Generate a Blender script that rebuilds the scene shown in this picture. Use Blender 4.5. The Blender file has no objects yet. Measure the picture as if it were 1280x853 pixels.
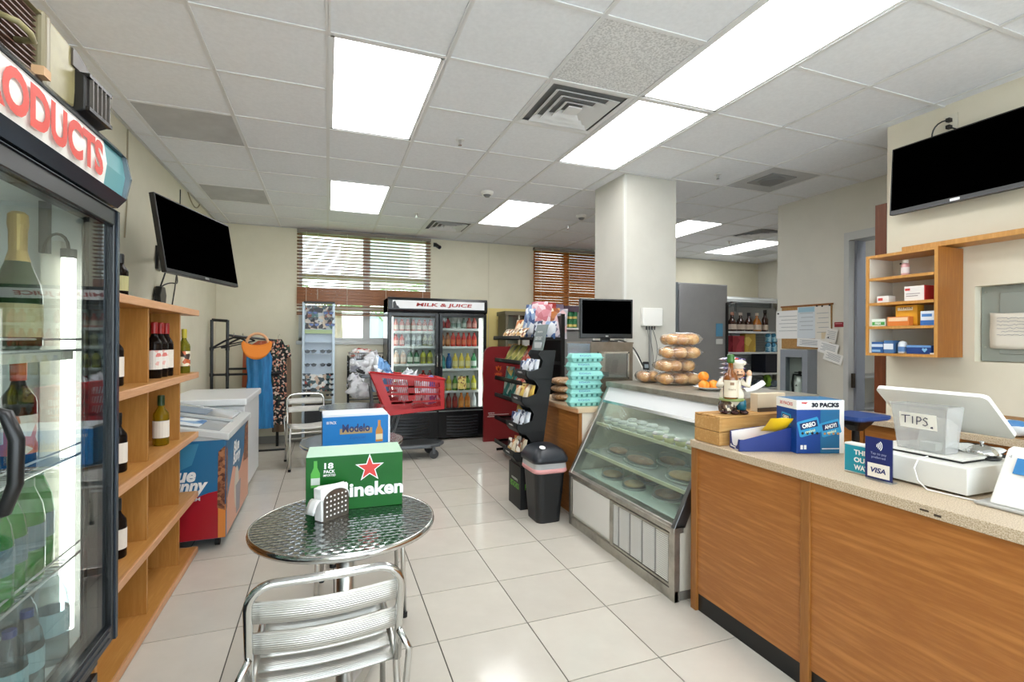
import bpy, math, random
from mathutils import Vector, Matrix, noise as mnoise
random.seed(7)
SC = bpy.context.scene
COL = SC.collection
R = math.radians
PI = math.pi

# ---------------------------------------------------------------- camera
PSI, ROLL, EYE = 0.3581, -0.0054, 1.43
cam_data = bpy.data.cameras.new('camera')
cam_data.sensor_fit = 'HORIZONTAL'
cam_data.sensor_width = 36.0
cam_data.lens = 616.0 / 1280.0 * 36.0
cam_data.shift_y = -1.5 / 1280.0
cam_data.clip_start = 0.02
cam_data.clip_end = 200
camera = bpy.data.objects.new('camera', cam_data)
COL.objects.link(camera)
camera.matrix_world = (Matrix.Translation((0, 0, EYE)) @ Matrix.Rotation(-PSI, 4, 'Z')
                       @ Matrix.Rotation(PI / 2, 4, 'X') @ Matrix.Rotation(-ROLL, 4, 'Z'))
SC.camera = camera

# ---------------------------------------------------------------- world
world = bpy.data.worlds.new('sky')
SC.world = world
world.use_nodes = True
wn = world.node_tree.nodes
wl = world.node_tree.links
wn.clear()
w_out = wn.new('ShaderNodeOutputWorld')
w_bg = wn.new('ShaderNodeBackground')
w_tc = wn.new('ShaderNodeTexCoord')
w_sep = wn.new('ShaderNodeSeparateXYZ')
w_ramp = wn.new('ShaderNodeValToRGB')
w_ramp.color_ramp.elements[0].position = 0.0
w_ramp.color_ramp.elements[0].color = (0.93, 0.96, 1.0, 1)
w_ramp.color_ramp.elements[1].position = 0.7
w_ramp.color_ramp.elements[1].color = (0.80, 0.87, 1.0, 1)
wl.new(w_tc.outputs['Generated'], w_sep.inputs[0])
wl.new(w_sep.outputs['Z'], w_ramp.inputs[0])
wl.new(w_ramp.outputs[0], w_bg.inputs['Color'])
w_bg.inputs['Strength'].default_value = 6.0
wl.new(w_bg.outputs[0], w_out.inputs[0])

# ---------------------------------------------------------------- exposure
LAMP = 8.5          # strength of the troffer diffusers
SC.view_settings.view_transform = 'Standard'
SC.view_settings.look = 'None'
SC.view_settings.gamma = 1
SC.view_settings.use_curve_mapping = False
SC.view_settings.exposure = 0.24

# ---------------------------------------------------------------- materials
def lin(c):
    if isinstance(c, str):
        c = [int(c[i:i + 2], 16) / 255 for i in (0, 2, 4)]
    return tuple(((v / 12.92) if v <= 0.04045 else ((v + 0.055) / 1.055) ** 2.4) for v in c) + (1,)

MATS = {}
def mat(name, color='cccccc', rough=0.5, metal=0.0, spec=0.5, emit=0.0, coat=0.0, alpha=1.0, ecol=None):
    if name in MATS:
        return MATS[name]
    m = bpy.data.materials.new(name)
    m.use_nodes = True
    b = m.node_tree.nodes['Principled BSDF']
    b.inputs['Base Color'].default_value = lin(color)
    b.inputs['Roughness'].default_value = rough
    b.inputs['Metallic'].default_value = metal
    b.inputs['Specular IOR Level'].default_value = spec
    b.inputs['Coat Weight'].default_value = coat
    b.inputs['Alpha'].default_value = alpha
    if emit:
        b.inputs['Emission Color'].default_value = lin(ecol or color)
        b.inputs['Emission Strength'].default_value = emit
    m.diffuse_color = lin(color)
    MATS[name] = m
    return m

def nodes(m):
    return m.node_tree.nodes, m.node_tree.links, m.node_tree.nodes['Principled BSDF']

def coords(m, scale=(1, 1, 1), rot=(0, 0, 0)):
    n, l, b = nodes(m)
    t = n.new('ShaderNodeTexCoord')
    mp = n.new('ShaderNodeMapping')
    mp.inputs['Scale'].default_value = scale
    mp.inputs['Rotation'].default_value = rot
    l.new(t.outputs['Object'], mp.inputs['Vector'])
    return mp.outputs['Vector']

def ramp(m, fac, stops):
    n, l, b = nodes(m)
    r = n.new('ShaderNodeValToRGB')
    el = r.color_ramp.elements
    while len(el) < len(stops):
        el.new(0.5)
    for e, (p, c) in zip(el, stops):
        e.position = p
        e.color = lin(c)
    l.new(fac, r.inputs[0])
    return r

def noise(m, vec, scale=5, detail=3, rough=0.5):
    n, l, b = nodes(m)
    x = n.new('ShaderNodeTexNoise')
    x.inputs['Scale'].default_value = scale
    x.inputs['Detail'].default_value = detail
    x.inputs['Roughness'].default_value = rough
    l.new(vec, x.inputs['Vector'])
    return x.outputs['Fac']

def bump(m, fac, strength=0.2, dist=0.01):
    n, l, b = nodes(m)
    x = n.new('ShaderNodeBump')
    x.inputs['Strength'].default_value = strength
    x.inputs['Distance'].default_value = dist
    l.new(fac, x.inputs['Height'])
    l.new(x.outputs[0], b.inputs['Normal'])

def noisy(name, stops, scale=5, stretch=(1, 1, 1), rough=0.5, detail=4, bmp=0, metal=0, coat=0, spec=0.5, nrough=0.6, rot=(0, 0, 0)):
    if name in MATS:
        return MATS[name]
    m = mat(name, stops[0][1], rough, metal, spec, coat=coat)
    n, l, b = nodes(m)
    v = coords(m, stretch, rot)
    f = noise(m, v, scale, detail, nrough)
    r = ramp(m, f, stops)
    l.new(r.outputs[0], b.inputs['Base Color'])
    if bmp:
        bump(m, f, bmp, 0.003)
    return m

def wood(name, c0, c1, axis='z', rough=0.4, scale=9, coat=0.0):
    st = {'x': (0.35, 5, 5), 'y': (5, 0.35, 5), 'z': (5, 5, 0.35)}[axis]
    return noisy(name, [(0.30, c0), (0.5, c1), (0.72, c0)], scale, st, rough, 5, 0.02, coat=coat)

def glassy(name, tint='ffffff', refl=1.0, rough=0.0, haze=0.0):
    if name in MATS:
        return MATS[name]
    m = bpy.data.materials.new(name)
    m.use_nodes = True
    n, l = m.node_tree.nodes, m.node_tree.links
    n.clear()
    o = n.new('ShaderNodeOutputMaterial')
    mx = n.new('ShaderNodeMixShader')
    tr = n.new('ShaderNodeBsdfTransparent')
    tr.inputs[0].default_value = lin(tint)
    gl = n.new('ShaderNodeBsdfGlossy')
    gl.inputs['Roughness'].default_value = rough
    fr = n.new('ShaderNodeLayerWeight')
    fr.inputs['Blend'].default_value = 0.5
    pw = n.new('ShaderNodeMath')
    pw.operation = 'POWER'
    pw.inputs[1].default_value = 5.0
    l.new(fr.outputs['Facing'], pw.inputs[0])
    mt = n.new('ShaderNodeMath')
    mt.operation = 'MULTIPLY_ADD'
    mt.inputs[1].default_value = 0.9 * refl
    mt.inputs[2].default_value = 0.03 * refl
    mt.use_clamp = True
    l.new(pw.outputs[0], mt.inputs[0])
    l.new(mt.outputs[0], mx.inputs[0])
    l.new(tr.outputs[0], mx.inputs[1])
    l.new(gl.outputs[0], mx.inputs[2])
    last = mx.outputs[0]
    if haze:
        d = n.new('ShaderNodeBsdfDiffuse')
        d.inputs[0].default_value = (0.9, 0.9, 0.9, 1)
        m2 = n.new('ShaderNodeMixShader')
        m2.inputs[0].default_value = haze
        l.new(last, m2.inputs[1])
        l.new(d.outputs[0], m2.inputs[2])
        last = m2.outputs[0]
    l.new(last, o.inputs[0])
    MATS[name] = m
    return m

def clear_plastic(name, tint, rough=0.08, trans=0.8):
    if name in MATS:
        return MATS[name]
    m = mat(name, tint, rough)
    nodes(m)[2].inputs['Transmission Weight'].default_value = trans
    nodes(m)[2].inputs['IOR'].default_value = 1.2
    return m

def printed(name, cols, scale=14, rough=0.35):
    """busy printed wrapping: cells of flat ink colours"""
    if name in MATS:
        return MATS[name]
    m = mat(name, cols[0], rough)
    n, l, b = nodes(m)
    v = coords(m)
    x = n.new('ShaderNodeTexVoronoi')
    x.inputs['Scale'].default_value = scale
    l.new(v, x.inputs['Vector'])
    sp = n.new('ShaderNodeSeparateXYZ')
    l.new(x.outputs['Color'], sp.inputs[0])
    k = len(cols)
    r = ramp(m, sp.outputs[0], [(i / k, c) for i, c in enumerate(cols)])
    r.color_ramp.interpolation = 'CONSTANT'
    l.new(r.outputs[0], b.inputs['Base Color'])
    return m

# ---------------------------------------------------------------- mesh builder
WORLD = {}     # offset of things whose parts are written in room coordinates

class M:
    def __init__(s):
        s.v = []
        s.f = []
        s.t = None
    def add(s, vs, fs):
        b = len(s.v)
        if s.t is not None:
            vs = [s.t @ Vector(v) for v in vs]
        s.v.extend([tuple(v) for v in vs])
        s.f.extend([tuple(i + b for i in f) for f in fs])
        return s
    def box(s, x0, y0, z0, x1, y1, z1):
        x0, x1 = min(x0, x1), max(x0, x1); y0, y1 = min(y0, y1), max(y0, y1); z0, z1 = min(z0, z1), max(z0, z1)
        return s.add([(x0, y0, z0), (x1, y0, z0), (x1, y1, z0), (x0, y1, z0), (x0, y0, z1), (x1, y0, z1), (x1, y1, z1), (x0, y1, z1)],
                     [(0, 3, 2, 1), (4, 5, 6, 7), (0, 1, 5, 4), (1, 2, 6, 5), (2, 3, 7, 6), (3, 0, 4, 7)])
    def prism(s, poly, ax, a, b):
        """poly in the two other axes (in order x,y,z), extruded along ax from a to b"""
        def P(p, q):
            return {'x': (q, p[0], p[1]), 'y': (p[0], q, p[1]), 'z': (p[0], p[1], q)}[ax]
        k = len(poly)
        vs = [P(p, a) for p in poly] + [P(p, b) for p in poly]
        fs = [tuple(range(k))[::-1], tuple(range(k, 2 * k))]
        fs += [(i, (i + 1) % k, k + (i + 1) % k, k + i) for i in range(k)]
        ar = sum(poly[i][0] * poly[(i + 1) % k][1] - poly[(i + 1) % k][0] * poly[i][1] for i in range(k))
        flip = (ar < 0) ^ (b < a) ^ (ax == 'y')
        if flip:
            fs = [f[::-1] for f in fs]
        return s.add(vs, fs)
    def ring(s, c, ax, r, n, up=None):
        ax = Vector(ax).normalized()
        if up is None:
            up = Vector((0, 0, 1)) if abs(ax.z) < 0.9 else Vector((1, 0, 0))
        u = ax.cross(up).normalized()
        w = u.cross(ax)
        return [Vector(c) + (u * math.cos(a) + w * math.sin(a)) * r for a in [2 * PI * i / n for i in range(n)]]
    def cyl(s, p0, p1, r0, r1=None, n=14, caps=True):
        r1 = r0 if r1 is None else r1
        d = Vector(p1) - Vector(p0)
        a, b = s.ring(p0, d, r0, n), s.ring(p1, d, r1, n)
        fs = [(i, (i + 1) % n, n + (i + 1) % n, n + i) for i in range(n)]
        if caps:
            fs += [tuple(range(n))[::-1], tuple(range(n, 2 * n))]
        return s.add(a + b, [f[::-1] for f in fs])
    def tube(s, pts, r, n=8, closed=False):
        pts = [Vector(p) for p in pts]
        k = len(pts)
        vs = []
        u = None
        for i, p in enumerate(pts):
            if closed:
                d = pts[(i + 1) % k] - pts[i - 1]
            else:
                d = pts[min(i + 1, k - 1)] - pts[max(i - 1, 0)]
            d.normalize()
            if u is None:
                up = Vector((0, 0, 1)) if abs(d.z) < 0.9 else Vector((1, 0, 0))
                u = d.cross(up).normalized()
            else:
                u = (u - d * u.dot(d)).normalized()
            w = u.cross(d)
            rr = r[i] if isinstance(r, (list, tuple)) else r
            vs += [p + (u * math.cos(2 * PI * j / n) + w * math.sin(2 * PI * j / n)) * rr for j in range(n)]
        fs = []
        for i in range(k if closed else k - 1):
            a, b = i * n, ((i + 1) % k) * n
            fs += [(a + j, b + j, b + (j + 1) % n, a + (j + 1) % n) for j in range(n)]
        if not closed:
            fs += [tuple(range(n)), tuple(range((k - 1) * n, k * n))[::-1]]
        return s.add(vs, fs)
    def lathe(s, prof, n=18, c=(0, 0, 0), sx=1.0, sy=1.0, caps=True):
        vs = []
        for r, z in prof:
            vs += [(c[0] + sx * r * math.cos(2 * PI * j / n), c[1] + sy * r * math.sin(2 * PI * j / n), c[2] + z) for j in range(n)]
        fs = []
        for i in range(len(prof) - 1):
            a, b = i * n, (i + 1) * n
            fs += [(a + j, a + (j + 1) % n, b + (j + 1) % n, b + j) for j in range(n)]
        if caps:
            fs += [tuple(range(n))[::-1], tuple(range((len(prof) - 1) * n, len(prof) * n))]
        return s.add(vs, fs)
    def ball(s, c, rx, ry=None, rz=None, n=12, m=8):
        ry = rx if ry is None else ry
        rz = rx if rz is None else rz
        prof = [(math.sin(PI * (0.03 + 0.94 * i / m)), -math.cos(PI * (0.03 + 0.94 * i / m))) for i in range(m + 1)]
        vs = []
        for r, z in prof:
            vs += [(c[0] + rx * r * math.cos(2 * PI * j / n), c[1] + ry * r * math.sin(2 * PI * j / n), c[2] + rz * z) for j in range(n)]
        fs = []
        for i in range(m):
            a, b = i * n, (i + 1) * n
            fs += [(a + j, a + (j + 1) % n, b + (j + 1) % n, b + j) for j in range(n)]
        fs += [tuple(range(n))[::-1], tuple(range(m * n, (m + 1) * n))]
        return s.add(vs, fs)
    def grid(s, fn, nu, nv):
        vs = [fn(i / nu, j / nv) for j in range(nv + 1) for i in range(nu + 1)]
        w = nu + 1
        return s.add(vs, [(j * w + i, j * w + i + 1, (j + 1) * w + i + 1, (j + 1) * w + i) for j in range(nv) for i in range(nu)])
    def obj(s, name, m, parent=None, bevel=0, smooth=False, label=None, cat=None, group=None, kind=None, loc=None, rot=None, rz=0, seg=2, solid=0, subsurf=0):
        off = WORLD.get(parent.name) if parent and loc is None else None
        vs = s.v
        if off is not None:
            vs = [(v[0] - off[0], v[1] - off[1], v[2] - off[2]) for v in vs]
        me = bpy.data.meshes.new(name)
        top = parent is None
        l = loc
        if top and loc is None and kind is None and vs:       # put a one-mesh thing's origin at its base
            xs, ys, zs = zip(*vs)
            l = ((min(xs) + max(xs)) / 2, (min(ys) + max(ys)) / 2, min(zs))
            vs = [(v[0] - l[0], v[1] - l[1], v[2] - l[2]) for v in vs]
        me.from_pydata(vs, [], s.f)
        me.materials.append(m)
        if smooth:
            me.polygons.foreach_set('use_smooth', [True] * len(me.polygons))
        me.update()
        o = bpy.data.objects.new(name, me)
        COL.objects.link(o)
        if l is not None:
            o.location = l
        if top and loc is None and kind is None and l is not None:
            WORLD[o.name] = l
        if rot is not None:
            o.rotation_euler = rot
        elif rz:
            o.rotation_euler = (0, 0, rz)
        if parent:
            o.parent = parent
            if off is not None:
                WORLD[o.name] = off
        if solid:
            so = o.modifiers.new('thickness', 'SOLIDIFY')
            so.thickness = solid
        if bevel:
            bm = o.modifiers.new('bevel', 'BEVEL')
            bm.width = bevel
            bm.segments = seg
            bm.limit_method = 'ANGLE'
            bm.angle_limit = R(40)
        if subsurf:
            ss = o.modifiers.new('smooth', 'SUBSURF')
            ss.levels = ss.render_levels = subsurf
        if label: o['label'] = label
        if cat: o['category'] = cat
        if group: o['group'] = group
        if kind: o['kind'] = kind
        return o

def T(name, label, cat, loc=(0, 0, 0), rz=0, group=None, world=False):
    """an Empty at the thing's base; world=True: its parts are written in room coordinates"""
    o = bpy.data.objects.new(name, None)
    COL.objects.link(o)
    o.location = loc
    o.rotation_euler = (0, 0, rz)
    o.empty_display_size = 0.05
    o['label'] = label
    o['category'] = cat
    if group: o['group'] = group
    if world: WORLD[o.name] = tuple(loc)
    return o

def copy_tree(o, loc=None, rz=None, label=None, group=None, parent=None):
    c = o.copy()
    COL.objects.link(c)
    if parent is not None:
        c.parent = parent
    if loc is not None: c.location = loc
    if rz is not None: c.rotation_euler = (c.rotation_euler[0], c.rotation_euler[1], rz)
    if label: c['label'] = label
    if group: c['group'] = group
    for ch in KIDS(o):
        copy_tree(ch, parent=c)
    return c
def KIDS(o):
    return [x for x in list(COL.objects) if x.parent == o] if False else list(o.children)

def B(name, m, parent, *b, bevel=0, **k):
    return M().box(*b).obj(name, m, parent, bevel=bevel, **k)

# ---------------------------------------------------------------- lettering
TXT = {}
def txt_mesh(body, shear=0.0, bold=0.0):
    key = (body, shear, bold)
    if key in TXT:
        return TXT[key]
    cu = bpy.data.curves.new('lettering', 'FONT')
    cu.body = body
    cu.size = 1
    cu.shear = shear
    cu.offset = bold
    cu.resolution_u = 4
    cu.extrude = 0.0
    cu.align_x = 'CENTER'
    cu.space_line = 0.85
    o = bpy.data.objects.new('lettering', cu)
    COL.objects.link(o)
    me = bpy.data.meshes.new_from_object(o)
    vs = [tuple(v.co) for v in me.vertices]
    fs = [tuple(p.vertices) for p in me.polygons]
    bpy.data.objects.remove(o)
    bpy.data.curves.remove(cu)
    bpy.data.meshes.remove(me)
    xs = [v[0] for v in vs]; ys = [v[1] for v in vs]
    x0, x1, y0, y1 = min(xs), max(xs), min(ys), max(ys)
    vs = [((v[0] - (x0 + x1) / 2) / (x1 - x0), (v[1] - (y0 + y1) / 2) / (y1 - y0)) for v in vs]
    TXT[key] = (vs, fs)
    return TXT[key]

def text(body, m, parent, c, w, h, right=(1, 0, 0), up=(0, 0, 1), bold=0.0, shear=0.0, name='lettering', lift=0.0015):
    """flat printed lettering, centred on c, w wide and h high"""
    vs, fs = txt_mesh(body, shear, bold)
    r, u = Vector(right).normalized(), Vector(up).normalized()
    n = r.cross(u)
    b = M()
    base = Vector(c) + n * lift
    b.add([base + r * (v[0] * w) + u * (v[1] * h) for v in vs], fs)
    return b.obj(name, m, parent)

def patch(poly, m, parent, c, right=(1, 0, 0), up=(0, 0, 1), name='print', lift=0.001, thick=0.0006):
    """a thin printed patch (2-D polygon) lying on a face"""
    r, u = Vector(right).normalized(), Vector(up).normalized()
    n = r.cross(u)
    ar = sum(poly[i][0] * poly[(i + 1) % len(poly)][1] - poly[(i + 1) % len(poly)][0] * poly[i][1] for i in range(len(poly)))
    if ar < 0: poly = poly[::-1]
    b = M()
    k = len(poly)
    lo = [Vector(c) + r * p[0] + u * p[1] + n * (lift - thick) for p in poly]
    hi = [Vector(c) + r * p[0] + u * p[1] + n * lift for p in poly]
    b.add(lo + hi, [tuple(range(k))[::-1], tuple(range(k, 2 * k))] + [(i, (i + 1) % k, k + (i + 1) % k, k + i) for i in range(k)])
    return b.obj(name, m, parent)
def adopt(o, parent):
    """make a finished top-level piece a part of a thing without moving it"""
    m = Matrix.Translation(parent.location) @ parent.rotation_euler.to_matrix().to_4x4()
    o.parent = parent
    o.matrix_parent_inverse = m.inverted()
    return o
def rect(w, h, x=0, y=0):
    return [(x - w / 2, y - h / 2), (x + w / 2, y - h / 2), (x + w / 2, y + h / 2), (x - w / 2, y + h / 2)]
def arc(cx, cy, r, a0, a1, n=8, ry=None):
    ry = r if ry is None else ry
    return [(cx + r * math.cos(R(a0 + (a1 - a0) * i / n)), cy + ry * math.sin(R(a0 + (a1 - a0) * i / n))) for i in range(n + 1)]
def bez(p0, p1, p2, p3, n=10):
    p0, p1, p2, p3 = map(Vector, (p0, p1, p2, p3))
    return [p0 * (1 - t) ** 3 + p1 * 3 * t * (1 - t) ** 2 + p2 * 3 * t * t * (1 - t) + p3 * t ** 3 for t in [i / n for i in range(n + 1)]]

# shared materials
WHITE = mat('white_plastic', 'e8e6e0', 0.35)
BLACK = mat('black_plastic', '0c0c0d', 0.35)
BLACKM = mat('black_metal', '111112', 0.3, 0.0, 0.5)
CHROME = mat('polished_steel', 'd0d0ce', 0.16, 1.0)
STEEL = noisy('brushed_steel', [(0.3, '9b9a94'), (0.7, 'b5b3ab')], 30, (1, 1, 12), 0.32, metal=1.0)
ALU = mat('aluminium', 'd6d4cf', 0.28, 1.0)
RUBBER = mat('rubber', '1a1a1a', 0.7)
GLASS = glassy('clear_glass', 'f4f8f6', 1.0)
SHELFWOOD = wood('beech_board', 'c48f4d', 'b67f3d', 'y', 0.42)
SHELFWOODV = wood('beech_upright', 'c08a48', 'ae7836', 'z', 0.42)
COUNTERW = wood('counter_laminate', 'b87a3c', '9c6029', 'y', 0.38, 7)
COUNTERV = wood('counter_strip', 'a06a30', '8c5824', 'z', 0.45)
LAMIN = noisy('speckled_laminate', [(0.35, 'a08a6e'), (0.5, 'c4b094'), (0.65, 'd6c6ae')], 260, rough=0.4, detail=2)
PAPER = mat('paper', 'efeeea', 0.7)
INK = mat('ink', '25222a', 0.6)
RED = mat('red_print', 'c8221f', 0.45)
WHITEP = mat('white_print', 'f4f4f2', 0.5)
# ================================================================ the setting
CH = 2.96
WALL = noisy('cream_paint', [(0.4, 'dcd6bf'), (0.6, 'e0dac4')], 3, rough=0.75)
WALLC = noisy('pale_paint', [(0.4, 'd6d2c6'), (0.6, 'dad6ca')], 3, rough=0.75)
WALLT = noisy('warm_cream_paint', [(0.4, 'ddd5c0'), (0.6, 'e1d9c5')], 3, rough=0.75)
YELLOW = mat('yellow_paint', 'ecd68c', 0.7)
GROUT = mat('grout', '4c4840', 0.9)
TILE = mat('porcelain_tile', 'd9d3c8', 0.3, spec=0.35)
n, l, b = nodes(TILE)
_v = coords(TILE)
_f = noise(TILE, _v, 2.2, 5, 0.6)
_r = ramp(TILE, _f, [(0.3, 'c6bfb3'), (0.7, 'd2ccc0')])
_oi = n.new('ShaderNodeObjectInfo')
_hs = n.new('ShaderNodeHueSaturation')
_mr = n.new('ShaderNodeMapRange')
_mr.inputs['To Min'].default_value = 0.95
_mr.inputs['To Max'].default_value = 1.04
l.new(_oi.outputs['Random'], _mr.inputs['Value'])
l.new(_mr.outputs[0], _hs.inputs['Value'])
l.new(_r.outputs[0], _hs.inputs['Color'])
l.new(_hs.outputs[0], b.inputs['Base Color'])
_f2 = noise(TILE, _v, 9, 3)
_r2 = ramp(TILE, _f2, [(0.3, '505050'), (0.8, '808080')])
l.new(_r2.outputs[0], b.inputs['Roughness'])

floor = M().box(-1.5, -1.6, -0.1, 8.1, 7.6, -0.004).obj('floor', GROUT, kind='structure')
TS = 0.4557
tile_me = None
for i in range(-6, 9):
    for j in range(-6, 14):
        x0, y0 = 0.9533 + TS * i, 1.3907 + TS * j
        if x0 > 3.75 and y0 < 2.3: continue
        if x0 > 4.7: continue
        x1, y1 = min(x0 + TS, 8), min(y0 + TS, 7.45)
        cx0 = max(x0, -1.38)
        if y1 - y0 < 0.05 or x1 - cx0 < 0.05: continue
        full = cx0 == x0 and y1 == y0 + TS
        if full and tile_me:
            t = bpy.data.objects.new('tile', tile_me)
            COL.objects.link(t)
            t.parent = floor
            t.location = (x0, y0, 0)
            continue
        g = 0.0028
        t = M().box(g, g, -0.01, x1 - cx0 - g, y1 - y0 - g, 0.0).obj('tile', TILE, floor, loc=(cx0, y0, 0))
        if full: tile_me = t.data
M().box(4.62, -1.6, -0.01, 8.0, 7.45, 0.0).obj('floor_sheet', TILE, floor)
M().box(-1.38, -1.6, -0.01, 4.0, -1.35, 0.0).obj('floor_sheet', TILE, floor)

# ceiling: slab, tee bars, lay-in tiles
CEIL = noisy('ceiling_tile_face', [(0.35, 'e9ebef'), (0.65, 'eff1f5')], 40, rough=0.85, detail=5)
CEILB = noisy('pitted_ceiling_tile_face', [(0.42, 'c9c9c9'), (0.55, 'e8e8e8'), (0.8, 'f0f0f0')], 90, rough=0.9, detail=4, bmp=0.3)
TEE = mat('tee_bar_enamel', 'e6e6e6', 0.5)
GREYP = noisy('grey_return_panel', [(0.35, 'b8b8b8'), (0.7, 'c6c6c6')], 5, rough=0.8)
ceiling = M().box(-1.5, -1.6, CH + 0.06, 8.1, 7.6, CH + 0.16).obj('ceiling', CEIL, kind='structure')
GX0, GP, GY0, GQ = -0.005, 0.61, 2.028, 0.6065
def gx(i): return GX0 + GP * i
def gy(j): return GY0 + GQ * j
LIGHTS = [(0, 1), (0, 5), (3, 1), (3, -1), (3, 5), (7, 5), (10, 6), (0, -3), (8, -1)]
# (column, first row); each is 1 x 2 cells
lightcells = set()
for (i, j) in LIGHTS:
    lightcells |= {(i, j), (i, j + 1)}
VENTS = {(2, 1): 'big', (2, 7): 'small', (9, 5): 'far'}
RETURNS = {(-2, 3), (-2, 6), (6, 2), (11, 7)}
skip = lightcells | set(VENTS)
shared = {}
for i in range(-3, 14):
    for j in range(-6, 9):
        if (i, j) in skip: continue
        x0, x1 = max(gx(i), -1.37), min(gx(i + 1), 7.99)
        y0, y1 = max(gy(j), -1.59), min(gy(j + 1), 7.44)
        if x1 - x0 < 0.04 or y1 - y0 < 0.04: continue
        m = GREYP if (i, j) in RETURNS else (CEILB if (i, j) == (2, 0) else CEIL)
        key = (round(x1 - x0, 3), round(y1 - y0, 3), m.name)
        if key in shared:
            t = bpy.data.objects.new('ceiling_tile', shared[key])
            COL.objects.link(t); t.parent = ceiling; t.location = (x0, y0, CH)
        else:
            t = M().box(0.004, 0.004, 0.008, x1 - x0 - 0.004, y1 - y0 - 0.004, 0.024).obj('ceiling_tile', m, ceiling, loc=(x0, y0, CH))
            shared[key] = t.data
        if (i, j) in RETURNS: t['label'] = 'flat grey ceiling panel among the white tiles'
        if (i, j) == (2, 0): t['label'] = 'rough pitted ceiling tile'
for i in range(-3, 14):
    if -1.37 < gx(i) < 7.99:
        M().box(gx(i) - 0.012, -1.6, CH, gx(i) + 0.012, 7.45, CH + 0.006).box(gx(i) - 0.001, -1.6, CH, gx(i) + 0.001, 7.45, CH + 0.04).obj('tee_bar', TEE, ceiling)
for j in range(-6, 10):
    if -1.59 < gy(j) < 7.44:
        for i in range(-3, 14):
            xa, xb = max(gx(i), -1.37), min(gx(i + 1), 7.99)
            if xb - xa < 0.05 or any(i == li and j == lj + 1 for li, lj in LIGHTS): continue
            key = ('tee', round(xb - xa, 3))
            if key in shared:
                t = bpy.data.objects.new('cross_tee', shared[key])
                COL.objects.link(t); t.parent = ceiling; t.location = (xa, gy(j), CH)
            else:
                shared[key] = M().box(0, -0.012, 0.0005, xb - xa, 0.012, 0.006).obj('cross_tee', TEE, ceiling, loc=(xa, gy(j), CH)).data
# wall angle around the edge
EDGE = mat('wall_angle_enamel', 'c9c8c4', 0.5)
M().box(-1.38, -1.6, CH - 0.003, -1.358, 7.45, CH + 0.005).obj('wall_angle', EDGE, ceiling)
M().box(-1.38, 7.428, CH - 0.003, 8.0, 7.45, CH + 0.005).obj('wall_angle', EDGE, ceiling)

# walls
def wall(name, m, *bx):
    w = M()
    for q in bx: w.box(*q)
    return w.obj(name, m, kind='structure')
H3 = CH + 0.06
wall('wall_left', WALL, (-1.5, -1.6, -0.1, -1.38, 7.6, H3))
wfr = wall('wall_front', WALL, (-1.5, -1.7, -0.1, -1.2, -1.6, H3), (-1.2, -1.7, 2.85, 3.6, -1.6, H3), (3.6, -1.7, -0.1, 8.1, -1.6, H3))
# unseen glazed front behind the camera, added to let in frontal daylight
sf = M()
for x in (-1.2, 0.0, 1.2, 2.4, 3.55):
    sf.box(x, -1.69, 0, x + 0.05, -1.62, 2.85)
sf.box(-1.2, -1.69, 0, 3.6, -1.62, 0.08).box(-1.2, -1.69, 2.1, 3.6, -1.62, 2.15).box(-1.2, -1.69, 2.8, 3.6, -1.62, 2.85)
sf = sf.obj('added_daylight_window', mat('added_front_aluminium', 'a9aaa8', 0.4, 0.6), kind='structure')
M().box(-1.2, -1.66, 0.08, 3.6, -1.652, 2.8).obj('pane', glassy('added_front_glass', 'f2f6f6', 0.8), sf)
M().box(-30, -40, -0.3, 40, -1.75, -0.2).obj('added_bounce_ground', noisy('bounce_ground_pale', [(0.3, 'dedbd4'), (0.7, 'eae8e2')], 3, rough=0.8), kind='structure')  # unseen pale ground, added to bounce daylight up to the ceiling
WX = [(-0.38, 1.44, 1.40, 2.93), (3.16, 4.40, 1.60, 2.93)]
wb = wall('wall_back', WALL,
     (-1.5, 7.45, -0.1, -0.38, 7.6, H3), (-0.38, 7.45, -0.1, 1.44, 7.6, 1.40), (-0.38, 7.45, 2.93, 1.44, 7.6, H3),
     (1.44, 7.45, -0.1, 3.16, 7.6, H3), (3.16, 7.45, -0.1, 4.40, 7.6, 1.60), (3.16, 7.45, 2.93, 4.40, 7.6, H3),
     (4.40, 7.45, -0.1, 8.1, 7.6, H3))
M().box(2.19, 7.446, 0.1, 3.15, 7.449, 1.93).obj('painted_panel', YELLOW, wb, label='yellow painted patch of the cream wall')
M().box(2.385, 7.443, 0.1, 2.39, 7.449, CH).obj('wall_seam', mat('seam_shadowless', 'cfc9b2', 0.8), wb)
wall('wall_right', WALLC, (8.0, 4.2, -0.1, 8.1, 7.6, H3))
wt = wall('wall_tv', WALLT,
     (3.755, -1.6, -0.1, 3.90, 1.2, H3), (3.755, 1.2, -0.1, 3.90, 1.855, 1.31), (3.755, 1.2, 1.776, 3.90, 1.855, H3),
     (3.755, 1.855, -0.1, 3.90, 2.37, H3), (3.84, 1.2, 1.31, 3.90, 1.855, 1.776))
wall('wall_cork', WALLC,
     (4.80, 3.40, -0.1, 4.95, 4.2, H3), (4.80, 2.9, 2.47, 4.95, 3.40, H3), (4.80, 2.2, -0.1, 4.95, 2.55, H3), (4.80, 2.55, 2.47, 4.95, 2.9, H3),
     (3.90, 2.22, -0.1, 4.95, 2.37, H3), (4.95, 4.05, -0.1, 8.1, 4.2, H3))
wall('wall_storage', mat('storage_paint', 'd3dae2', 0.8), (6.3, 1.2, -0.1, 6.4, 4.05, H3), (4.95, 1.2, -0.1, 6.4, 1.3, H3))
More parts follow.
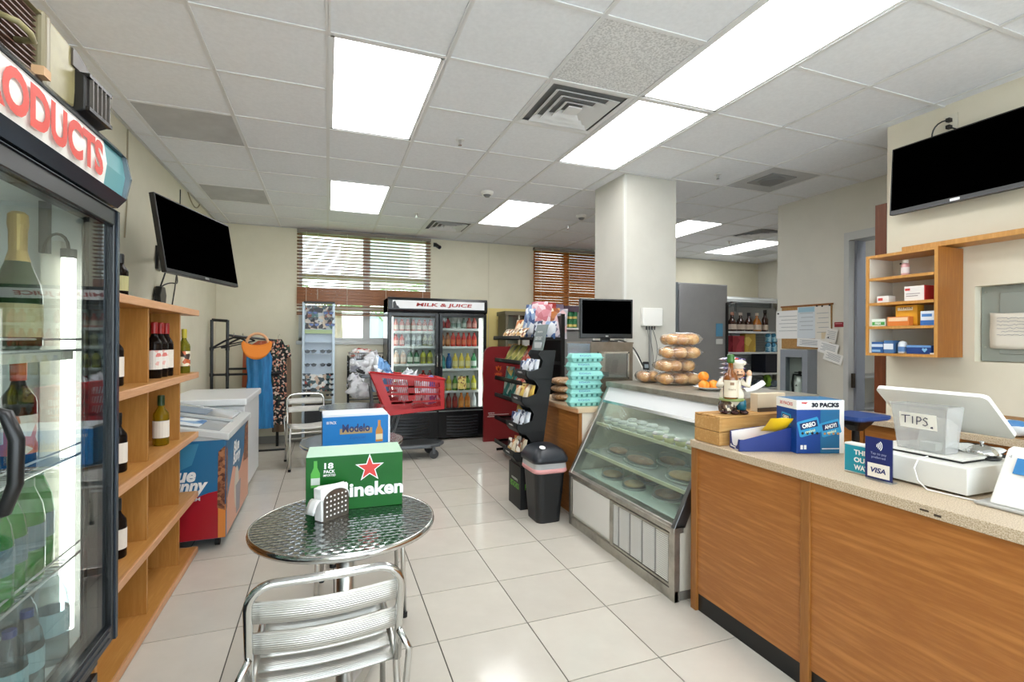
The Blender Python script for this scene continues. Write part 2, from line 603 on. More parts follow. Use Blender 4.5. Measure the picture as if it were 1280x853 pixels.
pil = wall('trim_pillar', noisy('pillar_paint', [(0.4, 'c6c3b9'), (0.6, 'cac7bd')], 3, rough=0.75), (2.555, 3.89, 0.0, 3.135, 4.42, CH + 0.01))
M().box(2.548, 3.882, 0.0, 2.575, 3.91, CH - 0.01).obj('corner_guard', mat('guard_paint', 'cfcec6', 0.5), pil)
GREYB = mat('grey_vinyl_base', '8f8e88', 0.6)
M().box(-1.38, 1.0, 0, -1.37, 7.45, 0.10).obj('baseboard_left', GREYB, kind='structure')
M().box(-1.37, 7.44, 0, 2.9, 7.45, 0.10).obj('baseboard_back', GREYB, kind='structure')

# doorway in the cork wall
FRAME = mat('door_frame_grey', 'c3c4c2', 0.45)
dr = M().box(4.77, 3.36, 0, 4.97, 3.41, 2.42).box(4.77, 2.50, 0, 4.97, 2.56, 2.42).box(4.77, 2.50, 2.42, 4.97, 3.41, 2.50).obj('door_1', FRAME, kind='structure')
M().box(4.85, 3.335, 0.0, 4.97, 3.36, 2.42).obj('door_stop', mat('door_leaf_grey', '8e929b', 0.5), dr)
M().box(4.785, 3.325, 0.98, 4.82, 3.342, 1.12).obj('strike_plate', mat('dark_bronze', '40362c', 0.4, 0.8), dr)
# brown timber post beside the TV wall
M().box(3.875, 2.45, 0, 3.935, 2.53, 2.46).obj('trim_1', wood('brown_post', '7a4326', '693618', 'z', 0.45), kind='structure')

# windows: frames + panes
FR = mat('window_frame_enamel', 'c9cbc8', 0.5)
PANE = glassy('window_glass', 'f2f6f8', 0.8)
def window(name, x0, x1, z0, z1, mull, rails):
    w = M()
    t = 0.045
    w.box(x0, 7.49, z0, x0 + t, 7.55, z1).box(x1 - t, 7.49, z0, x1, 7.55, z1).box(x0, 7.49, z0, x1, 7.55, z0 + t).box(x0, 7.49, z1 - t, x1, 7.55, z1)
    for x in mull: w.box(x - 0.05, 7.488, z0, x + 0.05, 7.552, z1)
    for z in rails: w.box(x0, 7.492, z - 0.03, x1, 7.548, z + 0.03)
    o = w.obj(name, FR, kind='structure')
    xs = [x0] + list(mull) + [x1]; zs = [z0] + list(rails) + [z1]
    for a in range(len(xs) - 1):
        for c in range(len(zs) - 1):
            M().box(xs[a] + 0.02, 7.517, zs[c] + 0.02, xs[a + 1] - 0.02, 7.523, zs[c + 1] - 0.02).obj('pane', PANE, o)
    M().box(x0 - 0.03, 7.425, z0 - 0.05, x1 + 0.03, 7.56, z0).obj('window_sill', FR, o, bevel=0.004)
window('window_1', -0.38, 1.44, 1.40, 2.93, [0.53], [1.86, 2.32])
window('window_2', 3.16, 4.40, 1.60, 2.93, [3.78], [2.2])
BLIND = wood('blind_slat_wood', '9a5f30', '7d4a22', 'x', 0.4)
BLINDR = wood('blind_slat_orange', 'b4743a', '94561f', 'x', 0.4)
def blind(label, x0, x1, ztop, zbot, tilts, m, pitch=0.047):
    t = T('window_blind', label, 'blind', ((x0 + x1) / 2, 7.40, zbot), world=True)
    M().box(x0, 7.375, ztop - 0.045, x1, 7.435, ztop).obj('head_rail', mat('head_rail_taupe', '8a7f74', 0.5), t)
    z = ztop - 0.07
    me = {}
    while z > zbot + 0.03:
        a = tilts(z)
        if a not in me:
            b = M()
            b.t = Matrix.Rotation(R(a), 4, 'X')
            b.box(-(x1 - x0) / 2, -0.024, -0.0014, (x1 - x0) / 2, 0.024, 0.0014)
            o = b.obj('slat', m, t, loc=(0, 0, z - zbot))
            me[a] = o.data
        else:
            o = bpy.data.objects.new('slat', me[a])
            COL.objects.link(o); o.parent = t; o.location = (0, 0, z - zbot)
        z -= pitch
    M().box(x0, 7.385, zbot, x1, 7.425, zbot + 0.022).obj('bottom_rail', m, t, bevel=0.003)
    cm = mat('blind_cord', 'd8cdb8', 0.8)
    k = 3 if x1 - x0 > 1.5 else 2
    for q in range(k + 1):
        x = x0 + 0.12 + (x1 - x0 - 0.24) * q / k
        M().cyl((x, 7.374, zbot), (x, 7.374, ztop - 0.03), 0.0025, n=5).obj('ladder_cord', cm, t)
    return t
blind('brown wooden blind over the wide left window, slats open, raised off the sill', -0.40, 1.45, 2.945, 1.76,
      lambda z: 78 if 1.93 < z < 2.16 else -13, BLIND)
blind('orange-brown wooden blind behind the pillar, slats nearly closed', 3.14, 4.40, 2.94, 1.62, lambda z: 61, BLINDR, 0.044)
M().tube([(-0.13, 7.37, 2.9), (-0.13, 7.365, 2.3), (-0.135, 7.365, 1.98)], 0.003, 5).obj('blind_pull_cord', mat('blind_cord', 'd8cdb8', 0.8), label='pale bead pull cord hanging at the left of the wide blind', cat='cord')

# outside: pale building, lawn, palm
OUTW = mat('pale_stucco', 'e8e4dc', 0.8)
M().box(-30, 7.9, -0.6, 40, 60, -0.5).obj('outside_lawn', noisy('lawn_green', [(0.3, '7c9a52'), (0.7, '9db46c')], 3, rough=0.9), kind='structure')
bld = T('apartment_building', 'pale building with dark windows seen through the blind', 'building', (3.5, 17, -0.5), world=True)
M().box(0.5, 17, -0.5, 14, 22, 9).obj('facade', OUTW, bld)
for i in range(5):
    for j in range(3):
        M().box(1.2 + i * 2.4, 16.93, 0.8 + j * 2.8, 2.6 + i * 2.4, 17.02, 2.3 + j * 2.8).obj('window', mat('far_window', '8a9296', 0.2), bld)
PALM = noisy('palm_leaf', [(0.3, '5e7d4a'), (0.7, '86a06a')], 6, rough=0.6)
def palm(label, x, y, z, n, ln, seed):
    rnd = random.Random(seed)
    t = T('palm_tree', label, 'palm', (x, y, -0.5))
    M().tube([(0, 0, 0), (0.05, 0, z * 0.5), (0, 0, z + 0.5)], [0.14, 0.11, 0.09], 8).obj('trunk', noisy('palm_bark', [(0.3, '75664f'), (0.7, '94846a')], 8, rough=0.9), t)
    for k in range(n):
        a = 2 * PI * k / n + rnd.uniform(-0.2, 0.2)
        e = rnd.uniform(0.1, 0.9)
        pts = []
        for q in range(7):
            s = q / 6 * ln
            pts.append(Vector((math.cos(a) * s, math.sin(a) * s, z + 0.5 + math.sin(e) * s - 0.32 * s * s)))
        b = M().tube(pts, 0.015, 5)
        side = Vector((-math.sin(a), math.cos(a), 0))
        for q in range(1, 22):
            f = q / 22 * 6
            i0 = min(int(f), 5)
            p = pts[i0].lerp(pts[i0 + 1], f - i0)
            L = 0.42 * math.sin(PI * min(1, q / 22 + 0.12))
            d = Vector((math.cos(a), math.sin(a), 0))
            for sg in (-1, 1):
                tip = p + side * sg * L + d * L * 0.45 + Vector((0, 0, -0.12))
                b.add([p, p + d * 0.035, tip], [(0, 1, 2)])
        b.obj('frond', PALM, t)
palm('green palm outside the wide left window, nearer one', 0.15, 9.6, 2.0, 13, 1.7, 1)
palm('green palm outside, half hidden by the tall drinks fridge', 3.3, 12.6, 2.3, 12, 1.8, 2)

# ================================================================ ceiling fittings
LIT = mat('lit_diffuser', 'ffffff', 0.5, emit=LAMP)
n, l, b = nodes(LIT)
for k, (i, j) in enumerate(LIGHTS):
    lab = {0: 'bright ceiling light in front of the tables, left of the big square vent', 1: 'bright ceiling light nearest the wide left window',
           2: 'bright ceiling light touching the top of the pillar', 3: 'largest ceiling light, cut by the top edge of the picture',
           4: 'small bright ceiling light left of the pillar by the back wall', 5: 'bright ceiling light right of the pillar',
           6: 'far ceiling light in the back room over the shelves', 7: 'ceiling light behind the camera over the aisle', 8: 'ceiling light over the storage room'}[k]
    x0, x1, y0, y1 = gx(i) + 0.012, gx(i + 1) - 0.012, gy(j) + 0.012, gy(j + 2) - 0.012
    t = T('ceiling_light', lab, 'ceiling light', ((x0 + x1) / 2, (y0 + y1) / 2, CH), world=True, group=None)
    fw = 0.02
    M().box(x0, y0, CH + 0.004, x0 + fw, y1, CH + 0.02).box(x1 - fw, y0, CH + 0.004, x1, y1, CH + 0.02).box(x0, y0, CH + 0.004, x1, y0 + fw, CH + 0.02).box(x0, y1 - fw, CH + 0.004, x1, y1, CH + 0.02).obj('frame', TEE, t)
    M().box(x0 + fw, y0 + fw, CH + 0.008, x1 - fw, y1 - fw, CH + 0.016).obj('diffuser', LIT, t)
VENTM = mat('vent_enamel', 'e2e2e2', 0.45)
VDARK = mat('vent_inside', '8a8a8a', 0.8)
for (i, j), kd in VENTS.items():
    cx, cy = gx(i) + GP / 2, gy(j) + GQ / 2
    lab = {'big': 'large white four-way ceiling vent with nested louvres beside the ceiling lights', 'small': 'small-looking ceiling vent above the drinks fridge near the back wall', 'far': 'dark louvred ceiling vent in the back room'}[kd]
    t = T('ceiling_vent', lab, 'vent', (cx, cy, CH), world=True)
    M().box(cx - 0.3, cy - 0.3, CH + 0.03, cx + 0.3, cy + 0.3, CH + 0.04).box(cx - 0.3, cy - 0.3, CH + 0.006, cx - 0.288, cy + 0.3, CH + 0.03).box(cx + 0.288, cy - 0.3, CH + 0.006, cx + 0.3, cy + 0.3, CH + 0.03).box(cx - 0.288, cy - 0.3, CH + 0.006, cx + 0.288, cy - 0.288, CH + 0.03).box(cx - 0.288, cy + 0.288, CH + 0.006, cx + 0.288, cy + 0.3, CH + 0.03).obj('backing', VDARK, t)
    for q, s in enumerate((0.29, 0.225, 0.165, 0.105)):
        w = M()
        d = 0.045 if q else 0.03
        z0 = CH + 0.001 if q == 0 else CH - 0.008
        def fr(so, zi, si, zo):
            vs = []
            for ss, zz in ((so, zi), (si, zo)):
                vs += [(cx - ss, cy - ss, zz), (cx + ss, cy - ss, zz), (cx + ss, cy + ss, zz), (cx - ss, cy + ss, zz)]
            return vs
        a = fr(s, z0, s - d, z0 + (0.006 if q == 0 else 0.03))
        a2 = fr(s, z0 + 0.003, s - d, z0 + (0.009 if q == 0 else 0.033))
        w.add(a + a2, [(i2, (i2 + 1) % 4, 4 + (i2 + 1) % 4, 4 + i2) for i2 in range(4)] + [(8 + i2, 12 + i2, 12 + (i2 + 1) % 4, 8 + (i2 + 1) % 4) for i2 in range(4)]
              + [(i2, 8 + i2, 8 + (i2 + 1) % 4, (i2 + 1) % 4) for i2 in range(4)] + [(4 + i2, 4 + (i2 + 1) % 4, 12 + (i2 + 1) % 4, 12 + i2) for i2 in range(4)])
        w.obj('louvre', VENTM, t)
    M().box(cx - 0.05, cy - 0.05, CH - 0.005, cx + 0.05, cy + 0.05, CH + 0.004).obj('centre_plate', VENTM, t)
# small diffuser on the grey return panel
t = T('ceiling_diffuser', 'grey square diffuser on the grey ceiling panel right of the pillar', 'vent', (3.95, 3.53, CH), world=True)
M().box(3.80, 3.38, CH - 0.002, 4.10, 3.68, CH + 0.012).obj('plate', mat('grey_enamel', '8c8c8b', 0.5), t, bevel=0.004)
M().lathe([(0.10, -0.02), (0.125, 0.0)], 24, (3.95, 3.53, CH)).obj('ring', mat('grey_enamel2', '7a7a7a', 0.5), t)
# perforated return at the top-left edge
t = T('ceiling_grille', 'perforated square ceiling grille at the very top left of the picture', 'vent', (gx(-2) + GP / 2, gy(0) + GQ / 2, CH), world=True)
x0, y0 = gx(-2) + 0.03, gy(0) + 0.03
M().box(x0, y0, CH + 0.002, x0 + GP - 0.06, y0 + GQ - 0.06, CH + 0.007).obj('plate', mat('grille_grey', '8f8f8f', 0.6), t)
gb = M()
for q in range(23):
    gb.box(x0 + 0.01 + q * 0.024, y0, CH - 0.001, x0 + 0.016 + q * 0.024, y0 + GQ - 0.06, CH + 0.002)
gb.obj('grille_bars', mat('grille_light', 'bdbdbd', 0.6), t, kind='stuff')
for (x, y, lab) in ((0.94, 3.67, 'first sprinkler head, on the tile below the big square vent'), (1.0, 6.0, 'sprinkler head near the wide window and the far vent'),
                    (3.34, 3.57, 'sprinkler head right of the pillar by the grey ceiling panel'), (3.0, 5.9, 'sprinkler head just left of the pillar, far back'), (5.75, 5.9, 'sprinkler head in the back room')):
    t = T('sprinkler', lab, 'sprinkler', (x, y, CH))
    M().lathe([(0.035, -0.006), (0.03, 0.0)], 16).obj('rose', VENTM, t)
    M().lathe([(0.008, -0.04), (0.012, -0.006)], 8).lathe([(0.016, -0.045), (0.004, -0.04)], 10).obj('nozzle', CHROME, t)
for (x, y, lab) in ((1.536, 4.86, 'round white smoke detector hanging mid ceiling'), (2.9, 5.35, 'flat grey smoke detector near the pillar top left')):
    t = T('smoke_detector', lab, 'smoke detector', (x, y, CH))
    M().lathe([(0.05, -0.035), (0.062, -0.02), (0.065, 0.0)], 20).obj('base', WHITE, t, smooth=False)
    M().lathe([(0.025, -0.055), (0.04, -0.035)], 16).obj('sensor', mat('detector_grey', '777777', 0.5), t)
# ================================================================ bottles (made once, copied)
def lathe_thing(name, label, cat, prof, m, loc, group=None, n=16, parts=(), smooth=True, rz=0, sx=1, sy=1):
    """a bottle or jar: the body is the thing itself, its cap and paper label are children. parts: (name, prof, material)"""
    o = M().lathe(prof, n, sx=sx, sy=sy).obj(name, m, loc=loc, smooth=smooth, label=label, cat=cat, group=group, rz=rz)
    for nm, pr, mm in parts:
        M().lathe(pr, n, sx=sx, sy=sy, caps=not ('label' in nm or 'band' in nm)).obj(nm, mm, o, smooth=False)
    return o
WINEG = clear_plastic('dark_wine_glass', '1c1410', 0.06, 0.25)
GREENG = clear_plastic('green_bottle_glass', '2f5a22', 0.05, 0.5)
OLIVEG = clear_plastic('olive_bottle_glass', '8a8428', 0.06, 0.6)
YELG = clear_plastic('golden_bottle_glass', 'a88a1a', 0.06, 0.6)
LABW = mat('bottle_paper_label', 'e6ddd0', 0.6)
LABP = printed('bottle_art_label', ['e9dfd0', 'd9836b', 'efe6da', 'c75a48', 'e9dfd0'], 30, 0.6)
def wine_prof(r=0.037, h=0.31):
    return [(r * 0.9, 0), (r, 0.006), (r, h * 0.6), (r * 0.93, h * 0.65), (r * 0.5, h * 0.74), (r * 0.36, h * 0.8), (r * 0.36, h * 0.97), (r * 0.42, h * 0.975), (r * 0.42, h)]
def band(r, z0, z1): return [(r, z0), (r, z1)]
def wine(label, loc, g, lab, foil, r=0.037, h=0.31, group=None):
    return lathe_thing('wine_bottle', label, 'bottle', wine_prof(r, h), g, loc, group, 18,
        (('paper_label', band(r * 1.02, h * 0.16, h * 0.5), lab), ('foil_cap', [(r * 0.44, h * 0.8), (r * 0.46, h * 0.98), (r * 0.4, h + 0.002)], foil)))

# ================================================================ tall glass-door fridge at the left edge
FX = -0.60
fr = T('drinks_fridge', 'tall black glass-door fridge with a lit red-lettered sign, cut by the left edge', 'fridge', (-0.98, 1.2, 0), world=True)
FB = mat('fridge_black', '15171a', 0.25, 0.0, 0.5)
FBL = mat('fridge_edge_blue_grey', '3c434c', 0.22, 0.6)
FW = mat('fridge_liner_white', 'e9ebe8', 0.4)
M().box(-1.36, 0.55, 0.02, -1.33, 1.81, 1.995).box(-1.33, 1.79, 0.02, -0.665, 1.81, 1.825).box(-1.33, 0.55, 0.02, -0.665, 0.59, 1.825).box(-1.33, 0.59, 1.84, -0.665, 1.79, 1.825).obj('cabinet', FB, fr)
M().box(-1.33, 0.55, 1.826, -0.66, 1.81, 1.995).obj('top_housing', FB, fr, bevel=0.006)
M().box(-1.33, 0.59, 0.02, -0.665, 1.79, 0.53).obj('compressor_box', FB, fr)
M().box(-1.329, 0.59, 0.56, -1.32, 1.79, 1.81).box(-1.32, 1.78, 0.56, -0.67, 1.789, 1.81).box(-1.32, 0.591, 0.56, -0.67, 0.60, 1.81).box(-1.32, 0.6, 1.81, -0.67, 1.78, 1.819).box(-1.32, 0.6, 0.545, -0.67, 1.78, 0.56).obj('liner', FW, fr)
for q in range(3):   # ribs on the side liner
    M().box(-1.25 + q * 0.14, 1.765, 0.56, -1.22 + q * 0.14, 1.78, 1.81).obj('liner_rib', mat('liner_rib_grey', 'b9b9b2', 0.5), fr)
d = M().box(-0.655, 1.803, 0.52, -0.60, 1.812, 1.812).box(-0.655, 0.56, 0.52, -0.60, 0.61, 1.812).box(-0.655, 0.61, 1.765, -0.60, 1.803, 1.812).box(-0.655, 0.61, 0.52, -0.60, 1.803, 0.57).obj('door', FB, fr, bevel=0.004)
M().box(-0.607, 1.812, 0.52, -0.595, 1.828, 1.812).box(-0.607, 0.56, 1.81, -0.595, 1.812, 1.812).obj('door_edge_trim', FBL, d)
M().box(-0.625, 1.685, 0.57, -0.6185, 1.803, 1.765).obj('glass_border', mat('glass_border_black', '15181c', 0.3), d)
M().box(-0.618, 0.61, 0.57, -0.612, 1.803, 1.765).obj('glass', glassy('fridge_glass', 'eef3f2', 1.5), d)
M().tube([(-0.60, 1.18, 1.30), (-0.555, 1.18, 1.285), (-0.538, 1.175, 1.24), (-0.538, 1.172, 1.16), (-0.555, 1.175, 1.11), (-0.60, 1.18, 1.095)], 0.012, 10).obj('handle', BLACK, d, smooth=True)
for zz in (0.535, 0.555):
    M().box(-0.60, 0.62, zz, -0.597, 1.78, zz + 0.006).obj('trim_line', FBL, d)
gr = M()
for q in range(9):
    gr.box(-0.66, 0.6, 0.06 + q * 0.05, -0.635, 1.8, 0.085 + q * 0.05)
gr.obj('grille', FB, fr)
M().box(-0.67, 0.56, 0.03, -0.655, 1.81, 0.52).obj('kick_panel', FB, fr)
# header sign
hz0, hz1 = 1.82, 2.0
prof = [(-0.66, hz0), (-0.60, hz0), (-0.572, hz0 + 0.03), (-0.560, (hz0 + hz1) / 2), (-0.572, hz1 - 0.03), (-0.60, hz1), (-0.66, hz1)]
M().prism([(-0.66, hz0), (-0.595, hz0), (-0.572, hz0 + 0.028), (-0.60, hz0 + 0.03), (-0.66, hz0 + 0.03)], 'y', 0.55, 1.81).prism([(-0.66, hz1 - 0.03), (-0.60, hz1 - 0.03), (-0.572, hz1 - 0.028), (-0.595, hz1), (-0.66, hz1)], 'y', 0.55, 1.81).obj('header_frame', FBL, fr)
M().prism(prof, 'y', 1.80, 1.812).obj('header_end_cap', mat('smoked_edge', '7b858c', 0.2, 0.5), fr)
SIGN = mat('lit_sign_face', 'e4e0d8', 0.4, emit=0.12)
M().prism([(-0.655, hz0 + 0.03), (-0.580, hz0 + 0.03), (-0.572, (hz0 + hz1) / 2), (-0.580, hz1 - 0.03), (-0.655, hz1 - 0.03)], 'y', 0.56, 1.665).obj('sign_panel', SIGN, fr)
M().prism([(-0.655, hz0 + 0.03), (-0.582, hz0 + 0.03), (-0.574, (hz0 + hz1) / 2), (-0.582, hz1 - 0.03), (-0.655, hz1 - 0.03)], 'y', 1.665, 1.80).obj('sign_end_panel', mat('teal_end_panel', '5d9ba0', 0.3), fr)
text('PRODUCTS', mat('sign_red', 'cf3f2f', 0.5), fr, (-0.5755, 1.355, (hz0 + hz1) / 2 - 0.002), 0.56, 0.092, (0, 1, 0), (0, 0, 1), bold=0.045, lift=0.0055)
# inside
tb = M().cyl((-0.675, 1.715, 0.62), (-0.675, 1.715, 1.65), 0.016, n=12).obj('light_tube', mat('tube_glow', 'fffdf4', 0.5, emit=5.0), fr)
M().cyl((-0.675, 1.715, 1.65), (-0.675, 1.715, 1.675), 0.018, n=12).obj('tube_socket', mat('socket_grey', '56585a', 0.5), tb)
M().tube(bez((-0.675, 1.715, 1.675), (-0.675, 1.71, 1.73), (-0.72, 1.70, 1.73), (-0.725, 1.70, 1.66), 8), 0.004, 6).obj('tube_wire', RUBBER, tb)
M().box(-0.745, 1.735, 0.60, -0.70, 1.762, 1.70).obj('lamp_housing', mat('lamp_housing_cream', 'e4e0d2', 0.4), fr)
M().box(-0.735, 1.70, 1.66, -0.715, 1.72, 1.80).obj('lamp_bracket', mat('socket_grey', '56585a', 0.5), fr)
WIRE = mat('shelf_wire', 'c4c6c4', 0.3, 0.7)
FSH = [1.395, 1.10, 0.82]
for z in FSH:
    w = M()
    y = 0.62
    w.tube([(-0.66, 0.6, z), (-0.66, 1.75, z)], 0.004, 5).tube([(-0.66, 0.6, z + 0.03), (-0.66, 1.75, z + 0.03)], 0.003, 5).tube([(-1.3, 0.6, z), (-1.3, 1.75, z)], 0.004, 5)
    while y < 1.75:
        w.box(-1.3, y - 0.0015, z - 0.003, -0.66, y + 0.0015, z)
        y += 0.022
    w.obj('wire_shelf', WIRE, fr)
M().box(-0.668, 1.0, 1.37, -0.658, 1.70, 1.398).obj('price_strip', mat('price_strip_cream', 'd6cfc0', 0.5), fr)
# bottles in it
CHP = clear_plastic('champagne_glass', '35502f', 0.05, 0.4)
GOLD = mat('gold_foil', 'c8a45c', 0.35, 0.4)
def champ(label, loc, group=None):
    return lathe_thing('champagne_bottle', label, 'bottle', [(0.04, 0), (0.045, 0.01), (0.045, 0.13), (0.040, 0.16), (0.022, 0.215), (0.0155, 0.235), (0.0155, 0.30)], CHP, loc, group, 20,
        (('paper_label', band(0.0458, 0.03, 0.11), mat('gold_label', 'c9b98c', 0.5)), ('foil_cap', [(0.0235, 0.212), (0.017, 0.238), (0.0175, 0.285), (0.02, 0.30), (0.019, 0.325), (0.012, 0.332)], GOLD)))
champ('dark green sparkling wine bottle with a gold foil neck on the top fridge shelf', (-0.70, 1.53, 1.40))
champ('second gold-necked sparkling wine bottle, cut by the left edge', (-0.74, 1.42, 1.40))
wine('red-capped wine bottle with a pink art label on the second fridge shelf', (-0.70, 1.535, 1.105), WINEG, LABP, mat('orange_foil', 'cf4a2e', 0.4), 0.034, 0.275)
wine('second red-capped wine bottle behind it at the left edge of the fridge', (-0.74, 1.44, 1.105), WINEG, LABW, mat('orange_foil', 'cf4a2e', 0.4), 0.034, 0.275)
LIME = clear_plastic('green_soda_plastic', '35a53c', 0.06, 0.5)
def soda(label, loc, m, capm, labm, r=0.037, h=0.235, group=None, name='soda_bottle'):
    return lathe_thing(name, label, 'bottle', [(r * 0.8, 0), (r, 0.012), (r, h * 0.3), (r * 0.93, h * 0.45), (r, h * 0.6), (r * 0.85, h * 0.75), (r * 0.4, h * 0.92), (r * 0.36, h * 0.93)], m, loc, group, 18,
        (('wrap_label', band(r * 1.015, h * 0.32, h * 0.56), labm), ('cap', [(r * 0.40, h * 0.925), (r * 0.40, h), (r * 0.37, h + 0.001)], capm)))
k = 0
for (x, y, r, h) in ((-0.715, 1.655, 0.034, 0.262), (-0.70, 1.575, 0.034, 0.255), (-0.70, 1.495, 0.034, 0.25), (-0.69, 1.42, 0.034, 0.25), (-0.80, 1.60, 0.034, 0.26)):
    soda('green soda bottle in the row on the third fridge shelf', (x, y, 0.822), LIME, mat('green_cap', '1d6e2c', 0.4), mat('blue_grey_wrap', '587884', 0.4), r, h, 'green soda bottles on the third fridge shelf')
WATER = glassy('water_bottle_plastic', 'd2dee2', 1.6, 0.05, 0.06)
BLUEC = mat('blue_cap', '24407e', 0.4)
def water(label, loc, r=0.045, h=0.24, cap=BLUEC, group=None):
    return soda(label, loc, WATER, cap, mat('pale_wrap', 'a8c4c8', 0.4), r, h, group, 'water_bottle')
water('large clear water bottle with a clear cap, rightmost on the fridge bottom', (-0.69, 1.665, 0.562), 0.038, 0.25, mat('clear_cap', 'dce3e4', 0.3))
water('large clear water bottle second from the right on the fridge bottom', (-0.72, 1.585, 0.562), 0.038, 0.25, mat('clear_cap', 'dce3e4', 0.3))
water('blue-capped water bottle at the front of the fridge bottom', (-0.675, 1.52, 0.562), 0.032, 0.21)
water('blue-capped water bottle cut by the left edge of the picture', (-0.675, 1.45, 0.562), 0.032, 0.20)
water('clear water bottle behind the blue-capped ones', (-0.78, 1.50, 0.562), 0.038, 0.245, mat('clear_cap', 'dce3e4', 0.3))

# beige appliance on top of it
ap = T('portable_heater', 'old beige louvred blower lying on top of the sign fridge', 'appliance', (-0.85, 1.3, 2.042), world=True)
ap.location = (-0.86, 1.345, 1.998)
ap.rotation_euler = (0, 0, -0.04)
BEI = noisy('beige_enamel', [(0.4, '8f855e'), (0.6, '9c9268')], 10, rough=0.4)
DKB = mat('dark_brown_plastic', '4a4238', 0.45)
M().box(-0.95, 0.86, 2.06, -0.67, 1.44, 2.235).obj('core', mat('dark_core', '17100d', 0.7), ap)
# rounded beige shell: near and far end frames, top
M().box(-0.97, 1.44, 2.05, -0.625, 1.475, 2.25).obj('end_frame', mat('taupe_plastic', '857b5e', 0.4), ap, bevel=0.012, seg=3)
M().box(-0.97, 0.83, 2.05, -0.625, 0.865, 2.25).obj('end_frame', mat('taupe_plastic', '857b5e', 0.4), ap, bevel=0.012, seg=3)
M().prism([(-0.97, 2.235), (-0.63, 2.235), (-0.66, 2.262), (-0.94, 2.262)], 'y', 0.84, 1.46).obj('top_shell', BEI, ap)
M().prism([(1.475, 2.07), (1.60, 2.085), (1.62, 2.235), (1.475, 2.25)], 'x', -0.95, -0.635).obj('side_shell', BEI, ap, bevel=0.006)
SL = mat('brown_slat', '6d5347', 0.4)
for q in range(13):
    z = 2.062 + q * 0.0135
    M().prism([(-0.668, z), (-0.640, z + 0.005), (-0.640, z + 0.008), (-0.668, z + 0.004)], 'y', 0.866, 1.44).obj('slat', SL, ap)
lv = M().prism([(-0.92, 2.075), (-0.635, 2.075), (-0.612, 2.085), (-0.612, 2.175), (-0.635, 2.19), (-0.92, 2.19)], 'y', 1.60, 1.735).obj('louvre_head', mat('louvre_black', '161312', 0.4), ap, bevel=0.004)
M().prism([(1.58, 2.19), (1.735, 2.19), (1.60, 2.235), (1.58, 2.235)], 'x', -0.9, -0.63).obj('louvre_top', DKB, ap)
for q in range(5):
    y = 1.622 + q * 0.024
    M().box(-0.62, y, 2.09, -0.603, y + 0.004, 2.175).obj('fin', mat('fin_grey', '5c5650', 0.4), ap)
M().box(-0.626, 1.603, 2.175, -0.603, 1.735, 2.184).obj('fin_frame', mat('louvre_black', '161312', 0.4), ap)
M().box(-0.626, 1.603, 2.085, -0.603, 1.735, 2.095).obj('fin_frame', mat('louvre_black', '161312', 0.4), ap)
M().tube([(-0.64, 1.30, 2.15), (-0.605, 1.305, 2.14), (-0.60, 1.335, 2.135), (-0.605, 1.36, 2.13), (-0.64, 1.365, 2.13)], 0.007, 8).obj('handle', BEI, ap, smooth=True)
adopt(M().box(-0.645, 1.36, 2.055, -0.615, 1.385, 2.075).obj('wooden_wedge', mat('pale_wood_wedge', 'c99f75', 0.6)), ap) if False else M().box(-0.602, 1.36, 2.0, -0.58, 1.39, 2.02).obj('wooden_wedge', mat('pale_wood_wedge', 'c99f75', 0.6), label='small pale wood wedge under the beige blower', cat='wedge')

# ================================================================ wooden shelf unit
sh = T('display_shelf', 'open honey-coloured wooden shelf unit against the left wall', 'shelf', (-1.09, 2.85, 0), world=True)
SZ = [0.045, 0.415, 0.81, 1.205, 1.613]
EDGEW = wood('pale_board_edge', 'd8a880', 'c89468', 'y', 0.45)
for q, z in enumerate(SZ):
    ye = 3.80
    M().box(-1.375, 1.86, z - 0.036, -0.812, ye - 0.006, z).obj('shelf_board', SHELFWOOD, sh)
    M().box(-0.812, 1.86, z - 0.037, -0.80, ye, z + 0.001).box(-1.375, ye - 0.008, z - 0.0365, -0.812, ye, z + 0.0005).obj('edge_band', EDGEW, sh, bevel=0.003)
for q in range(4):
    for y in (1.87, 2.38, 2.965, 3.535):
        M().box(-1.375, y - 0.011, SZ[q], -0.845, y + 0.011, SZ[q + 1] - 0.036).obj('upright', SHELFWOODV, sh)
M().box(-1.379, 1.86, 0.0, -1.372, 3.546, 1.58).obj('back_panel', SHELFWOODV, sh)
M().box(-1.36, 1.88, 0.0, -0.83, 3.78, 0.009).obj('plinth', SHELFWOODV, sh)
REDF = mat('red_foil', 'a3201f', 0.35)
LABR = printed('red_splash_label', ['e8e2da', 'e8e2da', 'd97b72', 'e8e2da', 'e3b2a8'], 38, 0.6)
wine('left dark wine bottle of the red-foiled three on the top shelf', (-0.902, 3.26, 1.206), WINEG, LABR, REDF)
wine('middle dark wine bottle of the red-foiled three on the top shelf', (-0.899, 3.36, 1.206), WINEG, LABR, REDF)
wine('right dark wine bottle of the red-foiled three, half behind the shelf edge', (-0.895, 3.45, 1.206), WINEG, LABW, REDF)
wine('olive bottle of white wine standing on the shelf end outside the upright', (-0.862, 3.70, 1.206), OLIVEG, printed('yellow_art_label', ['efe7d5', 'c9622f', 'e9dcc0', '3a2a1f'], 30), mat('yellow_foil', 'b9ab2f', 0.4), 0.034, 0.28)
wine('golden bottle with a white label alone in the middle compartment', (-0.90, 3.38, 0.811), YELG, LABW, mat('dark_green_foil', '27401f', 0.4), 0.04, 0.285)
wine('short dark bottle with pale label on top of the shelf beside the fridge', (-0.895, 2.76, 1.614), WINEG, mat('olive_label', 'b5b07e', 0.6), BLACK, 0.03, 0.2)
wine('black wine bottle peeking from behind the fridge on the middle shelf', (-0.905, 2.765, 0.811), WINEG, LABW, BLACK, 0.037, 0.27)
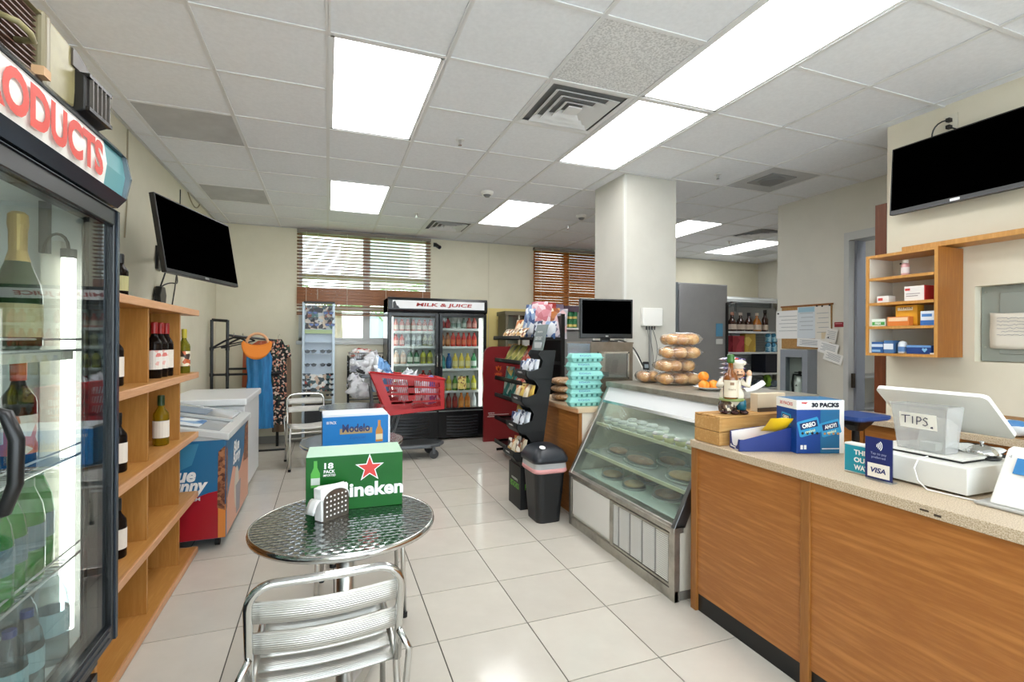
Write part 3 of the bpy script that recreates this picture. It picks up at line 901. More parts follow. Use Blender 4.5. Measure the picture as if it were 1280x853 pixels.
wine('black wine bottle peeking from behind the fridge on the lower shelf', (-0.905, 2.765, 0.416), WINEG, LABW, BLACK, 0.037, 0.27)
wine('dark wine bottle peeking from behind the fridge on the top shelf', (-0.925, 2.78, 1.206), WINEG, LABW, BLACK, 0.037, 0.27)

# ================================================================ ice cream freezer
fz = T('ice_cream_freezer', 'blue and red ice cream freezer with sloping glass lids beside the wooden shelf', 'freezer', (-0.985, 4.34, 0), world=True)
FBLU = mat('freezer_blue', '1f6c99', 0.35, coat=0.3)
FRED = mat('freezer_red', 'a81226', 0.35, coat=0.3)
X0, X1, Y0, Y1 = -1.33, -0.645, 3.83, 4.84
M().box(X0, Y0, 0.07, X1, Y1, 0.74).obj('body', FBLU, fz, bevel=0.008)
# side (camera-facing) artwork: red lower half with a slanted edge, orange stripe, cone strip
c = (X1, Y0, 0)
patch([(-0.685, 0.075), (-0.012, 0.075), (-0.012, 0.40), (-0.10, 0.385), (-0.22, 0.345), (-0.685, 0.30)], FRED, fz, (X1, Y0, 0), name='red_artwork')
patch([(-0.045, 0.075), (0, 0.075), (0, 0.30), (-0.045, 0.30)], mat('orange_print', 'e08a3c', 0.4), fz, (X1, Y0, 0), lift=0.002, name='orange_artwork')
CONE = printed('waffle_cone_print', ['8c5a3c', '6e3f2a', 'a8714a', '5a2f20'], 45)
patch([(-0.05, 0.28), (-0.004, 0.26), (-0.004, 0.70), (-0.045, 0.66)], CONE, fz, (X1, Y0, 0), lift=0.003, name='cone_artwork')
patch([(-0.33, 0.52), (-0.2, 0.58), (-0.16, 0.72), (-0.30, 0.72), (-0.42, 0.62)], mat('pale_blue_print', '3d87ac', 0.4), fz, (X1, Y0, 0), lift=0.002, name='swirl_artwork')
text('Blue', WHITEP, fz, (-0.92, Y0, 0.515), 0.20, 0.095, (1, 0, 0), bold=0.04, shear=0.25, lift=0.003)
text('Bunny', WHITEP, fz, (-0.885, Y0, 0.43), 0.27, 0.115, (1, 0, 0), bold=0.04, shear=0.25, lift=0.003)
text('ICE CREAM', WHITEP, fz, (-0.895, Y0, 0.35), 0.20, 0.024, (1, 0, 0), bold=0.02, lift=0.004)
# front (aisle-facing) artwork
cf = (X1, 0, 0)
PEACH = mat('peach_print', 'd9a084', 0.4)
patch([(Y0 + 0.03, 0.075), (Y1 - 0.005, 0.075), (Y1 - 0.005, 0.42)] + [(Y1 - 0.1 - q * 0.08, 0.44 + 0.05 * math.sin(q)) for q in range(9)] + [(Y0 + 0.03, 0.30)], PEACH, fz, cf, (0, 1, 0), name='ice_cream_artwork')
patch(arc(Y0 + 0.42, 0.30, 0.10, 0, 360, 18, 0.16), mat('scoop_cream', 'cfc4b4', 0.4), fz, cf, (0, 1, 0), lift=0.002, name='scoop_artwork')
patch([(Y0 + 0.40, 0.10), (Y0 + 0.55, 0.10), (Y0 + 0.60, 0.32), (Y0 + 0.38, 0.32)], mat('grey_swirl', '8f8a92', 0.4), fz, cf, (0, 1, 0), lift=0.003, name='scoop_artwork')
patch([(Y1 - 0.28, 0.42), (Y1 - 0.02, 0.40), (Y1 - 0.02, 0.72), (Y1 - 0.18, 0.70)], CONE, fz, cf, (0, 1, 0), lift=0.002, name='cone_artwork')
patch([(Y0 + 0.0, 0.25), (Y0 + 0.05, 0.27), (Y0 + 0.055, 0.66), (Y0 + 0.0, 0.70)], CONE, fz, cf, (0, 1, 0), lift=0.002, name='cone_artwork')
text('Blue', WHITEP, fz, (X1, Y0 + 0.40, 0.62), 0.24, 0.09, (0, 1, 0), bold=0.04, shear=0.25, lift=0.003)
text('Bunny', WHITEP, fz, (X1, Y0 + 0.42, 0.53), 0.32, 0.11, (0, 1, 0), bold=0.04, shear=0.25, lift=0.003)
# sloping rim and lids
RIM = mat('freezer_rim', 'c9cccb', 0.3)
def zr(x): return 0.78 + (X1 + 0.015 - x) * 0.19
a, b2 = X0 - 0.0, X1 + 0.018
def slab(y0, y1, xa, xb, t0=0.045, up=0.0):
    return [(xa, zr(xa) - t0 + up), (xb, zr(xb) - t0 + up), (xb, zr(xb) + up), (xa, zr(xa) + up)]
M().prism(slab(0, 0, a, b2), 'y', Y0 - 0.015, Y0 + 0.05).prism(slab(0, 0, a, b2), 'y', Y1 - 0.05, Y1 + 0.015).prism(slab(0, 0, b2 - 0.07, b2), 'y', Y0 + 0.05, Y1 - 0.05).prism(slab(0, 0, a, a + 0.05), 'y', Y0 + 0.05, Y1 - 0.05).obj('rim', RIM, fz, bevel=0.006)
M().prism([(X0, 0.735), (X1, 0.735), (X1, 0.745), (X0, 0.86)], 'y', Y0 + 0.003, Y1 - 0.003).obj('rim_skirt', RIM, fz)
LIDG = glassy('lid_glass', 'e6eef2', 1.6, 0.0, 0.25)
M().prism(slab(0, 0, a + 0.06, b2 - 0.07, 0.006, -0.004), 'y', Y0 + 0.05, Y0 + 0.55).obj('glass_lid', LIDG, fz)
M().prism(slab(0, 0, a + 0.06, b2 - 0.07, 0.006, 0.010), 'y', Y0 + 0.47, Y1 - 0.05).obj('glass_lid', LIDG, fz)
M().prism(slab(0, 0, a + 0.04, b2 - 0.05, 0.016, 0.016), 'y', Y0 + 0.46, Y0 + 0.49).obj('lid_rail', RIM, fz)
M().prism(slab(0, 0, a + 0.2, b2 - 0.2, 0.004, 0.006), 'y', Y0 + 0.10, Y0 + 0.36).obj('lid_sticker', printed('lid_sticker_print', ['dfe8f0', '3c79b8', 'e9eef2', '7ea6cc'], 9), fz)
M().prism(slab(0, 0, a + 0.2, b2 - 0.25, 0.004, 0.017), 'y', Y0 + 0.56, Y0 + 0.82).obj('lid_sticker', mat('grey_blue_sticker', '8292a6', 0.4), fz)
for (x, y) in ((X0 + 0.08, Y0 + 0.08), (X1 - 0.06, Y0 + 0.08), (X0 + 0.08, Y1 - 0.08), (X1 - 0.06, Y1 - 0.08)):
    cs = M().box(x - 0.02, y - 0.025, 0.05, x + 0.02, y + 0.025, 0.072).obj('caster_fork', BLACKM, fz)
    M().cyl((x - 0.014, y, 0.03), (x + 0.014, y, 0.03), 0.03, n=14).obj('caster_wheel', RUBBER, cs)
# white chest freezer
wf = T('chest_freezer', 'plain white chest freezer behind the ice cream freezer', 'freezer', (-1.0, 5.4, 0), world=True)
WE = mat('white_enamel', 'e9ebec', 0.25)
M().box(-1.33, 4.95, 0.05, -0.69, 5.93, 0.83).obj('body', WE, wf, bevel=0.01)
M().box(-1.33, 4.92, 0.835, -0.67, 5.95, 0.895).obj('lid', WE, wf, bevel=0.012, seg=3)
M().box(-1.31, 4.97, 0.0, -0.72, 5.91, 0.05).obj('plinth', mat('dark_plinth', '3a3a3a', 0.6), wf)

# ================================================================ televisions
def tv(name, label, cx, cy, cz, yaw, tilt, w, h, wallpt):
    t = T(name, label, 'television', (cx, cy, cz))
    t.rotation_euler = (tilt, 0, yaw)
    SCR = mat('tv_screen', '010101', 1.0, spec=0.0)
    M().box(-w / 2, -0.02, -h / 2, w / 2, 0.015, h / 2).obj('bezel', BLACK, t, bevel=0.004)
    M().box(-w / 2 + 0.01, -0.0215, -h / 2 + 0.028, w / 2 - 0.01, -0.0195, h / 2 - 0.01).obj('screen', SCR, t)
    M().box(-w * 0.36, 0.015, -h * 0.36, w * 0.36, 0.045, h * 0.3).obj('back_housing', BLACK, t, bevel=0.008)
    M().box(-0.025, -0.023, -h / 2 + 0.006, 0.025, -0.02, -h / 2 + 0.02).obj('badge', mat('badge_silver', 'b5b5b5', 0.3, 0.8), t)
    M().box(-w / 2 + 0.02, -0.022, -h / 2 + 0.001, w / 2 - 0.02, -0.0195, -h / 2 + 0.004).obj('lower_trim', mat('tv_trim', '3c3f45', 0.2, 0.5), t)
    return t
tvl = tv('television', 'flat television on a swing arm on the left wall, tilted down', -0.933, 4.411, 2.141, 1.284, -0.159, 1.0, 0.542, None)
M().box(-1.378, 5.0, 2.02, -1.355, 5.14, 2.22).tube([(-1.36, 5.07, 2.12), (-1.18, 4.7, 2.13), (-1.0, 4.43, 2.14)], 0.018, 6).obj('wall_bracket', BLACKM, label='black swing-arm wall bracket behind the left television', cat='bracket')
ad = T('power_adapter', 'black power adapter and coiled leads hanging under the left television', 'adapter', (-1.345, 5.0, 1.72), world=True)
M().prism([(4.94, 1.72), (5.08, 1.72), (5.10, 1.80), (5.06, 1.87), (4.97, 1.87), (4.92, 1.79)], 'x', -1.37, -1.32).obj('case', BLACK, ad, bevel=0.008)
M().tube(bez((-1.34, 5.0, 1.87), (-1.3, 5.1, 2.1), (-1.25, 4.8, 2.05), (-1.15, 4.6, 1.95), 12), 0.006, 6).tube(bez((-1.34, 5.02, 1.87), (-1.3, 5.25, 1.98), (-1.25, 5.2, 1.85), (-1.2, 4.9, 1.97), 12), 0.006, 6).obj('lead', BLACK, ad)
M().tube([(-1.372, 5.72, 2.9), (-1.372, 5.7, 2.3), (-1.372, 5.55, 1.9), (-1.372, 5.35, 1.5), (-1.372, 5.3, 1.2), (-1.372, 5.1, 0.92)], 0.005, 6).obj('wall_lead', BLACK, label='thin black cord running down the left wall from the television', cat='cord')
M().tube([(-1.372, 4.35, 2.95), (-1.372, 4.34, 2.4), (-1.372, 4.3, 2.15)], 0.005, 6).obj('antenna_cord', mat('tan_cord', '9a8f74', 0.7), label='tan cord from the ceiling down to the back of the left television', cat='cord')
M().tube(bez((-1.372, 6.0, 2.95), (-1.36, 6.2, 2.8), (-1.36, 6.35, 2.86), (-1.372, 6.5, 2.95), 8), 0.006, 6).obj('loop_cord', mat('tan_cord', '9a8f74', 0.7), label='short tan cord loop at the ceiling edge above the left television', cat='cord')
tvr = tv('television', 'black television tilted down on the cream wall at the top right', 3.66, 1.895, 2.53, -PI / 2, -0.06, 0.76, 0.46, None)
M().box(3.67, 1.8, 2.43, 3.753, 2.0, 2.62).obj('wall_bracket', BLACKM, label='flat bracket behind the right television', cat='bracket')
ou = T('power_outlet', 'white double power outlet above the right television', 'outlet', (3.75, 1.985, 2.78), world=True)
M().box(3.747, 1.945, 2.775, 3.754, 2.022, 2.895).obj('cover_plate', mat('outlet_ivory', 'ded8c6', 0.5), ou, bevel=0.002)
for z in (2.857, 2.812):
    M().box(3.715, 1.972, z - 0.012, 3.748, 1.996, z + 0.012).obj('plug', BLACK, ou, bevel=0.003)
M().tube(bez((3.72, 1.985, 2.857), (3.69, 2.06, 2.86), (3.70, 2.07, 2.78), (3.71, 2.06, 2.72), 8), 0.0045, 6).tube(bez((3.72, 1.985, 2.812), (3.69, 1.96, 2.80), (3.70, 1.93, 2.77), (3.71, 1.89, 2.75), 8), 0.0045, 6).obj('leads', BLACK, ou)
# ================================================================ back of the room, left
# clothes rack
cr = T('clothes_rack', 'black pipe clothes rack in the back left corner', 'rack', (-1.0, 6.95, 0), world=True)
PX = [(-1.33, 6.95), (-1.16, 6.95)]
for (x, y) in PX:
    M().cyl((x, y, 0), (x, y, 1.655), 0.018, n=10).obj('post', BLACKM, cr)
    for z in (0.98, 1.3):
        M().cyl((x, y, z - 0.02), (x, y, z + 0.02), 0.024, n=10).obj('coupling', BLACKM, cr)
M().cyl((-1.33, 6.95, 1.655), (-1.16, 6.95, 1.645), 0.018, n=10).obj('top_bar', BLACKM, cr)
M().cyl((-1.33, 6.95, 0.98), (-0.55, 6.97, 0.98), 0.014, n=8).obj('cross_bar', BLACKM, cr)
M().cyl((-1.16, 6.95, 1.05), (-0.95, 6.95, 1.05), 0.014, n=8).obj('cross_bar', BLACKM, cr)
M().cyl((-1.16, 6.95, 1.47), (-0.60, 7.15, 1.40), 0.014, n=8).obj('hanging_rail', BLACKM, cr)
M().cyl((-0.62, 7.22, 0), (-0.62, 7.22, 1.40), 0.018, n=10).obj('post', BLACKM, cr)
M().box(-1.34, 6.93, 0.0, -0.48, 6.97, 0.02).obj('foot_rail', BLACKM, cr)
HG = mat('velvet_hanger', '161416', 0.8)
for q, (x, lab) in enumerate(((-1.10, 'empty black hanger nearest the rack post'), (-1.04, 'second empty black hanger on the rack'))):
    t = T('clothes_hanger', lab, 'hanger', (x, 6.97, 1.36), world=True)
    t.location = (x + 0.02 * q, 6.97 + 0.12 * q, 1.30)
    M().tube([(x, 6.98, 1.55), (x + 0.01, 6.96, 1.555), (x + 0.01, 6.95, 1.53), (x, 6.95, 1.50)], 0.004, 5).obj('hook', CHROME, t)
    M().tube([(x, 6.95, 1.50), (x + 0.10, 6.87, 1.49), (x + 0.16, 6.82, 1.46)], 0.012, 6).tube([(x, 6.95, 1.50), (x - 0.09, 6.88, 1.45), (x - 0.2, 6.80, 1.37)], 0.012, 6).tube([(x + 0.15, 6.82, 1.455), (x, 6.84, 1.42), (x - 0.18, 6.80, 1.37)], 0.008, 6).obj('arms', HG, t)
def garment(name, label, cat, cx, cy, w, z0, z1, m, folds=5, depth=0.045, waist=0.0, rz=0.0, slv=None, group=None, hem=None):
    t = T(name, label, cat, (cx, cy, z0), rz)
    H = z1 - z0
    def fn(u, v):
        a = u * 2 * PI
        ww = w / 2 * (1 - 0.12 * v - waist * math.exp(-((v - 0.62) / 0.12) ** 2)) * (1 if v < 0.9 else 1 - (v - 0.9) * 5.5)
        dd = depth * (1 - 0.3 * v) * (1 if v < 0.93 else 1 - (v - 0.93) * 8)
        rr = 1 + 0.16 * math.sin(a * folds) * (1 - v * 0.5)
        return (ww * math.cos(a), dd * math.sin(a) * rr + 0.008 * math.sin(a * folds * 2 + 3 * v), v * H)
    g = M().grid(fn, 48, 14)
    g.obj('cloth', m, t, smooth=True, solid=0)
    M().tube([(0, 0, H * 0.985), (0, 0, H + 0.05), (0.015, 0, H + 0.065), (0.02, 0, H + 0.045)], 0.003, 5).obj('hanger_hook', CHROME, t)
    if slv:
        for sg, L, mm in slv:
            M().tube([(sg * w * 0.42, 0, H * 0.93), (sg * w * 0.52, 0, H * 0.8), (sg * w * 0.56, 0, H * 0.93 - L)], [0.04, 0.045, 0.04], 10).obj('sleeve', mm, t, smooth=True)
    return t
BLUEF = noisy('blue_satin', [(0.35, '1d6aa0'), (0.65, '2b82bd')], 8, (4, 4, 0.6), 0.5)
ORF = mat('coral_fabric', 'd3704e', 0.8)
FLOR = printed('dark_floral_fabric', ['17171c', '1d1a22', 'c98a72', '17171c', '3a4a3c', '17171c', 'd9c0b0'], 45, 0.8)
garment('coral_blouse', 'coral orange long-sleeved blouse hanging behind the blue outfit', 'blouse', -0.76, 7.12, 0.40, 0.75, 1.40, ORF, 4, 0.03, slv=((-1, 0.55, ORF), (1, 0.62, ORF)))
garment('blue_outfit', 'long blue satin outfit on the rack under the orange visor', 'garment', -0.80, 6.90, 0.33, 0.30, 1.33, BLUEF, 4, 0.045, 0.12)
garment('floral_dress', 'dark floral dress at the right of the clothes rack', 'dress', -0.60, 7.06, 0.22, 0.32, 1.42, FLOR, 5, 0.05, slv=((1, 0.16, FLOR),))
garment('brown_dress', 'brown dress hanging behind the dark floral one', 'dress', -0.56, 7.18, 0.24, 0.20, 1.30, mat('brown_fabric', '7a6552', 0.8), 4, 0.04)
vs = T('sun_visor', 'bright orange sun visor hung over the front of the blue outfit', 'visor', (-0.81, 6.80, 1.22), world=True)
OR = mat('orange_felt', 'ee8a2e', 0.7)
M().grid(lambda u, v: (-0.81 + (0.17 - 0.03 * v) * math.cos(PI + PI * u) * 1.0, 6.80 - 0.05 - 0.07 * math.sin(PI * u) * (1 - v), 1.405 - 0.055 * math.sin(PI * u) - 0.175 * (1 - v) * (0.15 + 0.85 * math.sin(PI * u))), 20, 5).obj('brim', OR, vs, smooth=True, solid=0.006)
M().tube([(-0.81 + 0.12 * math.cos(R(a)), 6.79, 1.365 + 0.125 * math.sin(R(a))) for a in range(0, 181, 15)], 0.016, 8).obj('head_band', mat('peach_felt', 'e9b184', 0.7), vs, smooth=True)

# sunglasses stand
sg = T('sunglasses_stand', 'tall silver sunglasses display stand in front of the window', 'stand', (-0.115, 7.15, 0), world=True)
SIL = mat('silver_stand', 'a9b4bc', 0.35, 0.5)
PNL = glassy('stand_acrylic', 'dbe8f2', 1.0, 0.1, 0.55)
for x in (-0.30, 0.075):
    M().box(x - 0.018, 7.10, 0.03, x + 0.018, 7.16, 1.92).obj('side_rail', SIL, sg, bevel=0.003)
M().box(-0.33, 7.0, 0, 0.10, 7.3, 0.03).obj('base', BLACK, sg, bevel=0.005)
M().box(-0.285, 7.14, 0.95, 0.06, 7.15, 1.56).obj('back_panel', mat('stand_panel_blue', 'b4c4d4', 0.3), sg)
M().box(-0.30, 7.10, 1.905, 0.09, 7.16, 1.93).obj('top_cap', BLACK, sg)
M().box(-0.285, 7.138, 0.72, 0.06, 7.148, 0.95).obj('picture_panel', printed('model_picture', ['cdd8de', 'b5483c', '3b4a4e', 'e6e2dc', '2f5f63', 'c8b09c'], 22), sg)
M().box(-0.285, 7.138, 1.56, 0.06, 7.148, 1.86).obj('picture_panel', printed('model_picture_top', ['3b3032', 'ded6cc', '5f8a8c', 'b9bfc4', '2c2a30', 'd8c8b4', '9b5a4a'], 20), sg)
M().box(-0.285, 7.10, 1.50, 0.06, 7.15, 1.55).obj('mirror_strip', mat('lime_strip', 'a9bf8c', 0.4), sg)
M().box(-0.28, 7.05, 0.30, 0.055, 7.20, 0.55).obj('drawer_box', BLACK, sg, bevel=0.006)
for z in (0.62, 1.24, 1.40):
    M().box(-0.285, 7.08, z - 0.02, 0.06, 7.15, z - 0.012).obj('ledge', SIL, sg)
def shades(label, x, y, z, m, w=0.14, group=None):
    t = T('sunglasses', label, 'sunglasses', (x, y, z), group=group)
    M().prism(arc(-w * 0.26, 0, w * 0.21, 0, 360, 10, w * 0.16), 'y', -0.004, 0.004).prism(arc(w * 0.26, 0, w * 0.21, 0, 360, 10, w * 0.16), 'y', -0.004, 0.004).obj('lenses', m, t)
    M().box(-w / 2, -0.005, 0.008, w / 2, 0.003, 0.016).obj('brow_bar', mat('dark_frame', '222326', 0.3), t)
    M().box(-w / 2, 0, 0.006, -w / 2 + 0.004, 0.035, 0.014).box(w / 2 - 0.004, 0, 0.006, w / 2, 0.035, 0.014).obj('arms', mat('dark_frame', '222326', 0.3), t)
    return t
DL = mat('dark_lens', '1d2024', 0.1, 0.3)
BL = mat('blue_lens', '2b3c66', 0.1, 0.3)
s0 = None
for row, (z, nm) in enumerate(((1.86, 'top cluster'), (1.78, 'top cluster'), (1.70, 'top cluster'), (1.62, 'top cluster'))):
    for x in (-0.20, 0.0):
        shades('%s %s sunglasses in the %s row of the cluster at the stand top' % ('left' if x < -0.1 else 'right', ['dark', 'blue'][row % 2], ['first', 'second', 'third', 'fourth'][row]), x + 0.01 * row, 7.095, z, [DL, BL][row % 2], 0.13, 'sunglasses clustered at the stand top')
for z, lab in ((1.26, 'upper ledge'), (1.08, 'second ledge')):
    for x, s in ((-0.21, 'left'), (-0.02, 'right')):
        shades('%s dark sunglasses on the %s of the stand' % (s, lab), x, 7.085, z, DL, 0.15)
for row in range(5):
    z = 0.95 - row * 0.07
    for x in (-0.26, 0.03):
        shades('round dark sunglasses in the %s column of the stand, %s from the top' % ('left' if x < -0.1 else 'right', ['first', 'second', 'third', 'fourth', 'fifth'][row]), x, 7.10, z, DL, 0.10, 'sunglasses in the side columns')

# black wire shelf with bags
bs = T('wire_shelf', 'low black wire shelf full of white bags left of the drinks fridge', 'shelf', (0.55, 7.05, 0), world=True)
for x in (0.265, 0.70):
    for y in (6.88, 7.25):
        M().cyl((x, y, 0), (x, y, 1.20), 0.009, n=8).obj('post', BLACKM, bs)
for z in (0.12, 0.62, 0.97, 1.16):
    w = M().box(0.26, 6.875, z - 0.008, 0.71, 6.885, z + 0.008).box(0.26, 7.245, z - 0.008, 0.71, 7.255, z + 0.008)
    for q in range(16):
        w.box(0.268 + q * 0.029, 6.88, z - 0.003, 0.272 + q * 0.029, 7.25, z)
    w.obj('wire_deck', BLACKM, bs)
w = M()
for q in range(18):
    w.box(0.268 + q * 0.0255, 6.878, 1.16, 0.271 + q * 0.0255, 6.882, 1.24)
w.box(0.26, 6.876, 1.235, 0.71, 6.884, 1.245).obj('basket_rim', BLACKM, bs)
def crumple(name, label, cat, loc, rx, ry, rz_, m, seed, group=None, amp=0.16, n=30, k=18, rot=(0, 0, 0), flat=0.0):
    rnd = random.Random(seed)
    ph = [rnd.uniform(0, 6) for _ in range(8)]
    def fn(u, v):
        a, b_ = 2 * PI * u, PI * (0.02 + 0.96 * v)
        d = 1 + amp * (math.sin(3 * a + ph[0] + 2 * b_) * 0.5 + math.sin(7 * a + ph[1]) * 0.25 * math.sin(b_) + math.sin(5 * b_ + ph[2] + 2 * a) * 0.4 + 0.3 * math.sin(9 * a + 6 * b_ + ph[3]))
        sq = lambda t_: math.copysign(abs(t_) ** 0.75, t_)
        x_, y_, z_ = rx * sq(math.sin(b_)) * sq(math.cos(a)) * d, ry * sq(math.sin(b_)) * sq(math.sin(a)) * d, rz_ * (1 - math.cos(b_))
        if amp > 0.1:
            nv = mnoise.noise_vector(Vector((math.cos(a) * math.sin(b_) * 2.3 + seed, math.sin(a) * math.sin(b_) * 2.3, math.cos(b_) * 2.3)))
            n2 = mnoise.noise_vector(Vector((math.cos(a) * math.sin(b_) * 6 + seed, math.sin(a) * math.sin(b_) * 6, math.cos(b_) * 6)))
            x_ += rx * (nv.x * 0.5 + n2.x * 0.25); y_ += ry * (nv.y * 0.4 + n2.y * 0.2); z_ = max(0.0, z_ + rz_ * (nv.z * 0.45 + n2.z * 0.3) * (1 - math.cos(b_)) * 0.6)
        return (x_, y_, z_)
    return M().grid(fn, n, k).obj(name, m, loc=loc, smooth=True, label=label, cat=cat, group=group, rot=rot)
PLB = mat('white_carrier_plastic', 'e7e9ee', 0.35)
BTIE = printed('blue_white_plastic', ['e6ebf2', '6f9fd2', 'e9edf3', 'dfe8f2', '3f86c6'], 7, 0.35)
crumple('carrier_bag', 'white plastic bag on the top of the black wire shelf', 'bag', (0.52, 6.93, 0.985), 0.17, 0.12, 0.13, PLB, 1)
crumple('carrier_bag', 'white bag stuffed into the middle of the black wire shelf', 'bag', (0.40, 6.83, 0.64), 0.14, 0.11, 0.16, PLB, 2)
crumple('carrier_bag', 'pale bag with grey print at the left end of the wire shelf', 'bag', (0.34, 6.93, 0.985), 0.08, 0.10, 0.09, printed('grey_print_bag', ['dfe2e8', 'b8bcc8', 'e6e7ea', '8b90a0'], 12), 3)
crumple('coloured_packet', 'red and white packets piled in the wire basket top', 'packet', (0.45, 7.02, 1.17), 0.16, 0.10, 0.055, printed('mixed_packets', ['e8dcd8', 'b8423a', 'f0ece6', 'd98a7a'], 16), 4)

# ================================================================ two-door drinks fridge
mf = T('double_door_fridge', 'black two-door glass fridge full of drinks on the back wall', 'fridge', (1.47, 7.14, 0), world=True)
x0, x1, yf, yb = 0.765, 2.18, 6.86, 7.43
M().box(x0, yb - 0.03, 0.03, x1, yb, 2.0).box(x0, yf + 0.05, 0.03, x0 + 0.035, yb, 2.0).box(x1 - 0.035, yf + 0.05, 0.03, x1, yb, 2.0).box(x0, yf + 0.05, 1.80, x1, yb, 2.0).box(x0, yf + 0.05, 0.03, x1, yb, 0.40).obj('cabinet', FB, mf, bevel=0.004)
M().box(x0 + 0.036, yb - 0.04, 0.40, x1 - 0.036, yb - 0.031, 1.80).box(x0 + 0.036, yf + 0.06, 0.40, x0 + 0.045, yb - 0.04, 1.80).box(x1 - 0.045, yf + 0.06, 0.40, x1 - 0.036, yb - 0.04, 1.80).box(x0 + 0.045, yf + 0.06, 1.79, x1 - 0.045, yb - 0.04, 1.799).box(x0 + 0.045, yf + 0.06, 0.401, x1 - 0.045, yb - 0.04, 0.43).obj('liner', FW, mf)
M().box(1.455, yf + 0.055, 0.40, 1.485, yf + 0.10, 1.80).obj('centre_post', FB, mf)
hp = M().prism([(yf + 0.05, 1.80), (yf + 0.005, 1.805), (yf - 0.012, 1.84), (yf - 0.012, 1.97), (yf + 0.005, 2.005), (yf + 0.05, 2.01)], 'x', x0, x1).obj('header', FB, mf, bevel=0.004)
M().box(x0 + 0.06, yf - 0.016, 1.855, x1 - 0.05, yf - 0.011, 1.965).obj('sign_panel', mat('lit_sign_face2', 'dfe0e0', 0.4, emit=0.1), mf)
text('MILK & JUICE', mat('sign_dark_red', 'a3241f', 0.5), mf, (1.545, yf - 0.016, 1.905), 0.80, 0.062, (1, 0, 0), bold=0.03, shear=0.12, lift=0.002)
patch([(-0.05, -0.05), (0.04, -0.05), (0.02, -0.02), (0.0, -0.01), (-0.02, 0.05), (-0.05, 0.03)], BLACK, mf, (0.88, yf - 0.016, 1.905), lift=0.002, name='torn_sign_corner')
for (a, c, s) in ((x0 + 0.01, 1.462, 0), (1.478, x1 - 0.01, 1)):
    fwd = 0.045 if s == 0 else 0.045
    d = M().box(a, yf, 0.42, a + fwd, yf + 0.045, 1.795).box(c - fwd, yf, 0.42, c, yf + 0.045, 1.795).box(a + fwd, yf, 1.75, c - fwd, yf + 0.045, 1.795).box(a + fwd, yf, 0.42, c - fwd, yf + 0.045, 0.455).obj('door', FB, mf, bevel=0.003)
    M().box(a + fwd, yf + 0.02, 0.455, c - fwd, yf + 0.024, 1.75).obj('glass', glassy('fridge_glass2', 'f2f6f5', 0.8), d)
    hx = c - 0.02 if s == 0 else a + 0.02
    M().tube([(hx, yf, 1.22), (hx, yf - 0.035, 1.20), (hx, yf - 0.035, 1.05), (hx, yf, 1.03)], 0.008, 6).obj('handle', CHROME, d)
    g = M()
    for q in range(7):
        g.add([(a + 0.06 + (c - a - 0.12) * i / 12, yf + 0.036 - 0.02 * math.sin(PI * i / 12), 0.075 + q * 0.042 - 0.012 * math.sin(PI * i / 12) + zz) for zz in (0, 0.022) for i in range(13)], [(i, i + 1, 14 + i, 13 + i) for i in range(12)])
    M().box(a, yf + 0.03, 0.03, c, yf + 0.05, 0.40).obj('lower_panel', FB, mf, bevel=0.004)
    g.obj('grille', mat('grille_black_gloss', '26272a', 0.3), mf, solid=0.004)
    lx = c - 0.07 if s == 1 else a + 0.055
    M().box(lx - 0.016, yf + 0.07, 0.46, lx + 0.016, yf + 0.095, 1.74).obj('light_tube', mat('tube_glow2', 'fffffa', 0.5, emit=2.6), mf)
SHZ = [1.59, 1.33, 1.01, 0.69]
SHL = [1.545, 1.335, 1.085, 0.80]
for z in SHL:
    M().box(x0 + 0.05, yf + 0.10, z - 0.012, 1.46, yb - 0.05, z).box(x0 + 0.05, yf + 0.095, z - 0.03, 1.46, yf + 0.10, z + 0.002).obj('shelf', FW, mf)
for z in SHZ:
    M().box(1.48, yf + 0.10, z - 0.012, x1 - 0.05, yb - 0.05, z).box(1.48, yf + 0.095, z - 0.03, x1 - 0.05, yf + 0.10, z + 0.002).obj('shelf', FW, mf)
def drink(label, group, m, capm, labm, r, h):
    o = lathe_thing('drink_bottle', label, 'bottle', [(r * 0.85, 0), (r, 0.01), (r, h * 0.55), (r * 0.9, h * 0.68), (r * 0.42, h * 0.86), (r * 0.4, h * 0.9)], m, (0, 0, 0), group, 10,
        (('cap', [(r * 0.45, h * 0.88), (r * 0.45, h)], capm), ('wrap_label', band(r * 1.02, h * 0.15, h * 0.5), labm)))
    return o
def dm(c): return mat('drink_' + c, c, 0.25)
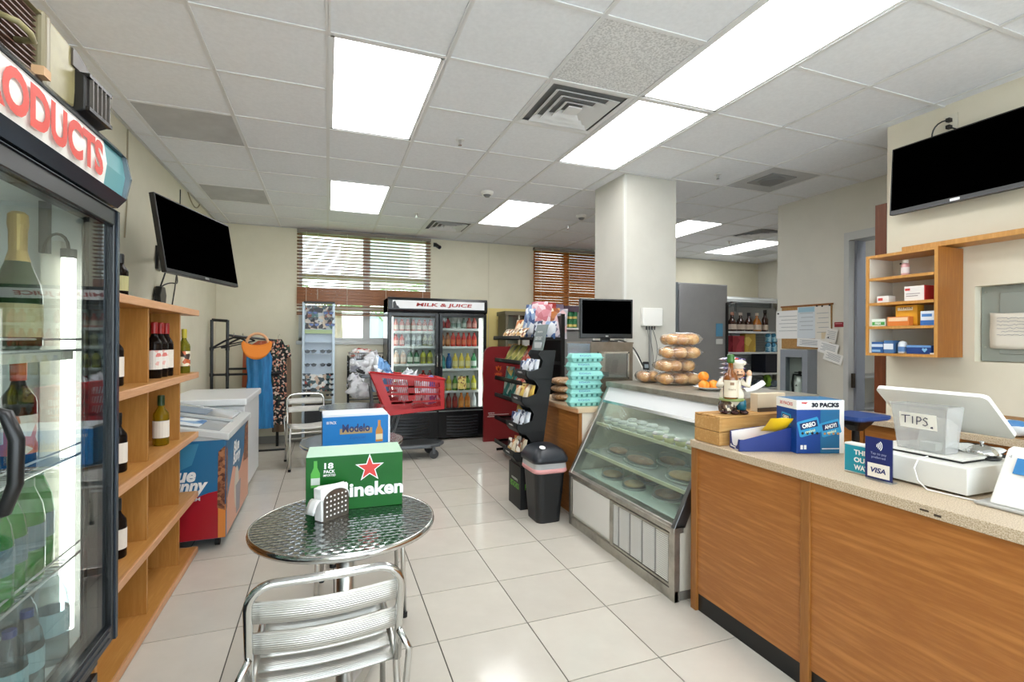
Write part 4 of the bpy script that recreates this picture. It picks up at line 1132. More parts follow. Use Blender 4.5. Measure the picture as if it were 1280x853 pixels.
rows = [
 # door, shelf z, list of (body, cap, label colour, radius, height, count), phrase
 (0, 1.545, [('d98f84', 'c23c32', 'e6d3c6', 7)], 'pink fruit drink bottles on the top shelf behind the left fridge door', 0.165),
 (0, 1.335, [('c9584e', 'a83028', 'e2b0a4', 2), ('c4cbc9', 'd8dadb', '8a8f93', 3), ('a9aa8a', 'dcdcd0', '686a52', 2)], '%s bottles on the second shelf behind the left fridge door', 0.165),
 (0, 1.085, [('d9b9a2', 'e6e2dc', 'e8d6c6', 2), ('3f6e50', '2c3138', 'cfd8c8', 2), ('b9b94c', '49602c', '8f8a4a', 2)], '%s bottles on the third shelf behind the left fridge door', 0.19),
 (0, 0.80, [('4f9a66', '2d7a44', 'd5e4d8', 4), ('6b2a22', 'b03a30', 'c9302a', 2)], '%s bottles on the fourth shelf behind the left fridge door', 0.19),
 (1, 1.59, [('a8323a', '7a2027', 'b94a4c', 2), ('c9cdcb', 'd0d4d2', '8ea39a', 2), ('9cae9c', '5d7a62', 'cfd9cf', 1), ('c87068', 'c83c34', 'e0a49a', 2)], '%s bottles on the top shelf behind the right fridge door', 0.155),
 (1, 1.33, [('9a5a34', '8a4222', 'c98a5c', 2), ('c23a36', 'b0261e', 'd96a4c', 5)], '%s bottles on the second shelf behind the right fridge door', 0.2),
 (1, 1.01, [('2f7e7c', 'dfe6e4', '4aa39c', 1), ('27568e', '2c6cb4', '3c6ca4', 1), ('d8c04c', 'e0cf6a', 'e9dc9a', 3), ('3c8c5c', '2f7a44', 'dbe6de', 1)], '%s bottles on the third shelf behind the right fridge door', 0.22),
 (1, 0.69, [('b9a53a', 'e8c82c', 'cfc27a', 2), ('5c8a3c', '39602a', 'b8b87c', 3), ('c8c23a', 'e2c832', 'dcd88a', 1)], '%s bottles on the fourth shelf behind the right fridge door', 0.21),
 (1, 0.43, [('9c5a2a', '7c3a1c', 'a86a3a', 1), ('8c2c2c', '6c1c1c', 'a03a34', 2), ('dc7a24', 'e07a1c', 'e89a4c', 2), ('c9d0d2', 'd8dcdc', 'e8ecec', 1)], '%s bottles on the bottom shelf behind the right fridge door', 0.22),
]
NAMES = {'d98f84': 'pink', 'c9584e': 'red', 'c4cbc9': 'clear', 'a9aa8a': 'pale green', 'd9b9a2': 'peach', '3f6e50': 'dark green', 'b9b94c': 'yellow-green', '4f9a66': 'green', '6b2a22': 'dark cola',
 'a8323a': 'crimson', 'c9cdcb': 'clear', '9cae9c': 'grey-green', 'c87068': 'pale red', '9a5a34': 'brown', 'c23a36': 'bright red', '2f7e7c': 'teal', '27568e': 'blue', 'd8c04c': 'yellow', '3c8c5c': 'green',
 'b9a53a': 'golden', '5c8a3c': 'olive green', 'c8c23a': 'lemon', '9c5a2a': 'amber', '8c2c2c': 'wine red', 'dc7a24': 'orange', 'c9d0d2': 'white'}
for door, z, runs, phrase, h in rows:
    tot = sum(r_[3] for r_ in runs)
    xa, xb = (x0 + 0.09, 1.42) if door == 0 else (1.51, x1 - 0.11)
    st = (xb - xa) / tot
    q = 0
    for body, cap, lab, cnt in runs:
        nm = (phrase % NAMES[body]) if '%s' in phrase else phrase
        one = nm.replace('bottles', 'bottle') if cnt == 1 else nm.replace('bottles', 'bottle', 1)
        rr = min(0.041, st * 0.46)
        o = drink(one, nm if cnt > 1 else None, dm(body), dm(cap), dm(lab), rr, h)
        for c_ in range(cnt):
            xx = xa + st * (q + 0.5)
            p = o if c_ == 0 else copy_tree(o)
            p.location = (xx, yf + 0.16, z)
            q += 1
M().box(1.75, yf + 0.012, 0.72, 1.87, yf + 0.018, 0.90).obj('price_notice', printed('price_notice_print', ['e8d98a', 'd8c468', 'e8d98a', '8a5a3a'], 40), label='small yellow notice stuck on the right fridge door glass', cat='notice')
# camera on wall
t = T('security_camera', 'small black security camera on the back wall right of the wide window', 'camera', (1.53, 7.40, 2.83), world=True)
M().box(1.50, 7.43, 2.84, 1.55, 7.45, 2.90).obj('mount', BLACK, t)
M().cyl((1.54, 7.44, 2.87), (1.58, 7.36, 2.82), 0.03, n=12).obj('housing', BLACK, t)
M().cyl((1.579, 7.362, 2.821), (1.583, 7.354, 2.817), 0.018, n=12).obj('lens', mat('camera_lens', '2a2f38', 0.1), t)

# ================================================================ shopping cart
ct = T('shopping_cart', 'red plastic shopping cart with a grey lower tray in front of the drinks fridge', 'cart', (0.95, 6.0, 0), world=True)
CRED = mat('cart_red', 'c3262b', 0.35)
CGR = mat('cart_grey', '63676b', 0.4, 0.3)
YN, YF2 = 5.82, 6.22
TL, TR, BR_, BM_, BL_ = (0.455, 1.045), (1.31, 0.945), (1.31, 0.60), (0.69, 0.545), (0.60, 0.62)
def side_pt(u, v):
    top = (TL[0] + (TR[0] - TL[0]) * u, TL[1] + (TR[1] - TL[1]) * u)
    bl = (0.66, 0.545)
    bot = (bl[0] + (BR_[0] - bl[0]) * u, bl[1] + (BR_[1] - bl[1]) * u)
    return (bot[0] + (top[0] - bot[0]) * v, bot[1] + (top[1] - bot[1]) * v)
def cart_side(y, name):
    b = M()
    def quad(u0, v0, u1, v1, sk=0.0):
        p = [side_pt(u0 , v0), side_pt(u1, v0), side_pt(u1 + sk, v1), side_pt(u0 + sk, v1)]
        b.prism(p, 'y', y - 0.006, y + 0.006)
    quad(0, 0.9, 1, 1); quad(0, 0, 1, 0.10); quad(0, 0.1, 0.13, 0.9); quad(0.94, 0.1, 1, 0.9)
    quad(0.13, 0.1, 0.32, 0.34)
    quad(0.42, 0.34, 0.52, 0.9, 0.06); quad(0.30, 0.10, 0.42, 0.34, 0.06)
    for v in (0.26, 0.48, 0.69):
        quad(0.13, v, 0.94, v + 0.055)
    for q in range(28):
        u = 0.14 + q * 0.0285
        quad(u, 0.1, u + 0.008, 0.9, 0.05 if u < 0.88 else 0)
    return b.obj(name, CRED, ct)
cart_side(YN, 'basket_side'); cart_side(YF2, 'basket_side')
def cart_plane(name, pa, pb, n=12):
    b = M()
    pa, pb = Vector((pa[0], 0, pa[1])), Vector((pb[0], 0, pb[1]))
    for q in range(n + 1):
        y = YN + (YF2 - YN) * q / n
        b.tube([(pa.x, y, pa.z), (pb.x, y, pb.z)], 0.006, 4)
    for q in range(5):
        p = pa.lerp(pb, q / 4)
        b.tube([(p.x, YN, p.z), (p.x, YF2, p.z)], 0.009, 5)
    return b.obj(name, CRED, ct)
cart_plane('basket_nose', (1.31, 0.60), (1.31, 0.945))
cart_plane('basket_floor', (0.66, 0.55), (1.31, 0.60), 14)
cart_plane('basket_gate', (0.66, 0.545), (0.455, 1.04))
M().tube([(0.45, YN, 1.05), (1.31, YN, 0.95), (1.325, YN + 0.02, 0.948), (1.325, YF2 - 0.02, 0.948), (1.31, YF2, 0.95), (0.45, YF2, 1.05)], 0.013, 8).obj('rim', CRED, ct, smooth=True)
M().tube([(0.40, YN + 0.02, 1.04), (0.33, YN + 0.03, 1.06), (0.33, YF2 - 0.03, 1.06), (0.40, YF2 - 0.02, 1.04)], 0.014, 8).obj('push_handle', BLACK, ct, smooth=True)
M().box(0.355, YN + 0.05, 0.98, 0.47, YF2 - 0.05, 1.02).obj('handle_tray', CGR, ct, bevel=0.01)
for y in (YN + 0.06, YF2 - 0.06):
    M().tube([(0.60, y, 0.13), (0.74, y, 0.36), (0.80, y, 0.56)], 0.013, 6).obj('upright_tube', CGR, ct)
    M().tube([(0.60, y, 0.13), (0.50, y, 0.6), (0.46, y, 1.0)], 0.013, 6).obj('upright_tube', CGR, ct)
tr = [(0.52, YN + 0.03), (1.15, YN - 0.01), (1.28, YN + 0.06), (1.36, YN + 0.2), (1.28, YF2 - 0.06), (1.15, YF2 + 0.01), (0.52, YF2 - 0.03)]
M().prism(tr, 'z', 0.135, 0.175).obj('lower_tray', CGR, ct, bevel=0.012, seg=3)
M().prism([(x_ * 0.94 + 0.055, (y_ - 6.02) * 0.85 + 6.02) for x_, y_ in tr], 'z', 0.175, 0.18).obj('tray_mat', mat('tray_dark', '34373a', 0.5), ct)
for (x, y) in ((1.20, YN + 0.04), (1.20, YF2 - 0.04), (0.60, YN + 0.06), (0.60, YF2 - 0.06)):
    f = M().box(x - 0.015, y - 0.022, 0.06, x + 0.015, y + 0.022, 0.14).obj('caster_fork', CGR, ct)
    M().cyl((x, y - 0.014, 0.055), (x, y + 0.014, 0.055), 0.055, n=16).obj('wheel', mat('wheel_grey', '3c3d3e', 0.6), f)
crumple('carrier_bag', 'white bag with blue print leaning out of the cart at its handle end', 'bag', (0.64, 6.02, 0.80), 0.13, 0.12, 0.18, BTIE, 11, rot=(0, -0.2, 0))
crumple('carrier_bag', 'white bag heaped at the handle end of the cart behind the blue one', 'bag', (0.56, 6.10, 0.86), 0.14, 0.09, 0.14, PLB, 12)
crumple('carrier_bag', 'white knotted bag in the middle of the cart', 'bag', (0.92, 6.02, 0.63), 0.13, 0.12, 0.19, PLB, 13)
crumple('carrier_bag', 'purple-printed white bag at the nose of the cart', 'bag', (1.17, 6.02, 0.63), 0.10, 0.12, 0.15, printed('purple_print_bag', ['e4e4ee', '5a56a8', 'e9e8f0', 'e4e4ee', '8884c4'], 9), 14)

# ================================================================ cafe tables
SWIRL = mat('engine_turned_steel', 'b9bcbc', 0.2, 1.0)
n, l, b = nodes(SWIRL)
_v = coords(SWIRL, (30, 40, 1))
_sx = n.new('ShaderNodeSeparateXYZ'); l.new(_v, _sx.inputs[0])
def mth(op, a, b_=None, c=None):
    q = n.new('ShaderNodeMath'); q.operation = op
    for i_, s_ in enumerate((a, b_, c)):
        if s_ is None: continue
        if isinstance(s_, (int, float)): q.inputs[i_].default_value = s_
        else: l.new(s_, q.inputs[i_])
    return q.outputs[0]
row = mth('FLOOR', _sx.outputs['Y'])
par = mth('MULTIPLY', mth('MODULO', mth('ABSOLUTE', row), 2.0), 0.5)
fx = mth('SUBTRACT', mth('FRACT', mth('ADD', _sx.outputs['X'], par)), 0.5)
fy = mth('SUBTRACT', mth('FRACT', _sx.outputs['Y']), 0.5)
rad = mth('SQRT', mth('ADD', mth('MULTIPLY', fx, fx), mth('MULTIPLY', fy, fy)))
_r = ramp(SWIRL, rad, [(0.0, 'c9cccc'), (0.30, 'a4a8a9'), (0.44, '6d7274'), (0.60, 'c2c5c5')])
l.new(_r.outputs[0], b.inputs['Base Color'])
bump(SWIRL, rad, 0.5, 0.004)
_rr = ramp(SWIRL, rad, [(0.0, '404040'), (0.45, '787878'), (0.6, '383838')])
l.new(_rr.outputs[0], b.inputs['Roughness'])
def table(label, x, y, r=0.335, rz=0):
    t = T('cafe_table', label, 'table', (x, y, 0), rz)
    M().lathe([(r - 0.004, 0.722), (r - 0.004, 0.738)], 64).obj('tabletop', SWIRL, t)
    M().lathe([(r - 0.006, 0.712), (r, 0.714), (r + 0.003, 0.725), (r, 0.7375), (r - 0.006, 0.7385), (r - 0.008, 0.7375)], 64, caps=False).obj('rim', CHROME, t, smooth=True)
    M().lathe([(0.11, 0.70), (0.11, 0.712)], 20).obj('top_bracket', ALU, t)
    M().lathe([(0.032, 0.06), (0.032, 0.70)], 20).obj('pedestal', ALU, t, smooth=True)
    M().lathe([(0.06, 0.05), (0.05, 0.075), (0.034, 0.09)], 20).obj('collar', ALU, t)
    for q in range(4):
        a = PI / 4 + q * PI / 2 + 0.35
        d = Vector((math.cos(a), math.sin(a), 0)); s_ = Vector((-d.y, d.x, 0))
        b = M()
        secs = []
        for (dist, w_, h0, h1) in ((0.03, 0.035, 0.035, 0.085), (0.16, 0.032, 0.03, 0.065), (0.29, 0.026, 0.022, 0.042), (0.315, 0.018, 0.022, 0.035)):
            c = d * dist
            secs += [c - s_ * w_ + Vector((0, 0, h0)), c + s_ * w_ + Vector((0, 0, h0)), c + s_ * w_ * 0.6 + Vector((0, 0, h1)), c - s_ * w_ * 0.6 + Vector((0, 0, h1))]
        fs = [(0, 3, 2, 1), (12, 13, 14, 15)]
        for k_ in range(3):
            for e in range(4):
                fs.append((k_ * 4 + e, k_ * 4 + (e + 1) % 4, k_ * 4 + 4 + (e + 1) % 4, k_ * 4 + 4 + e))
        lg = b.add(secs, fs).obj('foot', ALU, t, bevel=0.005)
        c = d * 0.295
        M().lathe([(0.022, 0.0), (0.022, 0.018), (0.014, 0.024)], 14, (c.x, c.y, 0)).obj('foot_pad', RUBBER, lg)
    return t
table('nearest round steel cafe table, under the green beer carton', 0.068, 2.0)
table('second round steel cafe table, under the blue beer carton', 0.165, 3.55)
table('farthest round steel cafe table near the red cart', 0.24, 5.3, 0.32)

# ================================================================ aluminium chairs
SLATM = noisy('ribbed_aluminium', [(0.3, 'cfcdc6'), (0.7, 'e0ded8')], 6, rough=0.38, metal=0.85)
n, l, b = nodes(SLATM)
_v = coords(SLATM)
_w = n.new('ShaderNodeTexWave'); _w.bands_direction = 'DIAGONAL' if False else 'Z'
_w.inputs['Scale'].default_value = 48
l.new(_v, _w.inputs['Vector'])
bump(SLATM, _w.outputs['Fac'], 0.7, 0.003)
SEATM = noisy('ribbed_aluminium_seat', [(0.3, 'cfcdc6'), (0.7, 'e0ded8')], 6, rough=0.38, metal=0.85)
n, l, b = nodes(SEATM)
_v = coords(SEATM)
_w = n.new('ShaderNodeTexWave'); _w.bands_direction = 'Y'
_w.inputs['Scale'].default_value = 48
l.new(_v, _w.inputs['Vector'])
bump(SEATM, _w.outputs['Fac'], 0.7, 0.003)
def chair(label, x, y, rz):
    """local: sitter looks along +Y; back at y = -0.2"""
    t = T('aluminium_chair', label, 'chair', (x, y, 0), rz)
    W = 0.20
    zt = 0.775
    def zy(z): return -0.20 - (z - 0.45) * 0.22       # lean of the back
    rc = 0.065
    lp = [(-W, 0.46), (-W, 0.58), (-W, zt - rc)] + [(-W + rc - rc * math.cos(R(a)), zt - rc + rc * math.sin(R(a))) for a in range(15, 91, 15)]
    loop = [(x_, zy(z_), z_) for x_, z_ in lp]
    loop += [(-W + rc + (2 * W - 2 * rc) * q / 8, zy(zt) - 0.014 * math.sin(PI * q / 8), zt + 0.004 * math.sin(PI * q / 8)) for q in range(1, 8)]
    loop += [(-x_, zy(z_), z_) for x_, z_ in lp[::-1]]
    M().tube(loop, 0.0125, 10).obj('back_frame', CHROME, t, smooth=True)
    for sx in (-1, 1):
        M().tube([(sx * W, zy(0.60), 0.60), (sx * W, -0.19, 0.44), (sx * (W + 0.005), -0.215, 0.30), (sx * (W + 0.015), -0.27, 0.012)], 0.0115, 8).obj('leg', ALU, t, smooth=True)
        M().tube([(sx * W, -0.19, 0.445), (sx * W, 0.15, 0.45), (sx * (W + 0.002), 0.195, 0.43), (sx * (W + 0.006), 0.21, 0.38), (sx * (W + 0.015), 0.24, 0.012)], 0.0115, 8).obj('leg', ALU, t, smooth=True)
        for yy in (-0.27, 0.24):
            M().lathe([(0.015, 0), (0.0155, 0.025)], 10, (sx * (W + 0.015), yy, 0)).obj('foot_cap', RUBBER, t)
        M().tube([(sx * (W - 0.0), -0.235, 0.56), (sx * (W + 0.03), -0.24, 0.50), (sx * (W + 0.025), -0.22, 0.40), (sx * (W + 0.012), -0.235, 0.18)], 0.010, 8).obj('side_brace', CHROME, t, smooth=True)
    M().tube([(-W, -0.2, 0.27), (W, -0.2, 0.27)], 0.009, 8).obj('stretcher', ALU, t)
    M().tube([(-W, 0.19, 0.40), (W, 0.19, 0.40)], 0.009, 8).obj('stretcher', ALU, t)
    for z0, hh in ((0.665, 0.062), (0.572, 0.062)):
        def fb(u, v, z0=z0, hh=hh):
            z = z0 + hh * v
            return (-W + 0.008 + (2 * W - 0.016) * u, zy(z) - 0.030 * math.sin(PI * u) - 0.004, z)
        M().grid(fb, 14, 2).obj('back_slat', SLATM, t, smooth=True, solid=0.008)
    for q in range(5):
        y0_ = -0.185 + q * 0.073
        def fs_(u, v, y0_=y0_):
            return (-W + 0.01 + (2 * W - 0.02) * u, y0_ + 0.062 * v, 0.452 - 0.012 * math.sin(PI * u))
        M().grid(fs_, 10, 2).obj('seat_slat', SEATM, t, smooth=True, solid=0.008)
    return t
chair('aluminium chair in the foreground, its back towards the camera', 0.0, 1.73, 0.02)
chair('aluminium chair between the first two tables, mostly behind the green carton', 0.175, 2.82, PI - 0.05)
chair('aluminium chair tucked at the far side of the second table', 0.24, 4.38, PI)
chair('aluminium chair with white-looking back standing left of the farthest table', -0.20, 6.05, PI + 0.15)

# ================================================================ cartons and napkins on the tables
def carton(name, label, x0, x1, y0, y1, z0, z1, m, topm, rz=0.0):
    cx, cy = (x0 + x1) / 2, (y0 + y1) / 2
    t = T(name, label, 'carton', (cx, cy, z0), rz)
    w, d, h = (x1 - x0) / 2, (y1 - y0) / 2, z1 - z0
    M().box(-w, -d, 0, w, d, h - 0.002).obj('carton_body', m, t, bevel=0.002)
    M().box(-w + 0.001, -d + 0.001, h - 0.002, w - 0.001, d - 0.001, h).obj('top_flap', topm, t)
    return t, w, d, h
HG_ = mat('carton_green', '055a15', 0.4, spec=0.3)
t, w, d, h = carton('beer_carton', 'green beer carton with a red star on the nearest table', -0.075, 0.30, 2.10, 2.30, 0.7385, 0.7385 + 0.222, HG_, mat('carton_top_pale', 'b9dcc0', 0.3), -0.03)
cf = (0, -d, 0)
star = [(0.052 * (1 if i % 2 == 0 else 0.40) * math.sin(PI * i / 5), 0.052 * (1 if i % 2 == 0 else 0.40) * math.cos(PI * i / 5)) for i in range(10)]
patch([(x_ * 1.14 + 0.055, y_ * 1.14 + 0.162) for x_, y_ in star], WHITEP, t, cf, lift=0.001, name='star')
patch([(x_ * 0.93 + 0.055, y_ * 0.93 + 0.162) for x_, y_ in star], mat('star_red', 'd2382f', 0.4), t, cf, lift=0.002, name='star')
text('Heineken', WHITEP, t, (0.035, -d, 0.078), 0.31, 0.058, bold=0.035)
text('18', WHITEP, t, (-0.102, -d, 0.183), 0.034, 0.024, bold=0.03)
text('PACK', WHITEP, t, (-0.100, -d, 0.160), 0.042, 0.013, bold=0.02)
text('IMPORTED', WHITEP, t, (-0.100, -d, 0.145), 0.046, 0.009, bold=0.01)
def flat_bottle(t, x, z, s, glass, lab, d_):
    p = [(-0.5, 0), (0.5, 0), (0.5, 1.6), (0.2, 2.3), (0.18, 3.1), (-0.18, 3.1), (-0.2, 2.3), (-0.5, 1.6)]
    patch([(x + a * s, z + b_ * s) for a, b_ in p], glass, t, (0, -d_, 0), lift=0.001, name='bottle_print')
    patch([(x + a * s, z + b_ * s) for a, b_ in [(-0.48, 0.3), (0.48, 0.3), (0.48, 1.1), (-0.48, 1.1)]], lab, t, (0, -d_, 0), lift=0.002, name='bottle_print')
flat_bottle(t, -0.152, 0.10, 0.034, mat('printed_green_glass', '4fa83a', 0.4), mat('printed_label', 'cfd8cc', 0.4), d)
M().box(w - 0.0005, -0.03, 0.12, w + 0.001, 0.03, 0.16).obj('hand_hole', BLACK, t)
text('Heineken', WHITEP, t, (w, 0.0, 0.078), 0.17, 0.05, (0, 1, 0), bold=0.03)
t, w, d, h = carton('beer_carton', 'light blue beer carton on the second table', -0.03, 0.375, 3.33, 3.56, 0.7385, 0.7385 + 0.195, mat('carton_blue', '1b7cc6', 0.4, spec=0.3), mat('carton_top_white', 'c6dff0', 0.3), 0.03)
M().box(-w + 0.002, -d + 0.002, h, w - 0.005, d - 0.002, h + 0.012).obj('open_flap', mat('flap_white', 'e6ecf2', 0.4), t)
M().box(w - 0.001, -d + 0.002, 0.01, w + 0.012, d, h - 0.01).obj('end_flap', mat('flap_white', 'e6ecf2', 0.4), t)
patch(rect(0.20, 0.035, 0.0, 0.098), mat('gold_band', 'b39a6a', 0.4), t, (0, -d, 0), lift=0.001, name='gold_band')
text('Modelo', mat('modelo_navy', '1c2f66', 0.4), t, (0.0, -d, 0.118), 0.17, 0.052, bold=0.03, lift=0.0025)
text('Especial', mat('modelo_blue2', '1b5fa8', 0.4), t, (0.01, -d, 0.055), 0.10, 0.026, shear=0.3, lift=0.0025)
text('18 PACK', WHITEP, t, (-0.15, -d, 0.158), 0.06, 0.018, bold=0.02)
flat_bottle(t, 0.145, 0.02, 0.045, mat('printed_amber_glass', 'c8862c', 0.4), mat('printed_label2', 'e4d9b6', 0.4), d)
nh = T('napkin_holder', 'perforated metal napkin holder with white napkins beside the green carton', 'napkin holder', (0.022, 2.035, 0.7385), R(40))
HB = mat('holder_steel', '8f8880', 0.32, 0.9)
def holed(y):
    b = M()
    pts = [(-0.06, 0), (0.06, 0), (0.06, 0.075)] + [(0.06 * math.cos(R(a)), 0.075 + 0.038 * math.sin(R(a))) for a in range(15, 166, 15)] + [(-0.06, 0.075)]
    return b.prism(pts, 'y', y - 0.0012, y + 0.0012)
holed(-0.02).obj('front_plate', HB, nh)
holed(0.024).obj('rear_plate', HB, nh)
hd = M()
for q in range(6):
    for k_ in range(5):
        hd.cyl((-0.045 + q * 0.018, -0.0225, 0.018 + k_ * 0.018), (-0.045 + q * 0.018, -0.0212, 0.018 + k_ * 0.018), 0.0036, n=8)
hd.obj('punched_holes', WHITEP, nh)
M().box(-0.06, -0.019, 0, 0.06, 0.023, 0.002).obj('base_plate', HB, nh)
np_ = M()
for q in range(7):
    y = -0.017 + q * 0.0055
    np_.prism([(-0.066, 0.003), (0.058, 0.003), (0.060, 0.118 + 0.004 * math.sin(q * 2)), (-0.05, 0.13 + 0.005 * math.sin(q)), (-0.072, 0.125)], 'y', y, y + 0.004)
np_.obj('napkins', PAPER, label='stack of white paper napkins in the metal holder', cat='napkins', loc=(0.022, 2.035, 0.7390), rz=R(40))
M().grid(lambda u, v: (-0.066 - 0.045 * u, -0.03 + 0.05 * v, 0.08 + 0.02 * math.sin(u * 2.5) - 0.05 * u * u), 6, 3).obj('loose_napkin', PAPER, nh, smooth=True, solid=0.001)
# ================================================================ snack corner
# red end panel
rp = T('red_display_panel', 'dark red upright panel with an orange emblem standing right of the drinks fridge', 'display panel', (2.34, 6.6, 0), world=True)
pts = [(2.62, 0), (2.62, 1.335), (2.17, 1.335)] + [(2.17 + 0.12 * math.cos(R(a)) - 0.0, 1.215 + 0.12 * math.sin(R(a))) for a in (110, 130, 150, 170)] + [(2.045, 1.10), (2.035, 0.95), (2.05, 0.8), (2.035, 0.6), (2.05, 0.4), (2.045, 0)]
M().prism(pts, 'y', 6.58, 6.62).obj('panel', mat('panel_dark_red', '7c161b', 0.4), rp)
ORP = mat('emblem_orange', 'e2622a', 0.5)
for a in (-35, 0, 35):
    s_, c_ = math.sin(R(a)), math.cos(R(a))
    patch([(0.0, -0.02), (0.022 * c_ + 0.035 * s_, 0.035 * c_ - 0.022 * s_), (0.07 * s_, 0.07 * c_), (-0.022 * c_ + 0.035 * s_, 0.035 * c_ + 0.022 * s_)], ORP, rp, (2.26, 6.58, 1.0), lift=0.002, name='emblem')
text('VERO', ORP, rp, (2.26, 6.58, 0.945), 0.11, 0.035, bold=0.03)
text('www.', WHITEP, rp, (2.16, 6.58, 0.40), 0.10, 0.014)
patch(rect(0.30, 0.010), mat('dull_white_print', 'c9b8b4', 0.5), rp, (2.27, 6.58, 0.375), name='small_print')
patch(rect(0.12, 0.010), mat('dull_white_print', 'c9b8b4', 0.5), rp, (2.16, 6.58, 0.35), name='small_print')
# bread display cabinet behind
bc = T('bread_cabinet', 'glass bread cabinet against the yellow wall behind the snack rack', 'display cabinet', (2.62, 7.1, 0), world=True)
M().box(2.50, 6.95, 0.0, 2.95, 7.3, 1.30).obj('cabinet', mat('dark_cabinet', '2f2a28', 0.5), bc)
M().box(2.50, 6.95, 1.30, 2.54, 7.3, 1.84).box(2.90, 6.95, 1.30, 2.95, 7.3, 1.84).box(2.54, 7.27, 1.30, 2.90, 7.3, 1.80).box(2.48, 6.93, 1.80, 2.97, 7.32, 1.86).obj('frame', mat('olive_grey_frame', '6f6a58', 0.4), bc)
M().box(2.70, 6.94, 1.30, 2.725, 6.955, 1.80).obj('mullion', mat('pale_mullion', 'bfb9a8', 0.4), bc)
M().box(2.54, 6.955, 1.30, 2.90, 6.96, 1.80).obj('glass', GLASS, bc)
M().box(2.54, 7.262, 1.30, 2.90, 7.27, 1.80).obj('back_lining', mat('pale_back_lining', 'd8d2c0', 0.6), bc)
M().box(2.54, 6.98, 1.5, 2.90, 7.26, 1.51).obj('shelf', STEEL, bc)
BUN = noisy('bun_crust', [(0.3, 'b4793c'), (0.6, 'd9a968'), (0.8, 'e8c890')], 18, rough=0.6, detail=3)
for q in range(4):
    M().ball((2.60 + q * 0.085, 7.05, 1.335), 0.055, 0.055, 0.035).obj('bread_roll', BUN, smooth=True, label='bread rolls in the glass cabinet by the yellow wall', cat='bread', group='rolls in the bread cabinet')

# snack rack
sr = T('snack_rack', 'black tiered metal snack rack crammed with crisp packets', 'rack', (2.2, 5.35, 0), world=True)
for y in (4.92, 5.82):
    M().box(2.42, y - 0.015, 0.0, 2.46, y + 0.015, 1.72).obj('upright', BLACKM, sr)
    M().box(1.98, y - 0.01, 0.05, 2.44, y + 0.01, 0.08).obj('foot', BLACKM, sr)
M().box(2.43, 4.93, 0.15, 2.445, 5.81, 1.70).obj('back_panel', mat('rack_back', '222222', 0.6), sr)
TRAYZ = [0.17, 0.46, 0.74, 0.95, 1.17, 1.44]
TX = [1.95, 1.95, 1.95, 1.95, 1.95, 1.93]
for z, tx in zip(TRAYZ, TX):
    M().box(tx, 4.93, z - 0.012, 2.43, 5.81, z).box(tx, 4.93, z - 0.012, tx + 0.012, 5.81, z + 0.035).box(tx, 4.92, z - 0.012, 2.43, 4.93, z + 0.02).box(tx, 5.81, z - 0.012, 2.43, 5.82, z + 0.02).obj('tray', BLACKM, sr)
w = M()
for q in range(14):
    w.box(1.93, 4.95 + q * 0.065, 0.165, 2.42, 4.953 + q * 0.065, 0.17)
w.obj('wire_deck', BLACKM, sr)
BAGM = {
 'blue and white': printed('chip_blue', ['4a6ea8', 'e8ecf2', '8fa8cc', 'dfe6ee', '3a5488'], 16),
 'pink': printed('chip_pink', ['e4a8b4', 'f0d8dc', 'd98c98', 'f2e8e4', 'c8707c'], 14),
 'orange': printed('chip_orange', ['e0a05c', 'f0e2c8', 'c87838', 'e8c89c', 'a85828'], 15),
 'cream and brown': printed('chip_cream', ['ead8b8', 'b88a58', 'f2eadc', '3a2c2a', 'd8b070', 'f0e8e0', '7c4a3a'], 26),
 'olive green': printed('chip_olive', ['7c8a3c', 'b8b45c', '5c6a2c', 'd8cc7c', '98a048'], 15),
 'red': printed('chip_red', ['c03a34', 'd8604c', 'a82a28', 'e8b89c', 'c84a3c'], 14),
 'teal': printed('chip_teal', ['1f6a64', '2c8a80', '184f4c', 'cfe0d8', '1f6a64', 'd8b848'], 11),
 'yellow': printed('chip_yellow', ['d8a83c', 'e8c868', 'b87c28', 'f0dca0'], 14),
 'dark navy': printed('chip_navy', ['1c2440', 'dfe4ee', '2c3864', '161c30', 'c8ced8'], 22),
 'grey and pink': printed('chip_grey', ['b8b4bc', 'e8dce0', '9890a0', 'e0b8bc'], 16),
}
def packet(label, loc, w, h, m, rot=(0, 0, 0), group=None, d=0.05, name='crisp_packet', cat='packet'):
    rnd = random.Random(int(abs(loc[0]) * 1000 + abs(loc[1]) * 7000 + abs(loc[2]) * 13000))
    ph = rnd.uniform(0, 6)
    def side(sg):
        def fn(u, v):
            x = (u - 0.5) * w * (1 - 0.06 * math.sin(PI * v))
            p = (math.sin(PI * u) ** 0.6) * (math.sin(PI * v) ** 0.5)
            y = sg * d * 0.5 * p * (1 + 0.15 * math.sin(9 * u + ph) * math.sin(7 * v + ph)) 
            return (x, y, v * h)
        return fn
    b = M()
    b.grid(side(-1), 8, 10)
    n0 = len(b.f)
    b.grid(side(1), 8, 10)
    b.f[n0:] = [f[::-1] for f in b.f[n0:]]
    return b.obj(name, m, loc=loc, rot=rot, smooth=True, label=label, cat=cat, group=group)
RX = -PI / 2     # packets turned to face the aisle (-X)
def rack_packets(z, tray, specs):
    for (y, x, c, w, h, lean, tw) in specs:
        packet('%s crisp packet on the %s of the snack rack' % (c, tray), (x, y, z), w, h, BAGM[c], rot=(lean, 0, RX + tw), group='%s packets, %s' % (c, tray))
